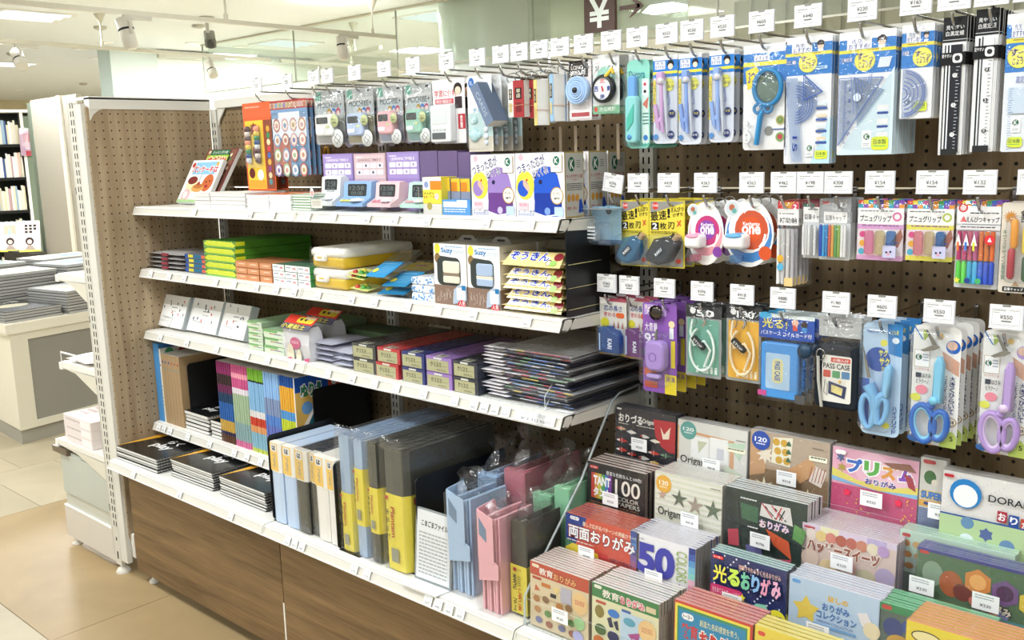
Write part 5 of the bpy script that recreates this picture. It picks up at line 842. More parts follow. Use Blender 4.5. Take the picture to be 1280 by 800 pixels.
# ---- top shelf ----
def leaning(name, lab, cat, bl, brx, w, hgt, ang, z, th, col, ops, rz=0, yy=-.2):
    p = at(bl[0], bl[1], Z=z); t = thing(name, lab, cat, (p.x+w/2, max(p.y, -.27) if z < 1 else yy, z+.0015+th*math.sin(ang)), None, (-ang, 0, rz))
    m = MB('paper'); m.box(-w/2, 0, 0, w/2, th, hgt, [col, col, 'e9e8e4', 'e9e8e4', col, 'e9e8e4']); m.art(-w/2, hgt, w, hgt, ops); m.build('cover', t); return t
c4 = [('C', .5, .5, .0, 'fff')]
leaning('picture_book', 'dark red and green picture book leaning behind the white pancake book', 'book', (216, 256.5), 0, .19, .2, .56, Z1, .012, '7a3f3a', [('r', .04, .02, .96, .98, '8a5a4a')]+[('c', random.random()*.9+.05, random.random()*.9+.05, .035, random.choice(['c8443a', 'e8d8b8', '5a7a4a', '3a4a7a', 'd89a5a', '6a3a3a'])) for _ in range(70)]+[('R', .2, .03, .8, .13, .3, '2f6a4a'), ('t', .26, .05, .74, .11, 'e8e8e0', 'クッキングの本', .02), ('R', .12, .13, .82, .34, .1, '9ac23a'), ('t', .18, .15, .78, .32, 'c8382e', 'さがせ!', .05, 'f2e8c0')], yy=-.176)
leaning('picture_book', 'white pancake picture book with cartoon foods leaning back', 'book', (222, 256), 0, .185, .155, .52, Z1, .014, 'f1f3f4', [('p', [(.15, .06), (.88, .04), (.84, .2), (.9, .34), (.12, .34), (.2, .2)], '8fc3e0'), ('t', .1, .14, .94, .3, 'c83a44', 'パンケーキは', .04, 'f6f6f6'), ('c', .28, .58, .17, 'f0e0b0'), ('C', .26, .48, .16, '7a2f2a', .5), ('c', .78, .54, .17, 'c8683a'), ('c', .73, .52, .02, '2a1a14'), ('c', .84, .5, .02, '2a1a14'), ('C', .78, .62, .05, 'a02a2a', .6), ('C', .52, .66, .2, 'd8a05a', .4), ('C', .52, .62, .16, 'b8743a', .3), ('C', .5, .56, .05, 'a8483a', .8), ('l', [(.5, .34), (.48, .5)], .012, '555'), ('c', .22, .84, .13, 'e8b8b8'), ('c', .2, .82, .07, 'f2e8e0'), ('c', .88, .1, .04, 'e0b050'), ('c', .1, .12, .05, 'c8483a'), ('r', .0, .93, .9, 1, 'a8c890')])
def pile(name, lab, cat, xl, ybot, ytop, xr, z, Y, d, n, mk, group, zoff=0, jit=.0015):
    cx, zb, w, h = fb(xl, ytop, xr, ybot, Y); th = h/n; out = []
    t0 = thing(name, ordlab(lab, 0, n), cat, (cx, Y, z+.0012+zoff), group); mk(t0, w, th, d)
    for i in range(1, n): out.append(dup(t0, (cx+random.uniform(-jit, jit), Y+random.uniform(0, jit*2), z+.0012+zoff+th*i), ordlab(lab, i, n), (0, 0, random.uniform(-.012, .012))))
    return [t0]+out, w, h, cx
def whitebook(col='f0efec', pg='dfdedb', top=None):
    def mk(t, w, th, d):
        m = pages(t, w, th*.93, d, 1, cover=col, col=pg)
        if top: m.T = Matrix.Translation((0, 0, th*.93)); m.art(-w/2, d, w, d, top, 0, plane='z'); m.T = None
        m.build('cover', t)
    return mk
pile('booklet', 'narrow thick white booklet beside the pancake book', 'book', 241.5, 259, 240.5, 261, Z1, -.29, .12, 4, whitebook(), 'left pile of white booklets')
pile('booklet', 'wide thick white booklet on the top shelf', 'book', 261.5, 259.5, 240, 305, Z1, -.29, .14, 4, whitebook(), 'wide pile of white booklets')
tops = [('r', 0, 0, 1, 1, 'eef0ea'), ('p', [(0, 0), (.4, 0), (.8, 1), (0, 1)], 'e2663a'), ('C', .5, .3, .2, 'c83a3a', .5), ('C', .75, .6, .2, '9ac86a', .5), ('C', .4, .7, .22, 'e8d04a', .4), ('C', .8, .25, .14, 'b8d0e8', .6), ('t', .2, .75, .85, .9, 'c83a5a', 'シールブック', .03)]
tops2 = [('r', 0, 0, 1, 1, 'dfe8d4'), ('C', .3, .3, .25, 'c83a3a', .5), ('C', .7, .55, .25, 'a8c85a', .5), ('C', .35, .75, .2, 'e8e0a0', .5), ('t', .2, .4, .9, .6, '3a7ab0', 'めいろ', .03)]
pile('sticker_book', 'white and orange sticker book in the left pile', 'book', 307, 261, 243, 334, Z1, -.29, .2, 8, whitebook('f4f4f4', 'f7f7f7', tops), 'left pile of sticker books')
pile('sticker_book', 'white and red sticker book in the middle pile', 'book', 335.5, 262, 243, 362, Z1, -.29, .2, 8, whitebook('f4f4f4', 'f7f7f7', tops), 'middle pile of sticker books')
pile('sticker_book', 'green paged activity book in the pile by the clear display', 'book', 364, 263, 243, 387, Z1, -.285, .2, 6, whitebook('5f9a4a', 'e4e8df', tops2), 'pile of green activity books')
# timers in the clear display, with their boxes behind
def tbox(b, col, fc, lab, n=1):
    t, w, h = sitem('timer_box', lab, 'box', b, Z1, -.2); h = fb(*b, -.2)[1]+fb(*b, -.2)[3]-Z1-.002
    ops = [('R', .03, .03, .97, .45, .03, fc), ('x', .08, .06, .3, .09, 1, 'fff'), ('t', .14, .09, .86, .14, 'f4eef8' if fc != 'd8c0c4' else 'a07a84', 'LEARNING TIMER II', .012)]+[('R', .08+.22*i, .17+.12*j, .28+.22*i, .26+.12*j, .15, 'e6e2ea') for i in range(4) for j in range(2)]+[('c', .18+.22*i, .215+.12*j, .03, '5a5468' if fc == 'd8c0c4' else 'a79ac4') for i in range(4) for j in range(2) if (i+j) % 2]
    carton(t, w, h, .07, col, ops); return t
tbox((403, 192.5, 440, 268), '9a86c0', 'a592cc', 'lilac learning timer box, left one behind the blue timer'); tbox((441.5, 192, 481, 268), 'c9aab4', 'd8c0c4', 'dusty pink learning timer box behind the pink timer'); tbox((483, 190, 523, 269), '9a86c0', 'a592cc', 'lilac learning timer box, right one behind the mint timer')
for i, b in enumerate(((524.5, 188.5, 546, 268), (547, 188.5, 571, 269), (572, 190, 587, 269))):
    t, w, h = sitem('timer_box', 'plain dark purple box behind the yellow boxes, %s one' % ('left', 'middle', 'right')[i], 'box', b, Z1, -.2, 'plain purple boxes'); h = fb(*b, -.2)[1]+fb(*b, -.2)[3]-Z1-.002; carton(t, w, h, .07, '6f5d86')
def dtimer(b, col, face, lab):
    t, w, h = sitem('display_timer', lab, 'timer', b, Z1, -.262, zoff=.0115)
    m = MB('plastic'); m.ext([(.0, .0), (.0, h*.12), (.028, h*.34), (.034, h*.95), (.05, h), (.062, h*.9), (.066, 0)], -w*.5, w*.5, 0, col); m.build('body', t)
    m = MB('gloss'); m.T = Matrix.Rotation(-.09, 4, 'X'); m.pill(rr(-w*.34, h*.42, w*.34, h*.92, .004), .026, .034, .001, '2e3234'); m.art(-w*.34, h*.92, w*.68, h*.5, [('t', .12, .15, .88, .5, '6f7874', '12:58', .0), ('t', .2, .6, .8, .88, '6f7874', '00:00', 0)], .026); m.build('display', t)
    m = MB('plastic')
    for i in range(3): m.lathe([(w*.09, 0), (w*.07, .004), (0, .005)], 12, face, c=(-w*.32+w*.17*i, .012, h*.2))
    m.lathe([(w*.2, 0), (w*.16, .006), (0, .008)], 16, 'e4e6ea', c=(w*.2, .014, h*.22)); m.build('buttons', t)
dtimer((389, 213, 412, 250), 'e6e8ea', 'd8dadc', 'white learning timer at the left in the clear display'); dtimer((417, 223, 451, 254), '8fb4e0', 'e6dc7a', 'light blue learning timer in the clear display'); dtimer((457, 223, 486, 254.5), 'eec8cc', 'd88a9a', 'pink learning timer in the clear display'); dtimer((498, 223, 528, 255), 'bcdcd2', 'd8a0aa', 'mint learning timer in the clear display')
def sheet(t, pts, th=.002, edge=None, name='panel'):   # clear plate, four corner points
    m = MB('acrylic'); P = [Vector(p) for p in pts]; n = (P[1]-P[0]).cross(P[2]-P[1]).normalized()*th; k = len(P)
    m.add(P, [tuple(range(k))], 'fff'); m.add(P+[p+n for p in P], [(i, (i+1) % k, k+(i+1) % k, k+i) for i in range(k)], 'fff', 'acrylic_edge'); return m.build(name, t)
a = fb(386, 203, 588, 266, -.292); x0, x1 = a[0]-a[2]/2, a[0]+a[2]/2; zt = .063
t = thing('display_stand', 'clear acrylic tray with a tall front plate over the learning timers', 'display stand', (x0, -.292, Z1+.0015)); L_ = x1-x0
sheet(t, [(0, 0, 0), (L_*.71, 0, 0), (L_*.71, 0, zt), (0, 0, zt)], name='front_plate'); sheet(t, [(0, 0, 0), (0, 0, zt), (0, .085, zt), (0, .085, 0)], name='side_plate'); sheet(t, [(0, .002, 0), (0, .085, .008), (L_*.7, .085, .008), (L_*.7, .002, 0)], name='base_plate'); sheet(t, [(0, -.001, .0), (L_, -.001, 0), (L_, -.001, .018), (0, -.001, .018)], name='front_lip')
m = MB('gloss'); m.add([(0.004, -.003, .008), (.05, -.003, .008), (.05, -.003, .03), (.004, -.003, .03)], [(0, 1, 2, 3)], 'e9e6d8'); m.lay = 3; m.art(.004, .03, .046, .022, [('x', .1, .15, .9, .85, 4, 'a5a296')], -.003); m.build('label_strip', t)
m = MB('gloss'); m.lay = 2; m.art(.0, zt, .02, .03, [('C', .5, .5, .4, 'f2efec', 1.5), ('C', .5, .55, .3, 'd0605a', 1.2), ('x', .2, .2, .8, .8, 4, 'f2efec')], -.003); m.build('round_label', t)
# small boxes
t, w, h = sitem('sharpener_box', 'yellow and white small box with an elephant drawing at the display end', 'box', (528, 222, 551, 268), Z1, -.285); carton(t, w, h, .05, 'e9d84a', [('r', 0, 0, 1, .34, 'e9eaee'), ('r', .4, .1, 1, .34, 'e08a2a'), ('c', .2, .2, .12, '8a9ac8'), ('r', 0, .34, 1, .7, 'e9d84a'), ('t', .06, .4, .6, .47, '2a3a2a', 'えんぴつ', .02), ('t', .06, .5, .7, .58, 'a8503a', 'けずり', .02), ('c', .75, .52, .12, 'e8c8c8'), ('r', 0, .72, 1, 1, 'd4d0cc'), ('c', .35, .78, .14, 'a89a50')])
for i, b in enumerate(((551.5, 222, 562, 252), (563.5, 222.5, 574.5, 252), (575.5, 223, 587, 252))):
    t, w, h = sitem('small_box', 'yellow, orange and grey small box, %s of three' % ('left', 'middle', 'right')[i], 'box', b, Z1, -.265, 'yellow and grey small boxes', zoff=.0); h = fb(*b, -.265)[1]+fb(*b, -.265)[3]-Z1-.002
    carton(t, w, h, .05, '8d93a6', [('r', 0, 0, 1, .36, 'e8c23a'), ('r', .0, .1, .7, .36, 'd98a2a'), ('x', .2, .75, .8, .85, 1, 'c0c4d0')])
t, w, h = sitem('small_box', 'light blue flat box lying in front of the yellow boxes', 'box', (551.5, 251.5, 587.5, 270), Z1, -.284); carton(t, w, h, .017, '5a9ad8', [('r', .08, .12, .9, .5, 'e4ebf2'), ('r', .55, .02, .9, .5, 'f2f4f6'), ('x', .1, .6, .85, .9, 2, 'e8f0f8')])
def esharp(b, col, dk, lab, Y=-.288, right=True, d=.062):
    t, w, h = sitem('electric_sharpener_box', lab, 'box', b, Z1, Y)
    front = [('r', 0, 0, 1, .015, 'c9cbd4'), ('c', .12, .07, .05, 'd8b8c8'), ('p', [(.45, .98), (.38, .7), (.38, .45), (.46, .26), (.6, .2), (.72, .22), (.86, .34), (.94, .6), (.92, .98)], col), ('p', [(.4, .62), (.93, .62), (.95, .95), (.45, .99), (.38, .9)], dk), ('p', [(.4, .95), (.7, 1), (.95, .96), (.95, 1), (.4, 1)], 'e8e8f2'), ('l', [(.36, .92), (.6, .98), (.95, .94)], .02, 'f2f2f6'), ('C', .2, .5, .19, 'f0e04a', 1.2), ('C', .16, .55, .12, col, 1.1), ('p', [(.16, .4), (.3, .52), (.28, .62), (.16, .5)], 'e8b8a0'), ('C', .52, .45, .035, '23254a', 1), ('c', .24, .42, .02, 'c83a2a'),
      ('t', .03, .1, .62, .26, '2a1f6a', 'つまった芯が', .03, 'fff', -.3), ('t', .36, .23, .68, .36, '2a1f6a', '出てくる!', .03, 'fff', -.28), ('C', .85, .66, .13, 'b8903a', 1.05), ('C', .85, .66, .115, 'f4eee0', 1.05), ('t', .77, .6, .93, .65, '333', 'カンタン', .01), ('t', .79, .68, .91, .72, '333', '操作', .02), ('R', .05, .76, .26, .88, .1, 'f2c8d0'), ('t', .08, .78, .24, .83, 'c83a6a', '安心安全', .01), ('t', .04, .89, .4, .93, '2a2a5a', 'センサー搭載', .01), ('x', .04, .94, .4, .985, 2, '5a6aa0'), ('C', .66, .9, .06, 'c4b8d8' if col != '2457c8' else '7a9ae0', 1), ('R', .8, .83, .98, .97, .05, 'b8cce8')]+([] if not right else [])+[('R', .74, .03, .97, .3, .05, 'b89a6a'), ('R', .75, .035, .96, .295, .05, 'fdfdfd'), ('C', .855, .13, .065, '1d6a50', 1.1), ('t', .82, .09, .89, .17, 'fff', 'K', .01), ('x', .8, .21, .92, .25, 2, '889')]
    side = [('r', 0, 0, 1, 1, 'a8904a'), ('r', .05, .02, .97, .98, 'b9b7b0'), ('C', .36, .19, .17, '1d5a44', 1.4), ('t', .28, .12, .48, .26, 'e4e4de', 'K', .02), ('x', .62, .13, .84, .26, 4, '77786f'), ('t', .1, .34, .92, .4, 'b03a3a', 'キッズデザイン賞', .02), ('x', .4, .42, .64, .44, 1, 'b03a3a'), ('x', .1, .48, .9, .6, 4, '5a5a55'), ('C', .2, .7, .09, 'c08a3a', 1.4), ('C', .42, .7, .09, 'c08a3a', 1.4), ('C', .63, .7, .09, 'c08a3a', 1.4), ('t', .1, .83, .6, .88, 'b03a3a', '安全・安心', .02), ('p', [(.7, .9), (.74, .74), (.84, .72), (.92, .82), (.96, .92), (.7, .94)], '2448a8')]
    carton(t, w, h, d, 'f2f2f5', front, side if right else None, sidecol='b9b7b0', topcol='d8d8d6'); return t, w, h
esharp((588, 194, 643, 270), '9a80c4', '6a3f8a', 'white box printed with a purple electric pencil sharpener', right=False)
t, w, h = esharp((643.8, 192.5, 705, 272), '2457c8', '1a3a9a', 'white box printed with a blue electric pencil sharpener, frontmost at the shelf end')
for k in (1, 2):
    p = at((742, 768)[k-1], 230, X=t.location.x+w/2); dup(t, (t.location.x, (-.208, -.14)[k-1], t.location.z), 'white box with a blue electric sharpener, %s behind the front one' % ('first', 'second')[k-1])
# ---- second shelf ----
def stuffbag(t, w, h, d, col, mat='gloss', name='bag', seed=1, ops=None, amp=1.0):
    rnd = random.Random(seed); n, k = 9, 7; vs = []; fs = []
    for s in (0, 1):
        for j in range(k+1):
            for i in range(n+1):
                u, v = i/n, j/k; b = (1-abs(2*u-1)**4)*(1-abs(2*v-1)**4); zz = h*.5+(h*.5*b*(.8+.3*rnd.random()*amp))*(1 if s else -1)
                vs.append(((u-.5)*w, v*d, max(0, zz)))
    for j in range(k):
        for i in range(n):
            a = j*(n+1)+i; fs.append((a, a+n+1, a+n+2, a+1)); o = (n+1)*(k+1); fs.append((o+a, o+a+1, o+a+n+2, o+a+n+1))
    m = MB(mat); m.add(vs, fs, col, None, True); return m.build(name, t)
def mkbag(col, mark=None, lbl=None):
    def mk(t, w, th, d):
        stuffbag(t, w, th*1.12, d, col, 'gloss', 'pouch', int(w*1e4)); 
        if mark: MB('paper').box(-w*.1, -.001, th*.2, w*.06, .004, th*.8, mark).build('label_mark', t)
    return mk
pile('craft_bag', 'grey white plastic craft bag with dark red mark', 'bag', 183, 337, 316, 229, Z2, -.285, .16, 4, mkbag('b9b6b4', '8a3a44'), 'grey craft bags')
def smallbox(col, ops=None, right=None, **k):
    def mk(t, w, th, d): carton(t, w*.97, th*.95, d, col, ops, right, **k)
    return mk
pile('eraser_box', 'slim dark box, coloured ends', 'box', 230, 343, 320, 262, Z2, -.28, .14, 4, smallbox('5a6478', [('r', 0, .1, .14, .75, '2a4fa0'), ('r', .14, .1, .34, .75, 'd8cc3a'), ('r', .36, .1, .68, .75, '2a6a8a'), ('r', .68, .1, .84, .75, 'e0684a')], topcol='6a6e78'), 'slim dark boxes')
def greenpack(t, w, th, d):
    carton(t, w, th*.95, d, '55902f', [('p', [(0, .45), (.12, .0), (.9, .05), (1, .5), (.94, .8), (.08, .75)], 'd9e62a'), ('r', 0, .82, 1, 1, '6abf5a')], [('r', 0, .0, .12, .6, 'cfe02a')], sidecol='4d8f2e', topcol='4a8a30')
    bag(t, w*1.04, th*.98, .003)
pile('green_clay_pack', 'long green pack with a yellow front band', 'clay pack', 254, 348, 304, 293, Z2, -.292, .27, 5, greenpack, 'long green and yellow packs')
def grid(name, lab, cat, xl, ybl, ytl, xr, z, Y, d, nx, ny, mk, group, gap=.0008, rowname=('bottom', 'middle', 'top')):
    cx, zb, w, h = fb(xl, ytl, xr, ybl, Y); cw, ch = w/nx, h/ny; first = None
    for j in range(ny):
        for i in range(nx):
            l = '%s, %s row, %s' % (lab, rowname[j] if ny > 2 else ('bottom', 'top')[j], ORDX[nx][i]); loc = (cx-w/2+cw*(i+.5), Y+random.uniform(0, .002), z+.0012+ch*j)
            if first is None: first = thing(name, l, cat, loc, group); mk(first, cw-gap, ch-gap*.5, d)
            else: dup(first, loc, l)
ORDX = {1: [''], 2: ['left', 'right'], 3: ['left', 'centre', 'right'], 5: ['leftmost', 'second from left', 'centre', 'second from right', 'rightmost']}
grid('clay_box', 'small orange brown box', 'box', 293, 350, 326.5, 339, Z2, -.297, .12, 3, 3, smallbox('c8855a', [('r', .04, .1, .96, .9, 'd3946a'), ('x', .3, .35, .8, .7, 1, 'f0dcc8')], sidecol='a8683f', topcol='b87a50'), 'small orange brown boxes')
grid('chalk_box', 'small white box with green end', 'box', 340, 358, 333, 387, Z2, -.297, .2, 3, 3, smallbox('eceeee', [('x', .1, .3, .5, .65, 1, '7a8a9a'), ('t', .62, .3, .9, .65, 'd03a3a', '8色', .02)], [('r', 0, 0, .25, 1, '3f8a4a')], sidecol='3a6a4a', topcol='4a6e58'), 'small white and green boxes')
def lunch(t, w, h, d):
    m = MB('plastic'); m.T = Matrix.Identity(4)
    m.pill(rr(-w*.47, 0, w*.47, h*.6, .008, 4), 0, d, .008, 'e0bb32'); m.build('tray', t)
    m = MB('plastic'); m.pill(rr(-w*.5, h*.5, w*.5, h*.98, .012, 5), -.003, d+.002, .01, 'f1efe8'); m.build('lid', t)
    m = MB('plastic'); m.bbox(-w*.3, -.011, h*.34, w*.02, -.001, h*.66, .005, 'f4f2ec'); m.bbox(-w*.2, -.0125, h*.5, -w*.06, -.01, h*.58, .002, 'e8c860'); m.build('latch', t)
    bag(t, w*1.04, h, .012, back=False)
t, w, h = sitem('paint_case', 'yellow storage case with a white lid, the lower one', 'storage case', (390.5, 338, 432, 363), Z2, -.285, 'yellow storage cases'); lunch(t, w, h, .235); dup(t, (t.location.x-.003, t.location.y-.0, t.location.z+h+.001), 'yellow storage case with a white lid, stacked on top')
def cardpack(t, w, th, d):
    m = MB('film'); m.box(-w/2, .01, .002, w/2, d, th*.9, 'fff'); m.build('clear_pouch', t)
for i, (b, zo, l, tilt) in enumerate((((476, 368, 505, 376), .004, 'lowest', .12), ((480, 356, 512, 362), .024, 'middle', .22), ((452, 348, 496, 354), .042, 'topmost', .3))):
    cx, zb, w, h = fb(*b, -.29); t = thing('folder_pouch', 'bright blue flapped craft pouch, %s of three' % l, 'craft pouch', (cx-.01*i, -.296+.004*i, Z2+.004+zo), 'bright blue craft pouches', (.35+tilt*.6, -.05, -.1*i)); w = .1
    m = MB('plastic'); m.ext([(-w/2, .0), (w/2, 0), (w/2+.008, .065), (-w/2+.012, .065)], 0, .0014, 2, ['2f9ad8', '2a86b8', '2278a8'][2-i]); m.T = Matrix.Translation((0, 0, .0014)); m.art(-w/2+.006, .062, w-.008, .06, [('x', .1, .1, .9, .16, 1, 'cfe8f6')]+[('x', .36, .3+.09*k, .95, .36+.09*k, 1, '8cc8e8') for k in range(6)]+[('C', .18, .62, .14, 'e8dc4a', .7)], 0, plane='z'); m.build('blue_flap', t)
    m = MB('film'); m.box(-w/2, .01, -.012, w/2+.01, .12, -.001, 'fff'); m.build('pouch', t)
t = thing('craft_bag', 'yellow and red printed craft bag behind the blue pouches', 'craft bag', (fb(462, 340, 512, 350, -.24)[0], -.2, Z2+.045), None, (.15, 0, -.1)); m = MB('paper'); m.box(-.055, 0, 0, .055, .1, .003, 'e8cc3a'); m.T = Matrix.Translation((0, 0, .003)); m.art(-.055, .1, .11, .1, [('p', [(.05, .5), (.2, .9), (.35, .55), (.5, .9), (.65, .55), (.8, .9), (.95, .5), (.95, 1), (.05, 1)], 'e8e4d8'), ('C', .45, .3, .25, 'c03a2a', .3), ('t', .25, .22, .7, .38, 'f4e8d0', 'ねんど', .02)], 0, plane='z'); m.build('print_face', t); MB('film').box(-.057, -.002, -.043, .057, .1, 0, 'fff').build('pouch', t)
for i, (x, y, zo) in enumerate(((442, 338, .046), (440, 346, .036), (445, 360, .008))):
    p = at(x, y, Y=-.29); t = thing('food_craft_pack', 'green and red toy vegetable on a pale tray, %s' % ('topmost', 'middle', 'lowest')[i], 'craft pack', (p.x+.012, -.29, Z2+.003+zo), 'toy vegetable packs', (.1, .12, .2)); m = MB('plastic'); m.box(-.028, 0, -.002, .028, .06, 0, 'd9dc8a'); m.build('tray', t)
    m = MB('plastic'); [m.lathe([(r, 0), (r*.8, r*.8), (0, r)], 10, c, c=(x_, y_, 0)) for x_, y_, r, c in ((-.014, .012, .007, 'c0362e'), (.004, .014, .008, '4a9a3a'), (.016, .02, .006, '3a7a3a'), (-.004, .034, .007, 'e0d84a'))]; m.build('toy_vegetables', t)
for i in range(3):
    t, w, h = sitem('tissue_pack', 'blue dotted white tissue pack, %s of three' % ('lowest', 'middle', 'topmost')[i], 'tissue pack', (514, 362, 543, 375.5), Z2, -.292, 'blue dotted tissue packs', zoff=.0188*i)
    m = MB('gloss'); m.pill(rr(-w/2, 0, w/2, .0182, .006, 3), 0, .16, .003, 'e6eaf0'); m.art(-w/2, .0182, w, .0182, [('c', random.random()*.9+.05, random.random()*.8+.1, .03, '5a9ad8') for _ in range(16)], 0); m.lay = 0; m.T = Matrix.Translation((0, 0, .0182)); m.art(-w/2, .16, w, .16, [('c', random.random()*.9+.05, random.random(), .03, '5a9ad8') for _ in range(22)], 0, plane='z'); m.build('wrapper', t)
def suzy(b, pc, lab, side=True):
    t, w, h = sitem('pencil_case_box', lab, 'box', b, Z2, -.298)
    fr = [('C', .12, .09, .09, 'e8d84a', 1.3), ('t', .24, .065, .6, .17, '3a86c0', 'Suzy', .03), ('t', .6, .1, .95, .16, 'c8d4de', 'coron', .01), ('x', .36, .04, .9, .07, 1, '7ab0d8'), ('C', .12, .24, .09, '8a7048', 1.2),
          ('R', .1, .22, .82, .68, .22, '3c4240'), ('p', [(.2, .2), (.6, .22), (.6, .3), (.2, .3)], '3c4240'), ('r', 0, .68, 1, 1, '8a7264')]+[('l', [(.05+.1*i+random.random()*.05, .72+random.random()*.24), (.07+.1*i+random.random()*.08, .73+random.random()*.24)], .008, 'd8ccc0') for i in range(9) for _ in range(3)]+[('p', [(.58, .98), (.62, .74), (.76, .66), (1, .66), (1, .9)], 'aebfd4'), ('R', .7, .7, .96, .9, .1, 'e8e8e8'), ('R', .86, .66, .98, .74, .2, '2a78b0'), ('C', .85, .97, .12, 'c83a44', .8), ('t', .76, .91, .96, .99, 'f8e8e8', '人気', .02)]
    carton(t, w, h, .12, 'f1f1f0', fr, [('r', 0, .68, 1, 1, '8a7264'), ('x', .1, .1, .7, .14, 1, '9a988f'), ('C', .6, .7, .14, 'b8603a', 1)], sidecol='d8d2c6', topcol='c9c5bc')
    m = MB('plastic'); m.bbox(-w*.2, -.004, h*.52, w*.3, .0, h*.72, .005, pc); m.bbox(-w*.2, -.004, h*.36, w*.3, .0, h*.48, .004, pc); m.box(-w*.2, -.003, h*.475, w*.3, 0, h*.525, '8a7a68' if pc == 'e6e0ce' else 'dcd8c8'); m.build('pencil_case', t)
    for k in (1, 2):
        d = dup(t, (t.location.x+.004, t.location.y+.125*k, t.location.z), lab+', %s box behind the front one' % ('first', 'second')[k-1]) if k < 2 else None
    m = MB('paper'); m.ext([(-w*.35, 0), (-w*.15, .015), (w*.15, .015), (w*.35, 0)], .06, .061, 1, 'b9b5ac'); m.ext(rr(-w*.12, .004, w*.12, .009, .002), .0595, .0599, 1, '4a4844'); 
    o = m.build('handle', t); o.location = (0, 0, h); o.rotation_euler = (0, 0, 0)
suzy((541.5, 304.5, 582, 379.5), 'e6e0ce', 'white window box showing a cream pencil case'); suzy((583.3, 307, 624, 384.5), 'a8bcd8', 'white window box showing a light blue pencil case')
def cloth(t, w, h, seed, full=True):
    d = .13
    o = stuffbag(t, w, h*1.12, d, 'f0e0a4', 'gloss', 'pouch', seed, amp=.3); m = MB('gloss')
    if full: m.T = Matrix.Translation((0, -.004, h*.42)) @ Matrix.Rotation(-.72, 4, 'X')
    else: m.T = Matrix.Translation((0, -.002, h*.3)) @ Matrix.Rotation(-.6, 4, 'X')
    hh = h*1.1; m.add([(-w*.44, 0, 0), (w*.46, 0, 0), (w*.44, 0, hh), (-w*.38, 0, hh)], [(0, 1, 2, 3)], 'f2dd94'); m.art(-w*.42, hh, w*.86, hh, [('p', [(.1*i, 1), (.1*i+.03, .1), (.1*i+.07, .1)], 'f4e6ae') for i in range(1, 8)]+[('t', .06, .06, .78, .62, '2a4ac8', 'ぞうきん', .03, 'fff'), ('C', .93, .3, .08, '8a2a34', .8), ('C', .8, .7, .05, '3a3a34', 1), ('C', .8, .72, .04, 'f2dcc8', 1), ('C', .88, .74, .06, '9ac86a', .8)], 0)
    m.build('printed_face', t)
zo = 0
for i, hh in enumerate((.025, .023, .023, .022, .033)):
    t, w, h = sitem('cleaning_cloth_pack', ['lowest yellow cleaning cloth pack at the shelf end', 'yellow cleaning cloth pack, second from the bottom of the pile', 'middle yellow cleaning cloth pack of the five', 'yellow cleaning cloth pack, second from the top, bent', 'topmost yellow cleaning cloth pack with large blue lettering'][i], 'cleaning cloths', (624+(i % 2)*4, 340, 705, 360), Z2, -.302+.004*(i % 2), 'yellow cleaning cloth packs', zoff=zo); cloth(t, w*.985, hh*1.05, i+3, i == 4); zo += hh*.96
for k in range(2):
    t = thing('cleaning_cloth_pack', 'dim plastic pack lying deep behind the yellow cloth packs, %s one' % ('lower', 'upper')[k], 'cleaning cloths', (1.66, -.15, Z2+.05+.05*k), 'dim packs behind'); stuffbag(t, .2, .05, .12, 'a8a292', 'gloss', 'pouch', 20+k); m = MB('paper'); m.T = Matrix.Translation((0, 0, .046)); m.art(-.08, .11, .16, .1, [('C', .7, .5, .18, '8a5a48', .6), ('r', .2, .6, .5, .9, '4a4658'), ('t', .2, .2, .6, .35, 'a83a3a', 'ぞうきん', .01)], 0, plane='z'); m.build('printed_face', t)
t = thing('bookend', 'tall black metal bookend at the right end of the second shelf', 'bookend', (1.788, -.29, Z2+.0015)); a = at(713, 285, X=1.788); MB('plastic').box(-.001, 0, 0, .001, .15, a.z-Z2-.003, '17191b').build('upright_plate', t); MB('plastic').box(-.06, .01, 0, 0, .14, .0015, '17191b').build('base_plate', t)
# ---- third shelf ----
for i, (bl, w) in enumerate((((196, 410), .168), ((233.5, 416), .185), ((273, 424), .15))):
    t = leaning('stationery_case', 'white speckled stationery set in a clear case, %s of three' % ('left', 'middle', 'right')[i], 'stationery set', bl, 0, w-.006, .108, .38, Z3, .024, 'e9e8e4', [('r', 0, 0, 1, .34, 'cfcdc6'), ('r', .06, .3, 1, .96, 'f6f6f5'), ('x', .4, .36, .62, .42, 1, '555'), ('x', .42, .48, .6, .52, 1, '999'), ('x', .04, .8, .5, .86, 2, 'c4c4c0')]+[('C', random.random()*.85+.08, random.random()*.6+.08, .018, random.choice(['2a2c3a', '3a3f5a', '6a6a68', 'c83a44', '4a4a52']), 1.6) for _ in range(11)])
    m = MB('acrylic_edge'); m.box(-w/2, -.002, 0, -w/2+.002, .026, .109, 'fff').box(w/2-.004, -.002, 0, w/2-.002, .026, .109, 'fff'); o = m.build('clear_case', t)
    o['kind'] = 'stuff'
    MB('chrome').tube([(w*.1, -.012, 0), (w*.1, -.006, .03), (-w*.3, -.006, .034)], .0008, 5, 'bbb').build('wire_stop', t)
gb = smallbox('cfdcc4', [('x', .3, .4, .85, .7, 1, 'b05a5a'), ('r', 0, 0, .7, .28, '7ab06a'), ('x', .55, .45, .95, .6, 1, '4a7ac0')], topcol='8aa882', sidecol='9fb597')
pile('paint_box', 'pale green box with red and blue print, rear-left pile', 'box', 309, 437, 402, 327, Z3, -.29, .3, 5, gb, 'pale green boxes, left pile'); pile('paint_box', 'pale green box with red print, right pile', 'box', 328.5, 441, 411, 354, Z3, -.298, .3, 3, gb, 'pale green boxes, right pile')
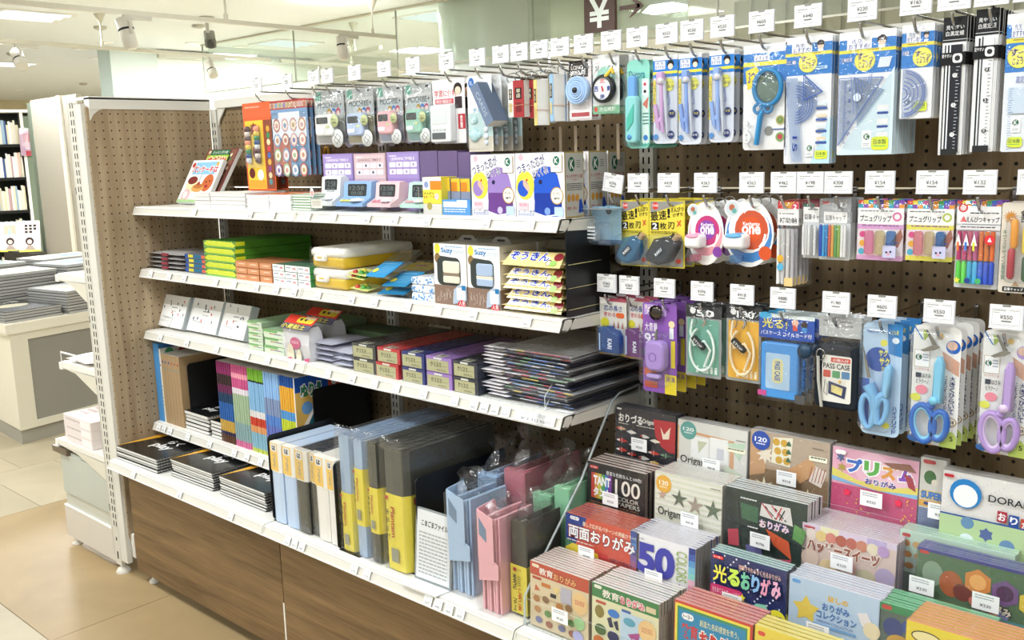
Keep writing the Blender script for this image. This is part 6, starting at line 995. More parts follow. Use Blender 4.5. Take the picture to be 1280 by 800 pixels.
def claybag(b, Y, lab, hd):
    t, w, h = sitem('clay_bag', lab, 'clay bag', b, Z3, Y); d = .05; m = MB('gloss'); vs = []; k = 8
    m.T = Matrix.Translation((0, 0, 0)); m.ext([(0, 0), (.03, 0), (d, .01), (.04, h*.7), (.03, h*.86), (.0, h*.84), (-.006, h*.4)], -w*.46, w*.46, 0, 'dcdce0'); m.T = None
    m.lay = 0; m.art(-w*.46, h*.84, w*.92, h*.84, [('C', .5, .5, .2, 'd0608a', .7), ('x', .36, .44, .64, .54, 2, 'f2d0dc'), ('C', .3, .9, .14, 'e8e0c8', 2), ('C', .62, .92, .1, 'e8e0c8', 2), ('p', [(.1, 1), (.3, .94), (.4, 1)], 'c8507a'), ('p', [(.8, .95), (1, .88), (1, 1), (.85, 1)], 'c8507a')], -.007); m.build('pouch', t)
    m = MB('paper'); m.T = Matrix.Translation((0, -.012, h*.78)) @ Matrix.Rotation(-.95, 4, 'X'); m.box(-w/2, 0, 0, w/2, .001, h*.48, '5a5a70'); m.art(-w/2, h*.48, w, h*.48, [('r', 0, 0, 1, .6, 'd8382a'), ('R', .38, .08, .94, .5, .4, 'e8cc3a'), ('c', .5, .26, .04, '222'), ('c', .66, .26, .04, '222'), ('t', .6, .02, .95, .22, 'f4e8e0', '徳用', .03), ('t', .02, .64, .85, .97, 'e8dc6a', '小麦粘土', .04, '1a1a2a')], 0); m.build('header_card', t); bag(t, w, h*.86, .01, seed=5)
claybag((380, 400, 418, 448), -.2, 'white clay bag with red header, the rear one', 1); claybag((353, 404, 388, 452), -.296, 'white clay bag with red header, the front one', 1)
pile('cord_bag', 'clear bag of grey cord in the left pile', 'craft bag', 389, 450, 424, 413, Z3, -.285, .14, 4, mkbag('b4b6c6'), 'left pile of clear cord bags'); pile('cord_bag', 'clear bag of grey cord in the right pile', 'craft bag', 414, 456, 434, 439, Z3, -.297, .14, 3, mkbag('bcbfce'), 'right pile of clear cord bags')
t = thing('craft_box', 'flat red and yellow craft box lying deep behind the cord bags', 'box', (1.06, -.16, Z3+.0015)); carton(t, .13, .05, .1, 'a8342a', [('r', .5, .3, .9, .8, '2a3a7a')], top=[('r', 0, 0, 1, 1, 'a83a2a'), ('r', .5, .1, .9, .5, '1f2f5a'), ('C', .6, .7, .12, 'd8c03a', .5)])
t = thing('paint_box', 'green patterned long box deep on the third shelf', 'box', (.93, -.12, Z3+.0015)); carton(t, .2, .06, .1, '5a6f50', [('x', .1, .3, .9, .7, 3, '8aa07a')], topcol='55684c')
cols = ['3a3d40', 'c8323a', '26327a', 'a07ac8', '232b3c']; nmc = ['grey black', 'red', 'navy blue', 'lilac', 'dark navy']; xs = [441, 472, 502.5, 533, 567, 599]
for r in (0, 1):
    for i in range(5):
        yb_, yt_ = (463+i*5.6, 447+i*5.8) if r == 0 else (447+i*5.9, 429+i*5.6)
        cx, zb, w, h = fb(xs[i], 447+i*5.8, xs[i+1]-1.5, 463+i*6, -.297); h = .037; dx = -.008 if (r == 0 and i in (1,)) else 0
        t = thing('origami_kit_box', 'long %s box with a beige lettered end, %s row' % (nmc[i], ('bottom', 'top')[r]), 'box', (cx+dx, -.297, Z3+.0012+.0385*r), 'long boxes with beige ends')
        carton(t, w-.003, h, .265, cols[i], [('r', .02, .2, .88, .97, 'b9b78c'), ('t', .16, .34, .6, .66, '23231c', 'クリスミ', .03), ('x', .62, .55, .84, .62, 1, '77755a'), ('t', .42, .76, .78, .88, '33332a', '4.0ヨム', .02), ('r', .3, .04, .62, .16, 'e4e4da')], topcol=cols[i], top=[('r', .3, .9, .64, .995, 'dcdccc'), ('r', .4, .91, .56, .96, '5a6a3a')], sidecol=cols[i])
        m = MB('film'); m.box(-w/2+.0008, -.0015, 0, w/2-.0008, .268, h+.0006, 'fff'); m.build('wrap', t)
t = thing('price_board', 'small beige card fixed on the pegboard behind the long boxes', 'card', (fb(536, 405, 563, 416, -.012)[0], -.012, fb(536, 405, 563, 416, -.012)[1])); a = fb(536, 405, 563, 416, -.012); MB('paper').box(-a[2]/2, 0, 0, a[2]/2, .002, a[3], 'b5b290').art(-a[2]/2, a[3], a[2], a[3], [('x', .08, .1, .25, .7, 3, '4a4a3a'), ('c', .47, .5, .05, '222')]).build('card', t)
# sheaf of clear folders
zz = .0; rc = ['c8384a', '3a6ad8', 'e8d84a', '4aa86a', '7a3a9a', '2a9ac8', 'e87a3a']
for i in range(15):
    w, d = .225, .27; th = .006; a = fb(611, 420, 695, 500, -.3); t = thing('clear_folder', 'clear folder with coloured sheets in the tall pile, %s' % ('lowest' if i == 0 else 'topmost' if i == 14 else ORD[i]+' from the bottom' if i < 8 else ORD[14-i]+' from the top'), 'folder', (a[0]+random.uniform(-.01, .01)+.018-.004*(i % 4), -.285+random.uniform(0, .006), Z3+.0075+zz), 'pile of clear folders', (0, 0, random.uniform(-.03, .03)))
    m = MB('paper'); m.box(-w/2+.012, .004, .001, w/2-.01, d, .0028, random.choice(['20242c', 'd8dae0', '2a3350', 'e4e4e4', '343a4a', 'c4c8d0'])); n = 8
    for k in range(n): x = -w/2+.014+(w-.026)*k/n; m.box(x, .0028, .0012, x+(w-.026)/n, .004, .003, random.choice(['c85a70', '6a8ad0', 'e0cc70', '80b090', 'c8ccd8', '3a4256', 'dcdee4', '5a6a88', 'a0709a', '7aa8d8', 'c0506a', '2a2f3a']))
    m.build('sheets', t); m = MB('gloss'); m.ext([(-w/2-.03, .002), (-w/2+.03, .001), (-w/2+.04, .0045), (-w/2-.01, .004)], -.002, .05, 1, 'e6e4ea'); m.build('white_flap', t)
    m = MB('film'); m.box(-w/2, -.002, 0, w/2, d+.004, .0055, 'fff'); m.build('sleeve', t); zz += .0078
t = thing('acrylic_riser', 'clear acrylic stand with a slanted side holding the pile of folders', 'display stand', (1.575, -.30, Z3+.0015))
sheet(t, [(-.095, 0, 0), (.135, 0, 0), (.135, .27, .004), (-.095, .27, .004)], name='base_plate'); sheet(t, [(.155, .0, 0), (.155, .09, .105), (.155, .25, .105), (.155, .25, 0)], name='side_plate')
MB('acrylic_edge').tube([(.156, 0, .003), (.156, .0, .03), (.156, .085, .105)], .0016, 5, 'fff').build('slanted_edge', t)
tag(MB('paper').box(-.045, 0, 0, .0, .075, .0008, 'f4f5f5').build('paper_slip', None, (1.792, -.29, Z3+.0015)), 'blank white paper slip lying at the third shelf end', 'paper')
# ---- short shelf (Z4): spines facing out ----
Y4 = -.3
def upright_book(name, lab, cat, x0, x1, z, Y, h, d, col, ops=None, right=None, group=None, th=None, sidecol=None):
    t = thing(name, lab, cat, ((x0+x1)/2, Y, z+.0012), group); w = x1-x0; carton(t, w, h, d, col, ops, right, sidecol=sidecol or col, topcol='d8d4cc' if group else col, name='cover'); return t
def X4(x, y, Y=Y4): return at(x, y, Y=Y).x
h4 = .262
t = upright_book('file_box', 'light blue plastic file box at the far left of the short shelf', 'file box', 0.004, .040, Z4, Y4, h4+.005, .24, '4f93d0', sidecol='3a78b8')
t = upright_book('workbook', 'white workbook with green and red circles beside the blue file box', 'book', 0.0415, .0515, Z4, Y4, .252, .2, 'dcdad0', [('c', .4, .22, .3, '2a4a8a'), ('x', .3, .5, .6, .8, 6, '5a5a62')], [('C', .16, .06, .08, '3a8a5a', 1), ('C', .4, .07, .08, 'a83a4a', 1), ('r', 0, .2, .1, .8, 'd8c05a')])
bx = [203.5, 209.5, 215, 220.5, 226, 231]; 
x0 = .053; x1 = X4(229, 513); 
for i in range(6):
    a = x0+(x1-x0)*i/6; upright_book('scrapbook', 'brown kraft scrapbook, %s in the row of six' % ['leftmost', 'second from left', 'third from left', 'third from right', 'second from right', 'rightmost'][i], 'scrapbook', a+.0006, a+(x1-x0)/6-.0006, Z4, Y4, .238, .2, 'a88e6c', [('r', .3, .1, .7, .13, '2f4a8a' if i < 3 else 'a8443a'), ('x', .3, .2, .7, .24, 1, '5a9a9a')], [('C', .25, .3, .14, '8a6a48', 1), ('C', .25, .3, .13, 'a58a66', 1)], 'brown kraft scrapbooks', sidecol='a58a66')
def bookend(x, Y, z, h, d, lab, foot=.08):
    t = thing('bookend', lab, 'bookend', (x, Y, z+.0002)); MB('plastic').pill([(p[0]+d/2, p[1]) for p in rr(-d/2, 0, d/2, h, .012, 4)], -.001, .001, .0005, '151618').build('upright_plate', t); t.rotation_euler = (0, 0, math.pi/2); MB('plastic').box(0, -.001, 0, d*.8, foot, .001, '151618').build('base_plate', t); return t
bookend(x1+.012, Y4+.02, Z4, .215, .2, 'black metal bookend right of the brown scrapbooks')
def spiral(t, w, th, d, cov='17191a', pg='e8e7e2', ring='23211f', side=1, yel=False, txt=True):
    m = MB('paper'); m.box(-w/2+.002, .001, .0008, w/2-.008, d-.001, th*.8, pg); m.build('pages', t)
    m = MB('gloss'); m.box(-w/2, 0, 0, w/2-.004, d, .0008, cov)
    m.box(-w/2, 0, th*.8, w/2-.004, d, th*.8+.0008, [pg, cov, pg, cov, cov, cov]); 
    m.T = Matrix.Translation((0, 0, th*.8+.0008)); m.art(-w/2, d, w-.004, d, ([('p', [(0, 1), (.28, 0), (0, 0)], 'e8ac34')] if yel else [])+([('t', .44, .5, .7, .62, 'f2f2f0', 'らく', .03), ('t', .36, .64, .74, .8, 'f2f2f0', 'play', .03)] if txt else []), 0, plane='z'); m.build('cover', t)
    m = MB('plastic'); n = int(d/.0095)
    for i in range(n): y = .006+i*.0095; m.tube([(w/2-.008, y, th*.1), (w/2-.001, y+.002, th*.1), (w/2+.001, y+.002, th*.5), (w/2-.001, y+.001, th*1.02), (w/2-.009, y, th*.98)], .0009, 4, ring)
    o = m.build('spiral_rings', t); o['kind'] = 'stuff'
def nbpile(xl, xr, z, Y, d, n, th, lab, grp, rz, skip=None):
    w = xr-xl; t0 = thing('spiral_notebook', ordlab(lab, 0, n), 'notebook', ((xl+xr)/2, Y, z+.0015), grp, (0, 0, rz)); spiral(t0, w, th, d)
    for i in range(1, n-1): dup(t0, ((xl+xr)/2+random.uniform(-.004, .004), Y+random.uniform(0, .004), z+.0015+th*i), ordlab(lab, i, n), (0, 0, rz+random.uniform(-.015, .015)))
    t1 = thing('spiral_notebook', ordlab(lab, n-1, n), 'notebook', ((xl+xr)/2, Y, z+.0015+th*(n-1)), grp, (0, 0, rz)); spiral(t1, w, th, d, yel=True)
nbpile(X4(228, 543), X4(262, 557), Z4, Y4+.004, .2, 5, .0125, 'small black spiral notebook, left pile on the short shelf', 'black notebooks, left pile', 0); nbpile(X4(264, 550), X4(284, 562), Z4, Y4+.002, .2, 5, .0115, 'small black spiral notebook, right pile on the short shelf', 'black notebooks, right pile', 0)
bands = [('crimson and dark patterned', [('r', 0, 0, 1, .15, '8a2f62'), ('r', 0, .15, 1, .28, '3a2a2a'), ('r', 0, .28, 1, .38, '6a2a52'), ('r', 0, .38, 1, .5, '23405f'), ('r', 0, .5, 1, .72, '2f62a8'), ('r', 0, .72, 1, .86, 'c8a24a'), ('r', 0, .86, 1, .9, '2a2452'), ('r', 0, .9, 1, 1, '5a3a24')]),
 ('pink and pale green', [('r', 0, 0, 1, .1, 'c85a8a'), ('r', 0, .1, 1, .16, 'e8a0b0'), ('r', 0, .16, 1, .28, 'c8588a'), ('r', 0, .28, 1, .35, 'e4dce4'), ('r', 0, .35, 1, .7, 'a3b898'), ('r', 0, .7, 1, .92, '8aa8aa'), ('r', 0, .92, 1, 1, 'd0709a')]),
 ('green, blue and red', [('r', 0, 0, 1, .14, '7ab03a'), ('r', 0, .14, 1, .16, '222'), ('r', 0, .16, 1, .5, '86b4d8'), ('r', 0, .5, 1, .58, 'e0dcdc'), ('r', 0, .58, 1, .68, 'c8442f'), ('r', 0, .68, 1, .76, 'e0a06a'), ('r', 0, .76, 1, .95, '8ab8cc'), ('r', 0, .95, 1, 1, 'c0cc5a')]),
 ('light blue and violet', [('r', 0, 0, 1, .3, '8fb8e4'), ('r', 0, .3, 1, .5, '8494b8'), ('r', 0, .5, 1, .62, '5a86cc'), ('r', 0, .62, 1, 1, '6a78c0')]),
 ('blue, yellow and orange', [('r', 0, 0, 1, .12, '2456a4'), ('r', 0, .12, 1, .4, 'e0a83a'), ('r', 0, .4, 1, .5, '5a9ad4'), ('r', 0, .5, 1, .64, 'c4d03a'), ('r', 0, .64, 1, .72, '8ab8e0'), ('r', 0, .72, 1, .9, '3a90d4'), ('r', 0, .9, 1, 1, 'd84a32')])]
gxs = [272, 290, 309.5, 329.5, 348.5, 367.5]; gy = [557, 566, 575, 583, 592, 598]
for g in range(5):
    a, b = X4(gxs[g]+2, 520), X4(gxs[g+1]+2, 528); n = 7; wd = (b-a)/n
    for i in range(n):
        xa = a+wd*i; t = thing('colouring_book', 'thin %s colouring book, %s in its set' % (bands[g][0], ['leftmost', 'second', 'third', 'middle', 'fifth', 'sixth', 'rightmost'][i]), 'book', (xa+wd/2, Y4+random.uniform(0, .003), Z4+.0012), bands[g][0]+' colouring books')
        if i == 0: 
            m = MB('paper'); m.ext([(-wd*.46, .004), (-wd*.2, 0), (wd*.2, 0), (wd*.46, .004), (wd*.42, .2), (-wd*.42, .2)], 0, .256, 2, 'c9c4bc'); m.art(-wd*.3, .256, wd*.6, .256, bands[g][1], .0002); 
            for sx in (-1, 1):
                for op in bands[g][1]: m.add([(sx*wd*.3, -.0002, .256*(1-op[4])), (sx*wd*.46, .004, .256*(1-op[4])), (sx*wd*.46, .004, .256*(1-op[2])), (sx*wd*.3, -.0002, .256*(1-op[2]))], [(0, 1, 2, 3)], op[5])
            me0 = m.mesh('cover')
        o = bpy.data.objects.new('cover', me0); COL.objects.link(o); o.parent = t
xc = X4(369.5, 528)+.0015
t = thing('colouring_book', 'colouring book whose yellow illustrated side cover shows at the row end', 'book', (xc, Y4, Z4+.0012)); wc = .19
m = MB('paper'); m.box(0, 0, 0, .004, wc, .256, 'e8e4dc'); m.T = Matrix.Translation((.004, 0, 0)); m.lay = 0; m.art(0, .256, wc, .256, [('r', 0, 0, 1, 1, 'dfb45c'), ('r', 0, 0, 1, .17, '1f4f9e'), ('t', .1, .09, .5, .24, '2f7a4a', 'ぬりえ', .05, 'f4f4ee'), ('C', .72, .13, .12, 'c8442f', 1), ('C', .72, .13, .05, 'f0e8e8', 1), ('C', .2, .36, .1, '6a9acc', 1), ('p', [(.1, .9), (.12, .55), (.3, .38), (.5, .55), (.55, .95), (.3, 1)], 'f4ece0'), ('p', [(.16, .85), (.18, .58), (.32, .42), (.5, .62), (.3, .9)], '1f5c6a'), ('C', .7, .4, .2, 'd8904a', 1), ('C', .52, .72, .2, 'e8ddd0', 1), ('C', .52, .8, .08, '5a2a24', 1), ('p', [(0, .95), (.2, .8), (.4, 1)], '5aa0dc'), ('s', .24, .9, .1, 'c8382e'), ('r', .86, .1, 1, .4, '1f5c6a')], 0, plane='x'); m.build('cover', t)
bookend(xc+.010, Y4+.055, Z4, .215, .2, 'black metal bookend holding the illustrated colouring book', .03)
# ---- base shelf (Z5) ----
def NB(bx_, yt, lab, grp, n, th, rz=0, d=.3, Y=-.462):
    a = at(bx_[0], yt[0], Z=Z5); b = at(bx_[1], yt[1], Z=Z5); nbpile(bx_[2], bx_[3], Z5, Y, d, n, th, lab, grp, rz)
nbpile(.015, .275, Z5, -.46, .3, 5, .009, 'large black spiral notebook, left base shelf pile', 'large notebooks, left pile', .03); nbpile(.322, .562, Z5, -.435, .3, 7, .0077, 'large black spiral notebook, middle base shelf pile', 'large notebooks, middle pile', .02); nbpile(.59, .83, Z5, -.43, .3, 7, .0077, 'large black spiral notebook, right base shelf pile', 'large notebooks, right pile', .0)
def X5(x, y, Y=-.45): return at(x, y, Y=Y).x
bs = [(343.5, 357, 'b9cbe2', 652, 'light blue'), (358.5, 373.5, 'b4c8e2', 658, 'light blue'), (374, 389, '3e3f39', 665, 'black'), (389.5, 398, '45463f', 668, 'black'), (398.5, 413.5, 'dedbd4', 678, 'white'), (414, 425, 'e0ddd8', 686, 'white')]
for i, (a, b, c, yb, cn) in enumerate(bs):
    xa, xb = X5(a, yb-10), X5(b, yb-8); back = i == 3; Yb = -.452+(.008 if back else 0)
    t = thing('ring_binder', '%s binder with an orange label band, %s of six' % (cn, ['first', 'second', 'third', 'fourth', 'fifth', 'sixth'][i]), 'binder', ((xa+xb)/2, Yb, Z5+.003), 'binders with orange labels'); w = xb-xa-.002; h = .222; d = .2
    m = MB('gloss'); q = rr(-w/2, 0, w/2, .02, .006, 3); m.box(-w/2, .004, 0, w/2, d, h*.985, [c, c, c, c, c, c if i != 2 and i != 3 else '4a4b4e']); m.ext([(-w/2, .004), (-w*.3, 0), (w*.3, 0), (w/2, .004)], 0, h*.98, 2, c); m.build('cover', t)
    m = MB('paper'); m.ext([(-w/2-.0005, .02), (-w/2-.0005, .003), (-w*.3, -.0012), (w*.3, -.0012), (w/2+.0005, .003), (w/2+.0005, .02)], h*.63, h*.99, 2, 'e4e1d8'); m.lay = 0; m.art(-w*.42, h*.985, w*.7, h*.34, [('r', 0, 0, 1, 1, 'e3bd66'), ('R', .15, .03, .9, .3, .15, 'd8d8d6'), ('t', .3, .08, .75, .26, '26262a', 'は', .04), ('T', .35, .4, .7, .9, '8f9296', 'つなぐ', .02)], -.0012); m.build('label_band', t)
    if i in (2, 3): m = MB('film'); m.box(-w/2, -.002, 0, w/2, d, h*1.0, 'fff'); m.build('clear_wrap', t)
bookend(X5(342, 648)-.002, -.45, Z5, .235, .22, 'black bookend left of the light blue binders', -.03); bookend(X5(426.5, 688)+.004, -.462, Z5, .222, .21, 'black bookend between the binders and yellow banded files', -.08)
fs_ = [(428, 446, '9fb6d0', 'light blue', 693, .51, .0, 1), (446.5, 462, 'a3bad4', 'light blue', 700, .78, .1, .02), (463.5, 479.5, '4a4b44', 'dark grey', 705, .72, .14, .02), (482.5, 512, '4d4e48', 'dark grey', 711, .6, 0, 1)]
for i, (a, b, c, cn, yb, v1, v0, q) in enumerate(fs_):
    Yb = -.452; xa, xb = X5(a, yb-8), X5(b, yb-8); w = xb-xa-.006; h = .30; d = .3
    t = thing('accordion_file', '%s file folder with a yellow dotted band, %s of four' % (cn, ['leftmost', 'second', 'third', 'rightmost'][i]), 'file folder', ((xa+xb)/2, Yb, Z5+.0015), 'yellow banded file folders')
    lo = [0, .26, .24, 0][i]; hi = [.5, .74, .62, .62][i]
    m = MB('gloss'); m.ext([(-w/2, .02), (-w*.36, .003), (0, 0), (w*.36, .003), (w/2, .02), (w/2, d), (-w/2, d)], 0, h*.97, 2, c)
    for k in range(3): m.box(-w*.3+w*.3*k-.0006, .002, h*.97, -w*.3+w*.3*k+.0006, d, h*.985, 'b4c6dc' if i < 2 else '5a5b55')
    m.build('pockets', t)
    m = MB('paper'); m.ext([(-w/2-.0006, .06), (-w/2-.0006, .018), (-w*.36, .001), (0, -.001), (w*.36, .001), (w/2+.0006, .018), (w/2+.0006, d)], h*lo+.001, h*hi, 2, 'e9d950', cap=False); H_ = h*(hi-lo); m.lay = 0
    m.art(-w*.4, h*hi, w*.8, H_, [('c', .1+.16*((j*2+k) % 6), .04+.062*j, .025, 'd9c53c') for j in range(15) for k in (0, 3)]+[('R', .08, .03, .24, .08, .2, 'b8442f'), ('v', .1, .2, .26, .6, '3a3024', 'まるっと', .01), ('v', .36, .16, .56, .56, 'b0382a', 'Plantam', .02), ('r', .3, .7, .7, .88, '9a9a86')], -.0012)
    if i in (0, 3): m.T = Matrix.Translation((w/2+.0006, 0, 0)); m.lay = 0; m.art(.02, h*hi, .12, H_, [('R', .05, .04, .25, .13, .1, 'b03a2e'), ('T', .3, .04, .55, .5, '2a2620', 'まるっ', .03), ('T', .05, .45, .3, .66, 'b8442f', 'こま', .03), ('t', .05, .72, .45, .92, 'f2eede', 'A4', .04, '55524a')], 0, plane='x'); m.T = None
    m.build('paper_band', t)
    m = MB('film'); m.box(-w/2-.001, -.004, 0, w/2+.002, d+.004, h, 'fff', None); m.build('clear_wrap', t)
    bag(t, w, .03, .008, name='gathered_wrap_top', z0=h*.97, seed=9+i)
bookend(X5(513, 706)+.018, -.44, Z5, .235, .3, 'large black bookend behind the small lettered sign', .04)
cx, zb, w, h = fb(514, 628, 557, 716, -.452)
t = thing('sign_stand', 'small clear stand holding a white lettered sheet in front of the black bookend', 'sign', (cx, -.45, Z5+.0015), None, (-.09, 0, .03)); 
MB('paper').box(-w/2+.003, 0, .006, w/2-.003, .0008, h-.004, 'f8f8f8').art(-w/2, h, w, h, [('t', .16, .15, .9, .24, '26262a', 'こまごまファイル', .03), ('x', .1, .32, .9, .92, 12, 'b4b4b6')]).build('sheet', t)
m = MB('acrylic_edge'); m.box(-w/2, -.001, 0, -w/2+.003, .003, h, 'fff').box(w/2-.003, -.001, 0, w/2, .003, h, 'fff').box(-w/2, -.001, h-.003, w/2, .003, h, 'fff').box(-w/2, -.001, 0, w/2, .003, .005, 'fff'); m.build('frame', t); o_ = bpy.data.objects['frame']
m = MB('blister'); m.box(-w/2, -.0018, 0, w/2, -.001, h, 'fff'); m.build('front_plate', t); MB('gloss').box(-w/2, -.045, -.001, w/2, -.002, .0012, 'fff').build('foot', t)
def wrapfile(x0p, x1p, yb, Y, h, col, lab, band=None, tall=.05, d=.22, handle=False, lean=0, rz=0):
    xa, xb = (x0p, x1p) if x0p < 10 else (at(x0p, yb-5, Y=Y).x, at(x1p, yb-5, Y=Y).x); w = xb-xa
    t = thing('hanging_file', lab, 'file folder', ((xa+xb)/2, Y, Z5+.0015), 'clear wrapped pastel folders', (0, 0, rz)); m = MB('plastic'); n = 6
    for k in range(n): x = -w/2+w*(k+.15)/n; m.box(x, .004+.003*(k % 2), 0, x+w/n*.55, d, h*(.9+.02*(k % 3)), col)
    m.build('pockets', t); m = MB('plastic')
    if handle: m.ext([(0, h*.32), (.0, h), (.05, h*1.02), (.06, h*.9), (d*.8, h*.82), (d*.8, h*.3)], -w/2-.002, -w/2, 0, col); m.ext([(-w/2, h*.3), (w/2, h*.36), (w/2, h*.5), (-w/2, h*.62)], -.004, -.002, 1, col); m.ext([(-w*.4, h*.76), (-w*.05, h*.7), (-w*.05, h*.82), (-w*.4, h*.92)], -.006, -.005, 1, '6f88a4'); m.ext([(-w/2, h*.52), (w*.3, h*.5), (w*.3, h*.94), (-w/2, h)], -.005, -.003, 1, col)
    else: m.ext([(-w/2, .0), (-w*.42, -.003), (w*.42, -.003), (w/2, .0), (w/2, .02), (-w/2, .02)], 0, h*.93, 2, col)
    m.build('cover', t)
    if band:
        m = MB('paper'); m.box(-w/2-.001, -.0055, 0.004, w/2+.001, -.004, h*band, 'e9d950'); m.box(w/2, -.005, .004, w/2+.001, d*.7, h*band, 'e9d950'); m.box(-w/2-.001, -.005, .004, -w/2, d*.7, h*band, 'e9d950'); m.art(-w/2, h*band, w, h*band-.004, [('c', .12+.2*(k % 5), .06+.062*(k//1 % 15), .02, 'd9c53c') for k in range(40)]+[('R', .22, .04, .42, .11, .1, 'a83a2e'), ('t', .48, .05, .72, .1, 'a83a2e', 'サクラ', .02), ('T', .18, .18, .42, .5, '26241c', 'まるっと', .03), ('T', .5, .45, .72, .92, 'b8442f', 'こまごま', .03), ('T', .2, .68, .42, .95, '26241c', 'ファイル', .02), ('x', .5, .2, .7, .42, 5, '6a6030')], -.0055); m.build('paper_band', t)
    m = MB('film'); rnd = random.Random(int(w*1e5)); q = []
    m.box(-w/2-.004, -.009, 0, w/2+.004, d+.004, h*.97, 'fff'); m.build('clear_wrap', t)
    m = MB('film'); vs = []; k = 8                           # gathered, pointed top of the wrap
    for j in range(4):
        for i in range(k): a = 2*math.pi*i/k; s = [1, .75, .45, .75][j]; vs.append((math.cos(a)*w*.56*s+rnd.uniform(-.004, .004), d*.3+math.sin(a)*d*.34*s+rnd.uniform(-.006, .006), h*.93+tall*[0, .35, .7, 1.1][j]+rnd.uniform(-.006, .006)))
    m.add(vs, [(j*k+i, j*k+(i+1) % k, (j+1)*k+(i+1) % k, (j+1)*k+i) for j in range(3) for i in range(k)], 'fff'); m.build('gathered_wrap_top', t)
wrapfile(1.566, 1.632, 730, -.44, .235, 'a9c4e2', 'light blue folder with a handle flap, frontmost beside the sign', None, .05, .12, True)
wrapfile(1.52, 1.58, 708, -.30, .24, 'a4c2e4', 'light blue folder with a yellow band behind the handled one', .55, .07, .2)
wrapfile(1.682, 1.738, 763, -.464, .225, 'eab0ba', 'pink folder in crinkled wrap, frontmost', None, .04, .11, True, rz=0)
wrapfile(1.605, 1.668, 700, -.3, .27, 'b8707c', 'dusty red folder standing behind the pink one', None, .09, .2)
wrapfile(1.743, 1.786, 758, -.43, .22, '3f4039', 'dark grey folder with a yellow lettered band', .5, .055, .11)
wrapfile(1.69, 1.742, 715, -.3, .23, '8fc9a2', 'mint green folder with a yellow band, left one', .42, .09, .22)
wrapfile(1.752, 1.793, 690, -.3, .26, '8fcfa4', 'mint green folder, right one beside the paper rack', None, .06, .2)
# =============== CLEAR STEPPED RACK WITH ORIGAMI PACKS ===============
RX0, RX1 = 1.802, 2.98
ST = [(-.15, .66, .8235), (-.25, .565, .727), (-.35, .488, .644), (-.45, .432, .572)]    # front y, floor z, top of packs
def rack(x0, x1, lab):
    t = thing('paper_rack', lab, 'display rack', (x0, 0, Z5+.0015), None); L_ = x1-x0-.004; zb = Z5+.0015
    for k, (y, z, zt) in enumerate(ST):
        yb = -.052 if k == 0 else ST[k-1][0]-.006
        sheet(t, [(0, y-.006, z-zb-.003), (L_, y-.006, z-zb-.003), (L_, yb, z-zb-.003), (0, yb, z-zb-.003)], .002, name='step_plate')
        fh = .058; sheet(t, [(0, y-.006, z-zb-.003), (L_, y-.006, z-zb-.003), (L_, y-.008, z-zb+fh), (0, y-.008, z-zb+fh)], .002, name='front_fence')
        if k: sheet(t, [(0, yb+.003, z-zb), (L_, yb+.003, z-zb), (L_, yb+.003, ST[k-1][1]-zb-.004), (0, yb+.003, ST[k-1][1]-zb-.004)], .002, name='riser_plate')
    sheet(t, [(0, -.048, .66-zb), (L_, -.048, .66-zb), (L_, -.048, .85-zb), (0, -.048, .85-zb)], .002, name='back_plate')
    prof = [(-.048, .43), (-.048, .852), (-.125, .848), (-.152, .836), (-.256, .70), (-.262, .69), (-.39, .562), (-.456, .493), (-.459, .43)]
    for x in (-.004, L_): sheet(t, [(x, y, z-zb) for y, z in prof], .003, name='side_plate')
    m = MB('acrylic_edge'); m.tube([(-.003, y, z-zb) for y, z in prof[1:]], .0028, 6, 'fff'); m.build('side_rim', t)
rack(RX0, RX1, 'clear acrylic step rack full of origami packs at the lower right')
def opack(tier, xl, yl, xr, n, dy, lab, col, ops, side=None, hh=None, top=None, dYY=0, w=None, rz=0, spread=.0):
    """n identical paper packs one behind the other, standing in a step of the rack"""
    y, z, zt = ST[tier]; y += dYY; a = fb(xl, yl, xr, yl+60, y); P = at(xl, yl, Y=y); h = hh or (P.z-z-.001); w = w or a[2]
    t = thing('origami_pack', lab+(', frontmost of its row' if n > 1 else ''), 'origami paper', (P.x+w/2, y, z+.001), lab+' packs' if n > 1 else None, (-.035, 0, rz))
    th = min(dy*.8, .009); m = MB('paper'); m.box(-w/2, 0, 0, w/2, th, h, [col, col, side or 'dcdad6', side or 'dcdad6', col, top or 'e6e3dd']); m.art(-w/2, h, w, h*(1 if tier == 3 else .8), ops); m.build('paper_block', t)
    m = MB('film'); m.box(-w/2-.001, -.0016, 0, w/2+.001, th+.0006, h+.0015, 'fff'); m.build('clear_sleeve', t)
    for k in range(1, n): dup(t, (t.location.x+random.uniform(-.0015, .0015)+spread*k, y+dy*k, t.location.z+random.uniform(-.0005, .0005)), lab+', %s from the front' % ORD[k])
    return t
def rtag(tier, x, y_, pr=None, pos='' , s=1.0):
    y, z, zt = ST[tier]; p = at(x, y_, Y=y-.012); t = thing('price_tag', 'white price tag clipped on the clear rack fence, %s' % pos, 'price tag', (p.x, y-.0125, p.z-.012*s), 'price tags on the clear rack')
    MB('paper').box(-.017*s, -.0006, 0, .017*s, 0, .024*s, 'f4f5f5').art(-.017*s, .024*s, .034*s, .024*s, [('x', .1, .12, .8, .4, 2, 'a6a9ae'), ('t', .3, .6, .72, .78, '55575c', pr or '¥330', 0)], -.0006).build('tag_card', t)
TY = lambda u, v: [('R', u, v, u+.15, v+.05, .5, 'd8382e'), ('t', u+.02, v+.01, u+.13, v+.04, 'fff', 'トーヨー', .02)]
TW = lambda u, v: [('R', u, v, u+.13, v+.06, .5, 'f4f4f4'), ('t', u+.02, v+.012, u+.11, v+.048, '2a3a6a', 'トーヨー', .02)]
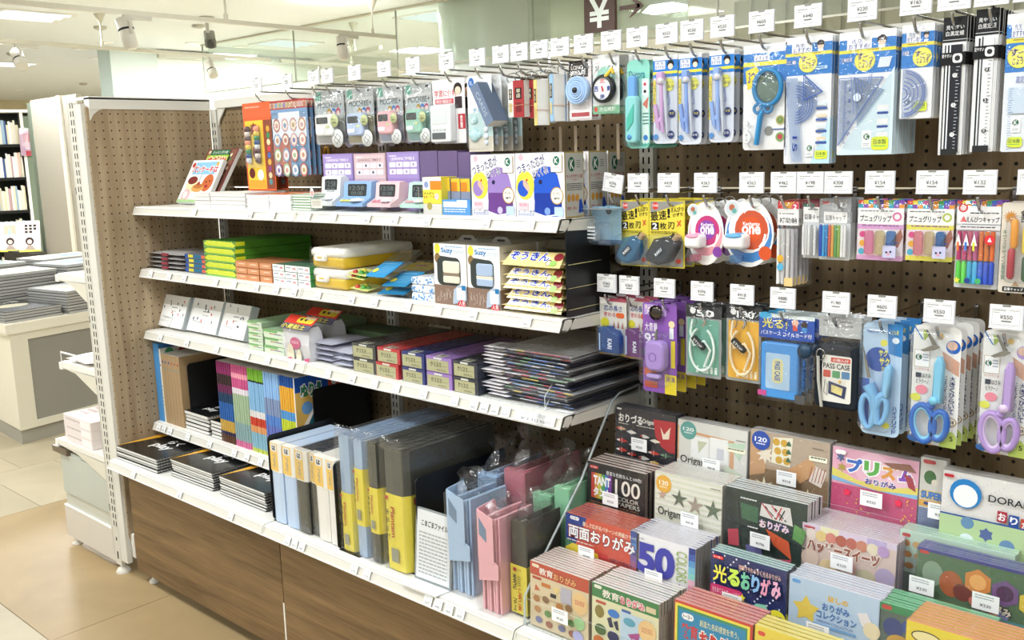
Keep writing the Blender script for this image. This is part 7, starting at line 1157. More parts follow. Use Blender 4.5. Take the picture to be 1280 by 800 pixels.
def fish(u, v, s, c1, c2): return [('p', [(u-s, v), (u-s*.5, v-s*.28), (u, v-s*.36), (u+s*.6, v-s*.2), (u+s, v), (u+s*.6, v+s*.16), (u, v+s*.3), (u-s*.5, v+s*.22)], c1), ('p', [(u-s, v-.0), (u-s*.5, v-s*.24), (u-s*.3, v), (u-s*.5, v+s*.2)], c2), ('l', [(u, v-s*.5), (u, v+s*.5)], .006, 'd8d4cc')]
# step 1 (top)
opack(0, 768, 507, 843, 4, .008, 'black origami pack with paper fish and a red fan', '2b292f', [('R', .02, .03, .1, .06, .3, 'e8e8e4'), ('t', .05, .11, .46, .26, 'f0efe8', 'おりづる', .03), ('t', .46, .14, .68, .24, 'e8e4dc', 'Origami', .02), ('x', .05, .28, .22, .31, 1, 'd8d4cc'), ('x', .36, .27, .66, .3, 1, 'd8d4cc'), ('p', [(.64, .12), (1, .1), (1, .62), (.9, .62), (.78, .55), (.68, .4)], 'b8242e'), ('p', [(.76, .22), (.82, .34), (.92, .2), (.9, .4), (.8, .42)], 'f0e0c8')]+fish(.1, .38, .09, 'd8a888', 'c8443a')+fish(.28, .41, .09, 'e8e4dc', 'ccc')+fish(.5, .44, .09, 'e8e0d8', 'b83a3a')+fish(.68, .48, .09, 'eee4cc', 'ddd')+fish(.12, .58, .1, 'b83a3a', 'eee')+fish(.32, .62, .08, '3a4a8a', 'ddd')+fish(.66, .68, .1, 'c8443a', 'f0e8e0')+fish(.86, .68, .09, '4a6a50', '8aa08a')+fish(.12, .74, .1, 'c8443a', 'eee')+fish(.3, .78, .09, 'b0302e', 'e8c8c0')+fish(.5, .8, .1, 'e0ddd8', 'b03a3a')+fish(.68, .84, .09, 'd8b04a', 'e8d8a0')+fish(.88, .86, .09, 'e8e0e0', '8a3a3a'), side='3a3a40', top='4a4850')
MID = lambda u, v: [('x', u, v, u+.14, v+.03, 1, '7a746a')]
opack(0, 846, 524, 933, 4, .008, 'white Origami pack with pastel paper cards and a teal circle', 'e4e2dc', [('r', 0, 0, .62, 1, 'dddcd4'), ('r', 0, .1, .02, 1, 'd8a878'), ('p', [(.2, .16), (.82, .2), (.82, .24), (.2, .2)], 'd8a070'), ('r', .76, .2, .82, .75, 'd8a880'), ('r', .2, .24, .46, .6, 'f2f2f0'), ('r', .48, .2, .74, .62, 'f4f4f2'), ('p', [(.72, .24), (.98, .2), (.9, .5)], 'c4dcc4'), ('p', [(.3, .3), (.44, .3), (.32, .5)], 'c8ccb0'), ('r', .58, .36, .68, .54, 'd4d4dc'), ('C', .16, .16, .12, '5fa39c', 1), ('t', .08, .11, .24, .17, 'f0f6f4', '120', .02), ('x', .1, .19, .22, .23, 1, 'e8f2f0'), ('r', 0, .66, 1, 1, 'eceae6'), ('t', .05, .58, .48, .74, '3a3632', 'Origami', .01), ('t', .06, .8, .4, .86, '6a665e', 'おりがみ便箋', .0), ('p', [(.7, .6), (.95, .7), (.8, .95), (.66, .8)], 'd8e2d0')]+MID(.85, .16)+[('r', .72, .3, .98, .37, 'f0efd8'), ('x', .74, .31, .96, .36, 1, '7a7a6a')])
opack(0, 937, 537, 1036, 4, .008, 'brown kraft origami pack with gift boxes and a blue circle', 'b89e80', [('r', 0, 0, 1, .5, 'bca893'), ('r', 0, .55, 1, 1, '8d7358'), ('p', [(0, .1), (.24, .12), (.2, .62), (0, .7)], 'cfa277'), ('s', .2, .34, .12, 'f0e4d0', 8, .5), ('p', [(.3, .06), (.55, .02), (.52, .46), (.28, .44)], 'f0ecd8')]+[('c', .34+.1*(i % 2)+.02*(i//2), .12+.13*(i//2), .045, 'd8a83a') for i in range(6)]+[('s', .5, .12+.12*i, .04, '3f6a4a', 3, .6) for i in range(3)]+[('p', [(.5, .5), (.76, .26), (.9, .42), (.66, .66)], 'd0a070'), ('p', [(.84, .36), (.98, .42), (.92, .66), (.76, .6)], 'e8dcd0')]+[('l', [(.8+.04*i, .38), (.76+.04*i, .6)], .008, '9a3a34') for i in range(5)]+[('C', .14, .14, .12, '3a55a8', 1), ('t', .06, .09, .22, .16, 'eef0f8', '120', .02), ('x', .08, .18, .2, .22, 1, 'e8ecf8'), ('r', .76, .22, .98, .29, 'f0efd8'), ('x', .78, .23, .96, .28, 1, '6a6a5a'), ('s', .2, .84, .14, 'e6e4c8', 7, .4), ('s', .76, .88, .14, 'ece4b8', 7, .4), ('s', .46, .78, .1, '8a9a8a', 8, .5)]+MID(.8, .1))
opack(0, 1040, 558, 1148, 3, .009, 'pink glitter origami pack with rainbow letters', 'e8a8c0', [('r', 0, 0, 1, .5, 'ecb0c8'), ('C', .5, .26, .22, 'f0c0d4', 1), ('C', .72, .28, .2, 'f2c8d8', 1), ('p', [(.0, .3), (.3, .42), (.7, .44), (1, .36), (1, .46), (.6, .52), (0, .42)], 'e8dc6a'), ('p', [(0, .42), (.5, .52), (1, .46), (1, .54), (0, .48)], '8ac0e8'), ('r', 0, .52, 1, 1, 'c8507a')]+[('t', .18+.2*i, .12, .36+.2*i, .33, c, ch, .06, 'fff') for i, (c, ch) in enumerate(zip(('2f6ac8', '5ab04a', 'e8a03a', '8a4ac0'), 'プリズム'))]+[('t', .4, .36, .76, .45, '3a3a9a', 'おりがみ', .03, 'fff')]+[('s', .1, .14, .06, '5a6a9a', 6, .5), ('s', .12, .28, .06, 'b8a04a', 6, .5), ('p', [(.84, .2), (.94, .24), (.98, .42), (.9, .38)], 'a83a4a'), ('p', [(.6, .1), (.9, .06), (.98, .16), (.7, .16)], '9a6a5a')]+[('c', random.random(), .55+.42*random.random(), .008, 'f0c84a') for _ in range(30)]+[('s', .2+.3*i, .62, .05, 'e83a5a', 5, .6) for i in range(3)]+TW(.04, .03)[:1])
opack(0, 1150, 572, 1182, 2, .01, 'narrow grey origami pack with green and orange letters', 'd2d0c8', [('C', .4, .24, .24, '3a6a3a', 1.2), ('C', .6, .3, .14, 'e0d8c8', 1), ('t', .08, .42, .94, .52, '3a7ac8', 'SUPER', .06, 'e8c83a'), ('r', 0, .54, 1, .62, 'e0a84a'), ('R', .2, .56, .9, .6, .5, '2a3f8a'), ('r', 0, .64, 1, 1, '7a86a8'), ('R', .1, .02, .6, .07, .5, 'b8303a')])
def grid2(c): return [('c', .03+.94*((i*7) % 23)/23, .05+.6*((i*5) % 17)/17, .006, c) for i in range(60)]
opack(0, 1178, 588, 1300, 3, .012, 'white origami pack with a blue circle and black capitals', 'eceae6', grid2('c4c8cc')+[('R', .02, .03, .13, .07, .5, 'b8303a'), ('C', .26, .25, .17, '2c7fc0', 1), ('C', .26, .28, .13, 'eef0f0', 1), ('t', .5, .2, 1.2, .29, '26262a', 'DORAEMON', .01), ('r', .6, .38, .7, .52, 'a83444'), ('r', .72, .4, .82, .54, '2c4f9a'), ('r', .84, .42, .94, .56, 'c04a3a'), ('t', .61, .4, .69, .5, 'f4f0f0', 'お', .03), ('t', .73, .42, .81, .52, 'f4f0f0', 'り', .03), ('t', .85, .44, .93, .54, 'f4f0f0', 'が', .03), ('r', 0, .54, 1, .56, '2c4f9a'), ('r', 0, .56, 1, 1, 'b4cc9a'), ('C', .3, .62, .07, '6a8fb0', 1), ('C', .3, .85, .08, 'd8e4e8', 1), ('s', .5, .72, .08, '5a6a9a', 6, .7), ('C', .72, .82, .08, '6a8ab0', 1)], dYY=-.018, rz=0)
# step 2
opack(1, 732, 576, 805, 5, .014, 'black hundred colour paper pack with a rainbow square', '1f1c1d', TY(.05, .06)+[('t', .34, .1, .94, .17, 'eee', '豊富な色数なんと100色!', .01)]+[('p', [(.08+.36*i/6, .18), (.08+.36*(i+1)/6, .18), (.08+.36*(i+1)/6, .62), (.08+.36*i/6, .62)], c) for i, c in enumerate(('c8483a', 'd8903a', 'c8c04a', '5aa05a', '3a7ac0', '7a3a9a'))]+[('t', .12, .22, .42, .38, 'f8f8f8', 'TANT', .05), ('t', .12, .42, .42, .58, 'f8f8f8', 'タント', .05), ('t', .5, .2, .92, .46, 'f0ece0', '100', .01), ('t', .54, .49, .9, .56, 'e0dccc', 'COLOR', .0), ('t', .54, .58, .92, .65, 'e0dccc', 'PAPERS', .0), ('x', .08, .68, .9, .71, 1, 'a86a4a'), ('r', .05, .76, .4, 1, 'd8d0c0'), ('r', .45, .78, .95, 1, '6a4a40')], side='8a7a70', top='d8c8bc')
opack(1, 817, 589, 901, 8, .0095, 'cream Origami pack with three green patterned stars', 'e8e6da', [('r', 0, .08*i, 1, .08*i+.03, 'd9dcc6') for i in range(12)]+[('C', .14, .17, .12, 'e8ae3c', 1), ('t', .07, .12, .21, .19, 'f8f4e0', '120', .02), ('x', .08, .21, .2, .25, 1, 'f4ecc8'), ('s', .38, .34, .13, '5e6a58', 5, .35), ('s', .62, .38, .13, 'a8988a', 5, .35), ('s', .88, .38, .14, '68745e', 5, .35), ('s', .12, .34, .07, 'b89a8a', 5, .35), ('t', .06, .52, .46, .68, '3a3632', 'Origami', .01), ('t', .06, .74, .5, .79, '6a665e', 'おりがみ', 0), ('r', 0, .82, 1, 1, 'b0906e'), ('s', .6, .84, .16, 'c8a888', 7, .5)]+MID(.84, .06), side='c8c4b8')
opack(1, 905, 608, 1008, 6, .01, 'dark green origami pack with folded animals in panels', '2b3a34', [('p', [(0, .04), (.14, .06), (.16, .98), (0, .98)], '1f2a28'), ('l', [(.16, 0), (.24, 1)], .02, '16201e'), ('l', [(.0, .48), (1, .6)], .015, '16201e'), ('p', [(.2, .18), (.42, .2), (.42, .42), (.22, .4)], '3f6a4c'), ('p', [(.46, .12), (.8, .1), (.84, .34), (.44, .3)], 'e0dcd8')]+[('l', [(.46+.04*i, .12+.03*(i % 3)), (.6+.04*(i % 5), .3)], .014, ['c8303a', '1f2020', 'f0e8e8'][i % 3]) for i in range(9)]+[('t', .44, .34, .8, .46, 'f2d8e0', 'おりがみ', .05, '2a2a6a'), ('p', [(.52, .46), (.8, .56), (.84, .8), (.62, .66)], 'd8603a'), ('p', [(.86, .3), (1, .36), (.96, .56), (.84, .5)], '6aa05a'), ('p', [(.05, .6), (.18, .56), (.2, .8), (.06, .82)], 'c04a5a'), ('p', [(.28, .76), (.46, .68), (.5, .88), (.32, .96)], '6a6aa0'), ('p', [(.66, .84), (.84, .8), (.8, .96)], 'c0506a'), ('x', .2, .1, .4, .14, 1, 'dce4e0'), ('x', .3, .48, .44, .52, 1, 'e8e8e8')], top='dfe6e6')
opack(1, 1002, 653, 1120, 12, .0078, 'pastel sweets origami pack with brown letters', 'd8c2b8', [('r', 0, 0, 1, .1, 'dccce0'), ('r', .2, 0, .4, .1, 'ece6c0'), ('r', .7, 0, .9, .1, 'c0b0d8'), ('R', .02, .04, .14, .08, .3, 'c0404a')]+[('C', .1+.11*i, .16, .06, ['e8d8d0', 'e8cc8a', 'd8887a', 'b8604a', 'c06a5a', 'd08a70', 'e8dcc0', 'b898c8'][i], 1) for i in range(8)]+[('t', .06, .24, .84, .44, '9a5a48', 'ハッピースイーツ', .05, 'f4e8dc')]+[('C', .1+.2*i, .56+.1*(i % 2), .1, ['e0c8b8', 'e8d0a0', 'd8a8a0', 'c8c0a0', 'b8a8c8'][i], 1) for i in range(5)]+[('C', .12+.2*i, .8, .09, ['b89080', 'c8b080', 'c8807a', 'a0b090', 'a890b8'][i], 1) for i in range(5)], top='e4dce4', side='c8b8c8')
opack(1, 1124, 662, 1268, 4, .010, 'pale mint origami pack with small treats, behind the violet one', 'c4dccc', [('R', .02, .04, .1, .09, .5, 'c04a44')]+[('C', .06+.1*(i % 4)+.02*(i//4), .18+.16*(i//4), .04, ['c8905a', 'd8b07a', 'b87a5a', 'e0c8a0'][i % 4], .8) for i in range(16)]+[('r', 0, .6, .4, 1, '8a9a8a')], top='c6e6d2', side='b4c8bc', dYY=.045)
opack(1, 1146, 684, 1300, 4, .0095, 'green origami pack with picture hexagons under a violet top', '5b7458', [('r', 0, 0, 1, .04, '4a4a8a'), ('R', .02, .03, .1, .08, .4, 'c04a44'), ('C', .14, .34, .09, '8aa08a', 1.3), ('C', .3, .42, .1, 'b0603a', 1.2), ('C', .4, .5, .08, '7a3f38', 1)]+[('s', .52+.22*i, .3+.06*i, .12, c, 3, 1) for i, c in enumerate(('d88a4a', '7a5a8a', 'e0c44a'))]+[('C', .52+.22*i, .3+.06*i, .07, c, 1) for i, c in enumerate(('f0b06a', '5a3a5a', 'f0dc6a'))]+[('C', .5+.08*i, .58+.03*i, .045, c, 1) for i, c in enumerate(('d8786a', '9ab86a', 'd8885a', '8a8ab8'))]+[('t', .5, .55, .8, .68, 'f4ecd8', 'おりがみ', .04, '3a3a3a'), ('r', 0, .72, 1, 1, '4f8a90'), ('s', .3, .84, .08, 'c8b07a', 3, 1), ('s', .5, .86, .1, '6a9ab0', 3, 1)], top='6a6aa8', side='4a4a7a')
# step 3
opack(2, 705.5, 641, 797, 7, .011, 'red and blue double sided origami pack with a paper bird', 'd0523c', [('p', [(0, 0), (.3, 0), (.14, .5), (0, .5)], '2a3f8a'), ('p', [(0, .45), (.14, .5), (.05, .75), (0, .75)], '3a7a5a')]+TW(.06, .03)+[('t', .24, .07, .96, .15, 'f4ecd0', '楽しさ広がるパターンの両面カラー!', .02), ('t', .04, .17, .95, .4, 'f8f8f8', '両面おりがみ', .06, '8a2a2a'), ('x', .02, .44, .4, .48, 1, 'e8e4e0'), ('p', [(-.0, .6), (.1, .5), (.46, .56), (.48, .72), (.2, .74), (0, .7)], 'e8d23a'), ('p', [(.0, .74), (.5, .76), (.95, .66), (.95, 1), (0, 1)], '8fb4dc'), ('R', .46, .52, .6, .62, .2, 'c83a3a'), ('t', .62, .55, .92, .63, '2a2a5a', 'の折り方手本入', .01), ('p', [(.5, .95), (.6, .75), (.7, .85), (.8, .72), (.86, .98)], 'd8603a')], side='b0563a', top='c0604c')
opack(2, 786.5, 664, 868, 9, .0098, 'white fifty colours origami pack with large violet numerals', 'f0eff2', [('r', 0, 0, .1, 1, '3a4f9a')]+[('r', 0, .1*i, .1, .1*i+.1, c) for i, c in enumerate(('2f4a9a', '3a6ab0', '5a8ac8', '4a4a8a', '7a5a9a', 'a05a8a', 'c05a5a', 'd0705a', 'd88a4a', 'c84a3a'))]+[('r', .9, .1*i, 1, .1*i+.1, c) for i, c in enumerate(('2a3a8a', '3a5ab0', '5a9ad0', '7ac0d8', '8ad0c8', 'e8b8c8', 'e090a8', 'd87a90', 'c85a6a', 'a83a4a'))]+TW(.12, .04)[1:]+[('t', .12, .12, .7, .62, '4a4aa0', '50', .05), ('v', .72, .1, .88, .58, '9ab06a', 'COLORS', .01), ('t', .72, .62, .88, .8, '7a4a8a', '色', .04), ('R', .12, .68, .4, .78, .1, 'c84a4a'), ('x', .14, .84, .7, .92, 2, 'b05a5a')], side='a8a49a', top='dcdae4')
opack(2, 887, 688, 982, 4, .009, 'navy glow in the dark origami pack with a smiling mint face', '1e2f66', [('c', .03+.94*((i*7) % 23)/23, .03+.9*((i*5) % 17)/17, .012, 'd8dce8') for i in range(60)]+TY(.04, .04)+[('t', .4, .08, .94, .16, 'f0c8b0', '暗闇でやわらかく光るおりがみ', .01)]+[('t', a, .17, b, .42, c, ch, .05, '16224a') for a, b, c, ch in ((.05, .24, 'f0e85a', '光'), (.25, .42, 'c8e85a', 'る'), (.43, .56, '7ac8a0', 'お'), (.57, .68, '8ab8e0', 'り'), (.69, .82, 'e8a0b8', 'が'), (.83, .95, 'e8b0c8', 'み'))]+[('R', .02, .46, .46, .62, .3, 'c83a6a'), ('t', .05, .5, .42, .58, 'f4e0e8', '光をあてるとボーッと光る', .0), ('p', [(.0, .72), (.26, .66), (.22, .9), (0, .9)], '7ac0a0'), ('p', [(.56, .9), (.54, .7), (.64, .56), (.76, .54), (.84, .68), (.84, .96)], '8ad0b4'), ('C', .64, .76, .015, '222', 1), ('C', .76, .77, .015, '222', 1), ('C', .7, .82, .02, '5a8a70', .5), ('C', .91, .7, .12, 'e6e03a', 1), ('t', .84, .64, .98, .76, '3a3a5a', '8柄', .01), ('s', .46, .54, .05, 'e8d83a', 5, .45)], top='b8d8d4', side='6a6f78')
opack(2, 985.5, 719, 1100, 7, .009, 'light blue origami collection pack with blue lettering', 'b8cfe6', [('R', .03, .04, .13, .09, .5, '5a9ad8'), ('C', .18, .3, .0, 'fff', 1), ('s', .2, .42, .16, 'e8cc5a', 5, .55), ('t', .44, .14, .66, .22, 'e8b84a', 'ほしの', .04), ('t', .38, .25, .68, .36, '4a78b8', 'おりがみ', .03), ('t', .32, .37, .76, .48, '4a78b8', 'コレクション', .03), ('t', .32, .5, .72, .54, '6a8ac0', 'ORIGAMI COLLECTION', .0), ('R', .28, .56, .76, .6, .3, '7aa8d8'), ('p', [(.76, .26), (.86, .22), (.92, .34), (.82, .42)], 'e8e4e4'), ('C', .92, .44, .09, 'e8dcb8', 1), ('r', 0, .66, 1, .68, '8ab4e0'), ('r', 0, .68, 1, 1, 'dce8f0'), ('p', [(.02, .68), (.28, .68), (.26, .92), (.02, .92)], 'd8707a'), ('r', .3, .7, .5, 1, 'e8e4c8'), ('r', .5, .72, .75, 1, 'b8d4e8'), ('r', .78, .74, 1, 1, 'ece8b8')], top='dfe2ee', side='b8bcc8')
opack(2, 1098.5, 753, 1236, 7, .009, 'green topped origami pack with a dark forest picture', '5a6a62', [('r', 0, 0, 1, .1, '3a8a5a'), ('R', .02, .02, .12, .08, .5, 'c04a44'), ('C', .14, .3, .1, '3a4a80', 1), ('C', .2, .5, .12, 'c8a04a', .8), ('C', .34, .36, .08, '8a7a90', 1), ('C', .3, .24, .08, '3a5a98', 1), ('r', 0, .56, 1, 1, 'e0dcd4')], top='7ac898', side='4a7a5a')
# step 4
anim = [(.12, .56, 'b07a4a'), (.28, .53, '8a6a4a'), (.14, .72, 'c08a5a'), (.32, .74, '6a8a5a'), (.16, .88, '7a7a9a'), (.34, .9, '9a6a5a')]
opack(3, 661, 701, 734, 10, .0092, 'red headed educational origami pack with animal pictures', 'dccaa6', [('r', 0, 0, 1, .2, 'c0503a'), ('R', .03, .03, .16, .08, .5, 'ecdcc0'), ('t', .16, .06, .4, .17, 'f2ece2', '教育', .04), ('t', .41, .07, .8, .18, 'e8a86a', 'おりがみ', .04, '8a3020'), ('R', .04, .22, .2, .26, .4, 'b8503a'), ('p', [(.1, .34), (.18, .42), (.08, .44)], 'c0603a'), ('r', .2, .28, .36, .34, 'c8783a'), ('p', [(.4, .3), (.52, .3), (.46, .4)], 'e8d08a'), ('r', .36, .4, .46, .46, '2a2a2a'), ('C', .62, .36, .09, 'a0a0b0', 1.2), ('r', .54, .24, .72, .48, 'b8b4c0'), ('C', .86, .4, .13, 'e8c48a', 1.2), ('x', .78, .36, .94, .44, 3, 'c83a4a'), ('r', .03, .5, .72, .52, 'c8b08a')]+[('C', u, v, .06, c, .8) for u, v, c in anim]+[('C', u+.4, v, .06, c, .8) for u, v, c in anim]+[('C', .86, .7, .09, '9ac08a', 1), ('C', .84, .9, .09, 'a8a8d0', .8)], side='b8a890', top='e8dcd4')
opack(3, 738.5, 728, 822, 10, .0092, 'green headed educational origami pack with bird pictures', 'e0dcb4', [('r', 0, 0, 1, .2, '3f7f4a'), ('R', .03, .02, .15, .07, .5, 'e8e8d8'), ('t', .16, .05, .42, .17, 'f4ece0', '教育', .04), ('t', .43, .06, .8, .18, 'e07a8a', 'おりがみ', .05, 'f4f0e8'), ('r', .82, .08, .96, .16, 'd8c8a0'), ('r', .44, .28, .9, 1, 'b8cfe0'), ('R', .06, .24, .22, .28, .4, 'b8503a'), ('R', .46, .24, .6, .28, .4, '4a6aa8'), ('C', .12, .4, .07, '8a7a3a', 1.2), ('C', .34, .36, .09, '3a7ac8', .6), ('p', [(.24, .46), (.3, .42), (.34, .56), (.28, .58)], '2a2f4a'), ('p', [(.34, .48), (.4, .44), (.42, .58), (.38, .58)], '2a2f4a'), ('C', .58, .4, .09, '5aa0b8', .6), ('p', [(.56, .58), (.74, .5), (.72, .62), (.62, .66)], 'a84a8a'), ('C', .84, .44, .13, 'e8c48a', 1.1), ('x', .76, .4, .92, .48, 3, 'c86a4a'), ('C', .14, .66, .09, '4a6a3a', .8), ('C', .34, .7, .09, '3a3a5a', .8), ('C', .12, .84, .09, 'b86a3a', .8), ('C', .34, .88, .09, '7a5a8a', .8), ('C', .56, .78, .08, 'c05a5a', 1), ('p', [(.76, .62), (.9, .78), (.8, .84)], '8a8aa0'), ('C', .84, .9, .08, 'c8a04a', .8)], side='c4bcb0', top='ebe4e0')
opack(3, 841.5, 750, 939, 6, .011, 'large blue educational origami pack with yellow and red border', 'c83a30', [('r', .01, .03, .97, 1, 'e8d84a'), ('r', .04, .06, .94, 1, '3a8a5a'), ('r', .06, .09, .92, 1, '1f86b4'), ('R', .1, .12, .26, .2, .5, 'f2f2f2'), ('t', .12, .135, .24, .185, '2a2a3a', 'トーヨー', .02), ('t', .34, .14, .84, .22, 'f0e8a0', '創造力,色彩感覚を養う。', .01), ('t', .1, .24, .32, .42, 'c8302a', '教育', .05), ('t', .34, .26, .84, .46, 'c8302a', 'おりがみ', .06, 'f8f4ec'), ('R', .1, .46, .36, .54, .4, 'f0f0ea'), ('x', .12, .48, .34, .52, 1, '555'), ('C', .5, .8, .16, 'e0a05a', 1), ('C', .76, .8, .1, 'c86a9a', 1), ('C', .24, .8, .1, '7ac06a', 1)], side='c08070', top='dc9a94')
opack(3, 942, 782, 1040, 4, .012, 'yellow origami pack at the bottom picture edge', 'e4cc4a', [('R', .04, .05, .14, .1, .5, 'd84a3a'), ('C', .5, .6, .2, 'e8e0d0', 1), ('t', .2, .1, .8, .24, '3a6a3a', 'おりがみ', .04)], top='efe084', side='d8c060', dYY=-.0)
opack(3, 1131, 777, 1300, 8, .010, 'yellow fronted origami pack with an orange top and face drawings', 'e2cc3e', [('C', .16, .08, .12, '2a2622', .45), ('C', .16, .08, .11, 'e8dca0', .4), ('R', .06, .18, .24, .24, .5, '5a9a4a'), ('C', .42, .22, .09, '26427a', 1), ('C', .54, .2, .09, 'c8703a', 1), ('C', .42, .25, .05, 'e8ecf0', 1), ('C', .54, .23, .05, 'e8dcd0', 1)], top='e8a070', side='d88a5a')
for k, (tr, x, y, pr) in enumerate(((0, 799, 556, '¥550'), (0, 889, 582, '¥418'), (0, 983, 598, '¥418'), (0, 1089, 624, '¥330'), (0, 1175, 640, '¥385'), (0, 1254, 656, '¥385'), (1, 763, 624, '¥550'), (1, 862, 650, '¥418'), (1, 950, 676, '¥396'), (1, 1052, 703, '¥330'), (1, 1152, 732, '¥330'), (1, 1232, 753, '¥330'), (2, 733, 692, '¥440'), (2, 817, 722, '¥550'), (2, 915, 752, '¥440'), (2, 1022, 790, '¥385'), (3, 700, 770, '¥165'), (3, 830, 830, '¥220'))):
    rtag(tr, x, y, pr, '%s step, number %s from the left' % (('top', 'second', 'third', 'lowest')[tr], ORD2[[0, 1, 2, 3, 4, 5, 0, 1, 2, 3, 4, 5, 0, 1, 2, 3, 0, 1][k]]), s=1.18)
# =============== LEFT BACKGROUND ===============
# back side of the end fixture: little shelves with goods, facing left
t = thing('end_shelf', 'short white bracket shelf on the left face of the fixture, upper one', 'shelf', (-.11, -.45, 0), 'short bracket shelves at the fixture end')
def eshelf(t, z, L_, d=.42):
    m = MB('steel_paint'); m.box(-L_, 0, z-.022, .0, d, z, 'eceae2'); m.box(-L_-.012, -.004, z-.028, -L_+.01, d, z-.004, 'f1efe8'); m.build('deck', t); m = MB('steel_paint'); m.ext([(-L_, z-.022), (-L_*.6, z-.03), (-.02, z-.08), (.0, z-.085), (.0, z-.02)], 0, .004, 1, 'ddd8c8'); m.build('bracket', t)
eshelf(t, 1.02, .22)
t = thing('end_shelf', 'short white bracket shelf on the left face of the fixture, middle one with packs', 'shelf', (-.11, -.45, 0), 'short bracket shelves at the fixture end'); eshelf(t, .705, .27)
t = thing('end_shelf', 'short white bracket shelf on the left face of the fixture, lowest one with boxes', 'shelf', (-.11, -.45, 0), 'short bracket shelves at the fixture end'); eshelf(t, .405, .38)
for k in range(3):
    t = thing('gift_box', 'small pink and white box on the lowest end shelf, %s' % ('lowest', 'middle', 'topmost')[k], 'box', (-.33, -.44, .4065+.0325*k), 'pink and white boxes on the end shelf'); carton(t, .22, .032, .3, 'e9dfdc', [('x', .1, .3, .9, .7, 1, 'c4b4b4'), ('r', .62, .1, .96, .9, 'f2f0ee')], top=[('r', .45, .5, .95, .98, 'eef2f2'), ('x', .05, .6, .4, .9, 3, 'c8b0b0')], topcol='e4d4d2')
for k in range(2):
    t = thing('tissue_packet', 'crumpled clear packet on the middle end shelf, %s' % ('left one', 'right one')[k], 'packet', (-.32+.09*k, -.44, .7065), 'clear packets on the end shelf'); stuffbag(t, .085, .02, .16, 'e6ddd6', 'gloss', 'pouch', 31+k)
t = thing('price_holder', 'thin clear price holder standing on the middle end shelf', 'price holder', (-.38, -.45, .706)); MB('steel_paint').box(0, 0, .03, .13, .002, .036, 'e8e8e4').box(0, 0, 0, .002, .002, .036, 'e8e8e4').build('holder', t)
t = thing('clear_bin', 'pale clear plastic bag bin at the foot of the fixture end', 'bin', (-.5, -.446, .151)); MB('gloss').box(.01, .005, 0, .385, .36, .21, 'c8cac0').build('bin_wall', t); MB('plastic').box(-.03, -.01, .2, .09, .015, .222, '6a5c4a').build('brown_handle', t); MB('gloss').box(.01, .0, .05, .39, .004, .2, 'bfc4bb').build('sheet', t)
# cream display counter with recessed grey panel
cx = -1.72
t = thing('display_counter', 'cream display counter with a recessed grey panel beyond the fixture end', 'counter', (-1.974, -.055, 0), None, (0, 0, 0))
def quadbox(m, P, z0, z1, col, mat=None):
    n = len(P); m.add([(x, y, z0) for x, y in P]+[(x, y, z1) for x, y in P], [tuple(range(n))[::-1], tuple(range(n, 2*n))]+[(i, (i+1) % n, n+(i+1) % n, n+i) for i in range(n)], col, mat)
base = Vector((-1.974, -.055)); d1 = (Vector((-1.0, .95))-Vector((-1.974+.0, -.055))).normalized(); A = Vector((-2.3226, -.0347)); 
a1 = at(110, 533, Z=0); d1 = (Vector((a1.x, a1.y))-base).normalized(); d2 = Vector((-d1.y, d1.x)); d2 = (A-base).normalized()
def Q(u0, u1, v0, v1): return [tuple(d1*u+d2*v) for u, v in ((u0, v0), (u1, v0), (u1, v1), (u0, v1))]
HC = .62
m = MB('steel_paint'); quadbox(m, Q(0, 1.6, 0, 1.6), .075, HC-.05, 'e9e3cf'); m.build('body', t)
m = MB('matte'); quadbox(m, Q(.005, 1.6, .005, 1.6), 0, .075, 'a9a598'); m.build('base_strip', t)
m = MB('steel_paint'); quadbox(m, Q(-.02, 1.62, -.02, 1.62), HC-.05, HC, 'efead8'); m.build('worktop', t)
m = MB('matte'); quadbox(m, Q(.09, 1.5, -.004, .0), .11, HC-.09, '96938a'); m.build('grey_panel', t)
m = MB('steel_paint'); quadbox(m, Q(0, .09, -.012, 0), .075, HC-.05, 'e4dfcc'); quadbox(m, Q(.09, 1.6, -.012, 0), .075, .11, 'e4dfcc'); quadbox(m, Q(.09, 1.6, -.012, 0), HC-.09, HC-.05, 'e4dfcc'); m.build('panel_frame', t)
def paperpile(u, v, w, d, n, th, top, lab, zoff=0):
    ang = math.atan2(d1.y, d1.x); g = lab+' pile'
    for k in range(n):
        p = base+d1*(u+random.uniform(-.004, .004))+d2*(v+random.uniform(-.004, .004)); q = thing('magazine', ordlab(lab, k, n), 'magazine', (p.x, p.y, HC+.001+zoff+th*k), g, (0, 0, ang+random.uniform(-.02, .02)))
        m = MB('paper'); m.box(0, 0, .0, w, d, th*.8, ['b3b2ae', 'b3b2ae', 'a5a4a1', 'a5a4a1', 'ccc', top if k == n-1 else 'c4c4c0']); m.build('pages', q); MB('gloss').box(-.001, -.001, th*.8, w, d, th*.93, '4e4f50' if k < n-1 else top).build('cover', q)
        if k == n-1: m = MB('gloss'); m.T = Matrix.Translation((0, 0, th*.93)); m.art(0, d, w, d, [('C', .5, .5, .3, 'd8d2b8' if k % 2 else '8aa8c8', .7), ('t', .1, .08, .9, .3, 'e8e4dc', '楽しい本', .03)], 0, plane='z'); m.build('print', q)
paperpile(.0, .02, .3, .42, 4, .014, '3a3c3e', 'dark covered magazine in the low front pile'); paperpile(.02, .46, .44, .3, 12, .0165, 'cfd0b8', 'thick magazine in the tall left pile')
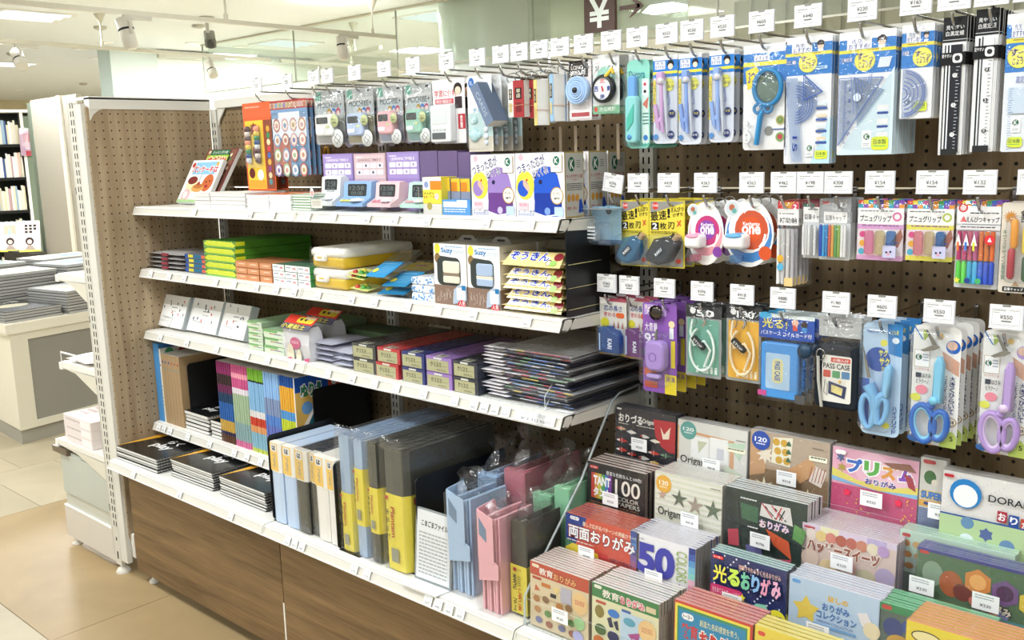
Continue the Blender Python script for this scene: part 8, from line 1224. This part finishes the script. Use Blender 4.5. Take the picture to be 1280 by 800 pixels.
paperpile(.33, .0, .3, .36, 8, .015, 'c8cacc', 'grey edged magazine in the middle pile'); paperpile(.5, .4, .32, .32, 13, .0165, 'b8c8d6', 'pale blue covered magazine in the tall right pile'); paperpile(.66, .02, .3, .36, 6, .016, 'd4d0c4', 'pale magazine at the counter right end')
paperpile(.1, .8, .3, .3, 13, .017, '5a7a6a', 'green edged magazine in the far left pile'); paperpile(.5, .76, .4, .28, 13, .0172, 'd8d4c4', 'cream covered magazine in the back pile')
# tall cream end panel with grey green edge, beyond the counter
Yp = 1.9; a = at(37.5, 125.6, Y=Yp); b = at(73, 121.3, Y=Yp); c = at(98, 330, Y=Yp)
t = thing('divider_screen', 'tall cream end panel with a grey green left edge behind the magazines', 'panel', (a.x, Yp, 0)); w = b.x-a.x
MB('matte').box(0, 0, 0, w+.35, .05, a.z, 'a39d90').build('board', t); MB('matte').box(-.075, -.004, 0, .0, .4, a.z-.02, '6c7466').build('green_edge', t); MB('steel_paint').box(w-.01, -.02, 0, w+.06, -.001, a.z+.004, 'e6e1d2').build('white_post', t)
# book shelving at the left edge
Yb = 2.5
def X(x, y): return at(x, y, Y=Yb)
a = X(-25, 145); b = X(28, 145)
t = thing('bookcase', 'white and green bookcase full of spines at the left picture edge', 'bookcase', (b.x, Yb, 0), None, (0, 0, 1.26)); H_ = a.z
MB('steel_paint').box(-.9, .02, 0, .55, .3, .01, CR if False else 'd9d4c4').build('base', t); MB('matte').box(-.9, .28, 0, .5, .3, H_, '40443c').build('back', t)
MB('steel_paint').box(-.03, 0, 0, .0, .3, H_, 'd8d3c4').build('side', t); MB('steel_paint').box(-.9, -.01, H_-.02, .55, .3, H_+.01, 'e8e6dc').build('top', t)
MB('matte').box(.0, .0, .0, .22, .02, H_-.06, '67705f').build('green_panel', t); MB('steel_paint').box(.22, .0, 0, .28, .03, H_-.06, 'e2ddce').build('white_strip', t)
for k in range(5):
    z = H_-.36*(k+1)+.0; MB('matte').box(-.9, 0, z-.03, -.03, .28, z, '201f1d').build('shelf_board', t)
    x = -.36; rnd = random.Random(k); nb = 0
    while x < -.06 and nb < 18:
        wd = rnd.uniform(.012, .03); hh = rnd.uniform(.2, .27); nb += 1; q = thing('book', 'spine %s from the left on the far bookcase, %s shelf' % (ORD2[nb-1], ORD[k].replace('front', 'top')), 'book', (b.x+(x+wd/2)*math.cos(1.26)-.03*math.sin(1.26), Yb+(x+wd/2)*math.sin(1.26)+.03*math.cos(1.26), z+.001), 'books on the far bookcase, %s shelf' % ORD[k].replace('front', 'top'))
        q.rotation_euler = (0, 0, 1.26); MB('paper').box(-wd/2, 0, 0, wd/2, .16, hh, rnd.choice(['d8d2c4', 'c8a89a', '8aa0b0', 'e8e4da', 'b8b09a', '3a4f7a', 'c8c0a0', 'a88a8a', 'd0c8b8', '5a6a60'])).build('cover', q); x += wd+.001
q = X(27, 158); t = thing('hanging_pack', 'red and violet printed pack hanging on the green panel', 'pack', (q.x+.09, Yb-.02, q.z-.32), None, (0, 0, 1.26)); MB('gloss').box(-.05, 0, 0, .05, .012, .3, 'a88a9c').art(-.05, .3, .1, .3, [('r', 0, 0, 1, .1, '8a8a86'), ('r', .4, .2, 1, .5, '9a4a5a'), ('x', .5, .25, .9, .8, 6, 'e0d0d4'), ('r', .5, .82, 1, 1, 'a83444')]).build('pack', t); bag(t, .11, .3, .01)
for k, (x, l) in enumerate(((6, 'left'), (30, 'right'))):
    p = at(x+3, 314, Y=1.75); t = thing('greeting_card', 'pastel booklet with a curly haired face print standing behind the magazines, %s one' % l, 'booklet', (p.x+.09, 1.75, p.z), 'pastel booklets behind the magazines', (-.18, 0, .9)); w, h = .19, .29
    MB('paper').box(-w/2, 0, 0, w/2, .006, h, 'ecdcd8').art(-w/2, h, w, h, [('r', 0, 0, 1, .5, 'd4dee6' if k == 0 else 'ece0dc'), ('r', .22, .12, .8, .42, 'd8a894' if k == 0 else 'e4dcd4')]+([('r', .3+.2*(i % 3), .12+.1*(i//3), .44+.2*(i % 3), .2+.1*(i//3), '3a3030') for i in range(8)] if k else [('p', [(.5, .14), (.62, .42), (.38, .42)], '9ab8b0')])+[('C', .5, .66, .2, '3a2f30', 1), ('C', .5, .68, .11, 'e8c8b4', 1), ('p', [(.25, .94), (.4, .8), (.6, .8), (.78, .94)], 'a09088'), ('r', 0, .94, 1, 1, 'e0e05a')]).build('cover', t)
p = at(20, 314, Y=1.75); tag(MB('matte').box(-.35, -.02, 0, .32, .12, p.z-.002, '4a4740').build('display_plinth', None, (p.x+.09, 1.75, 0)), 'dark low display block carrying the pastel booklets behind the magazines', 'plinth')
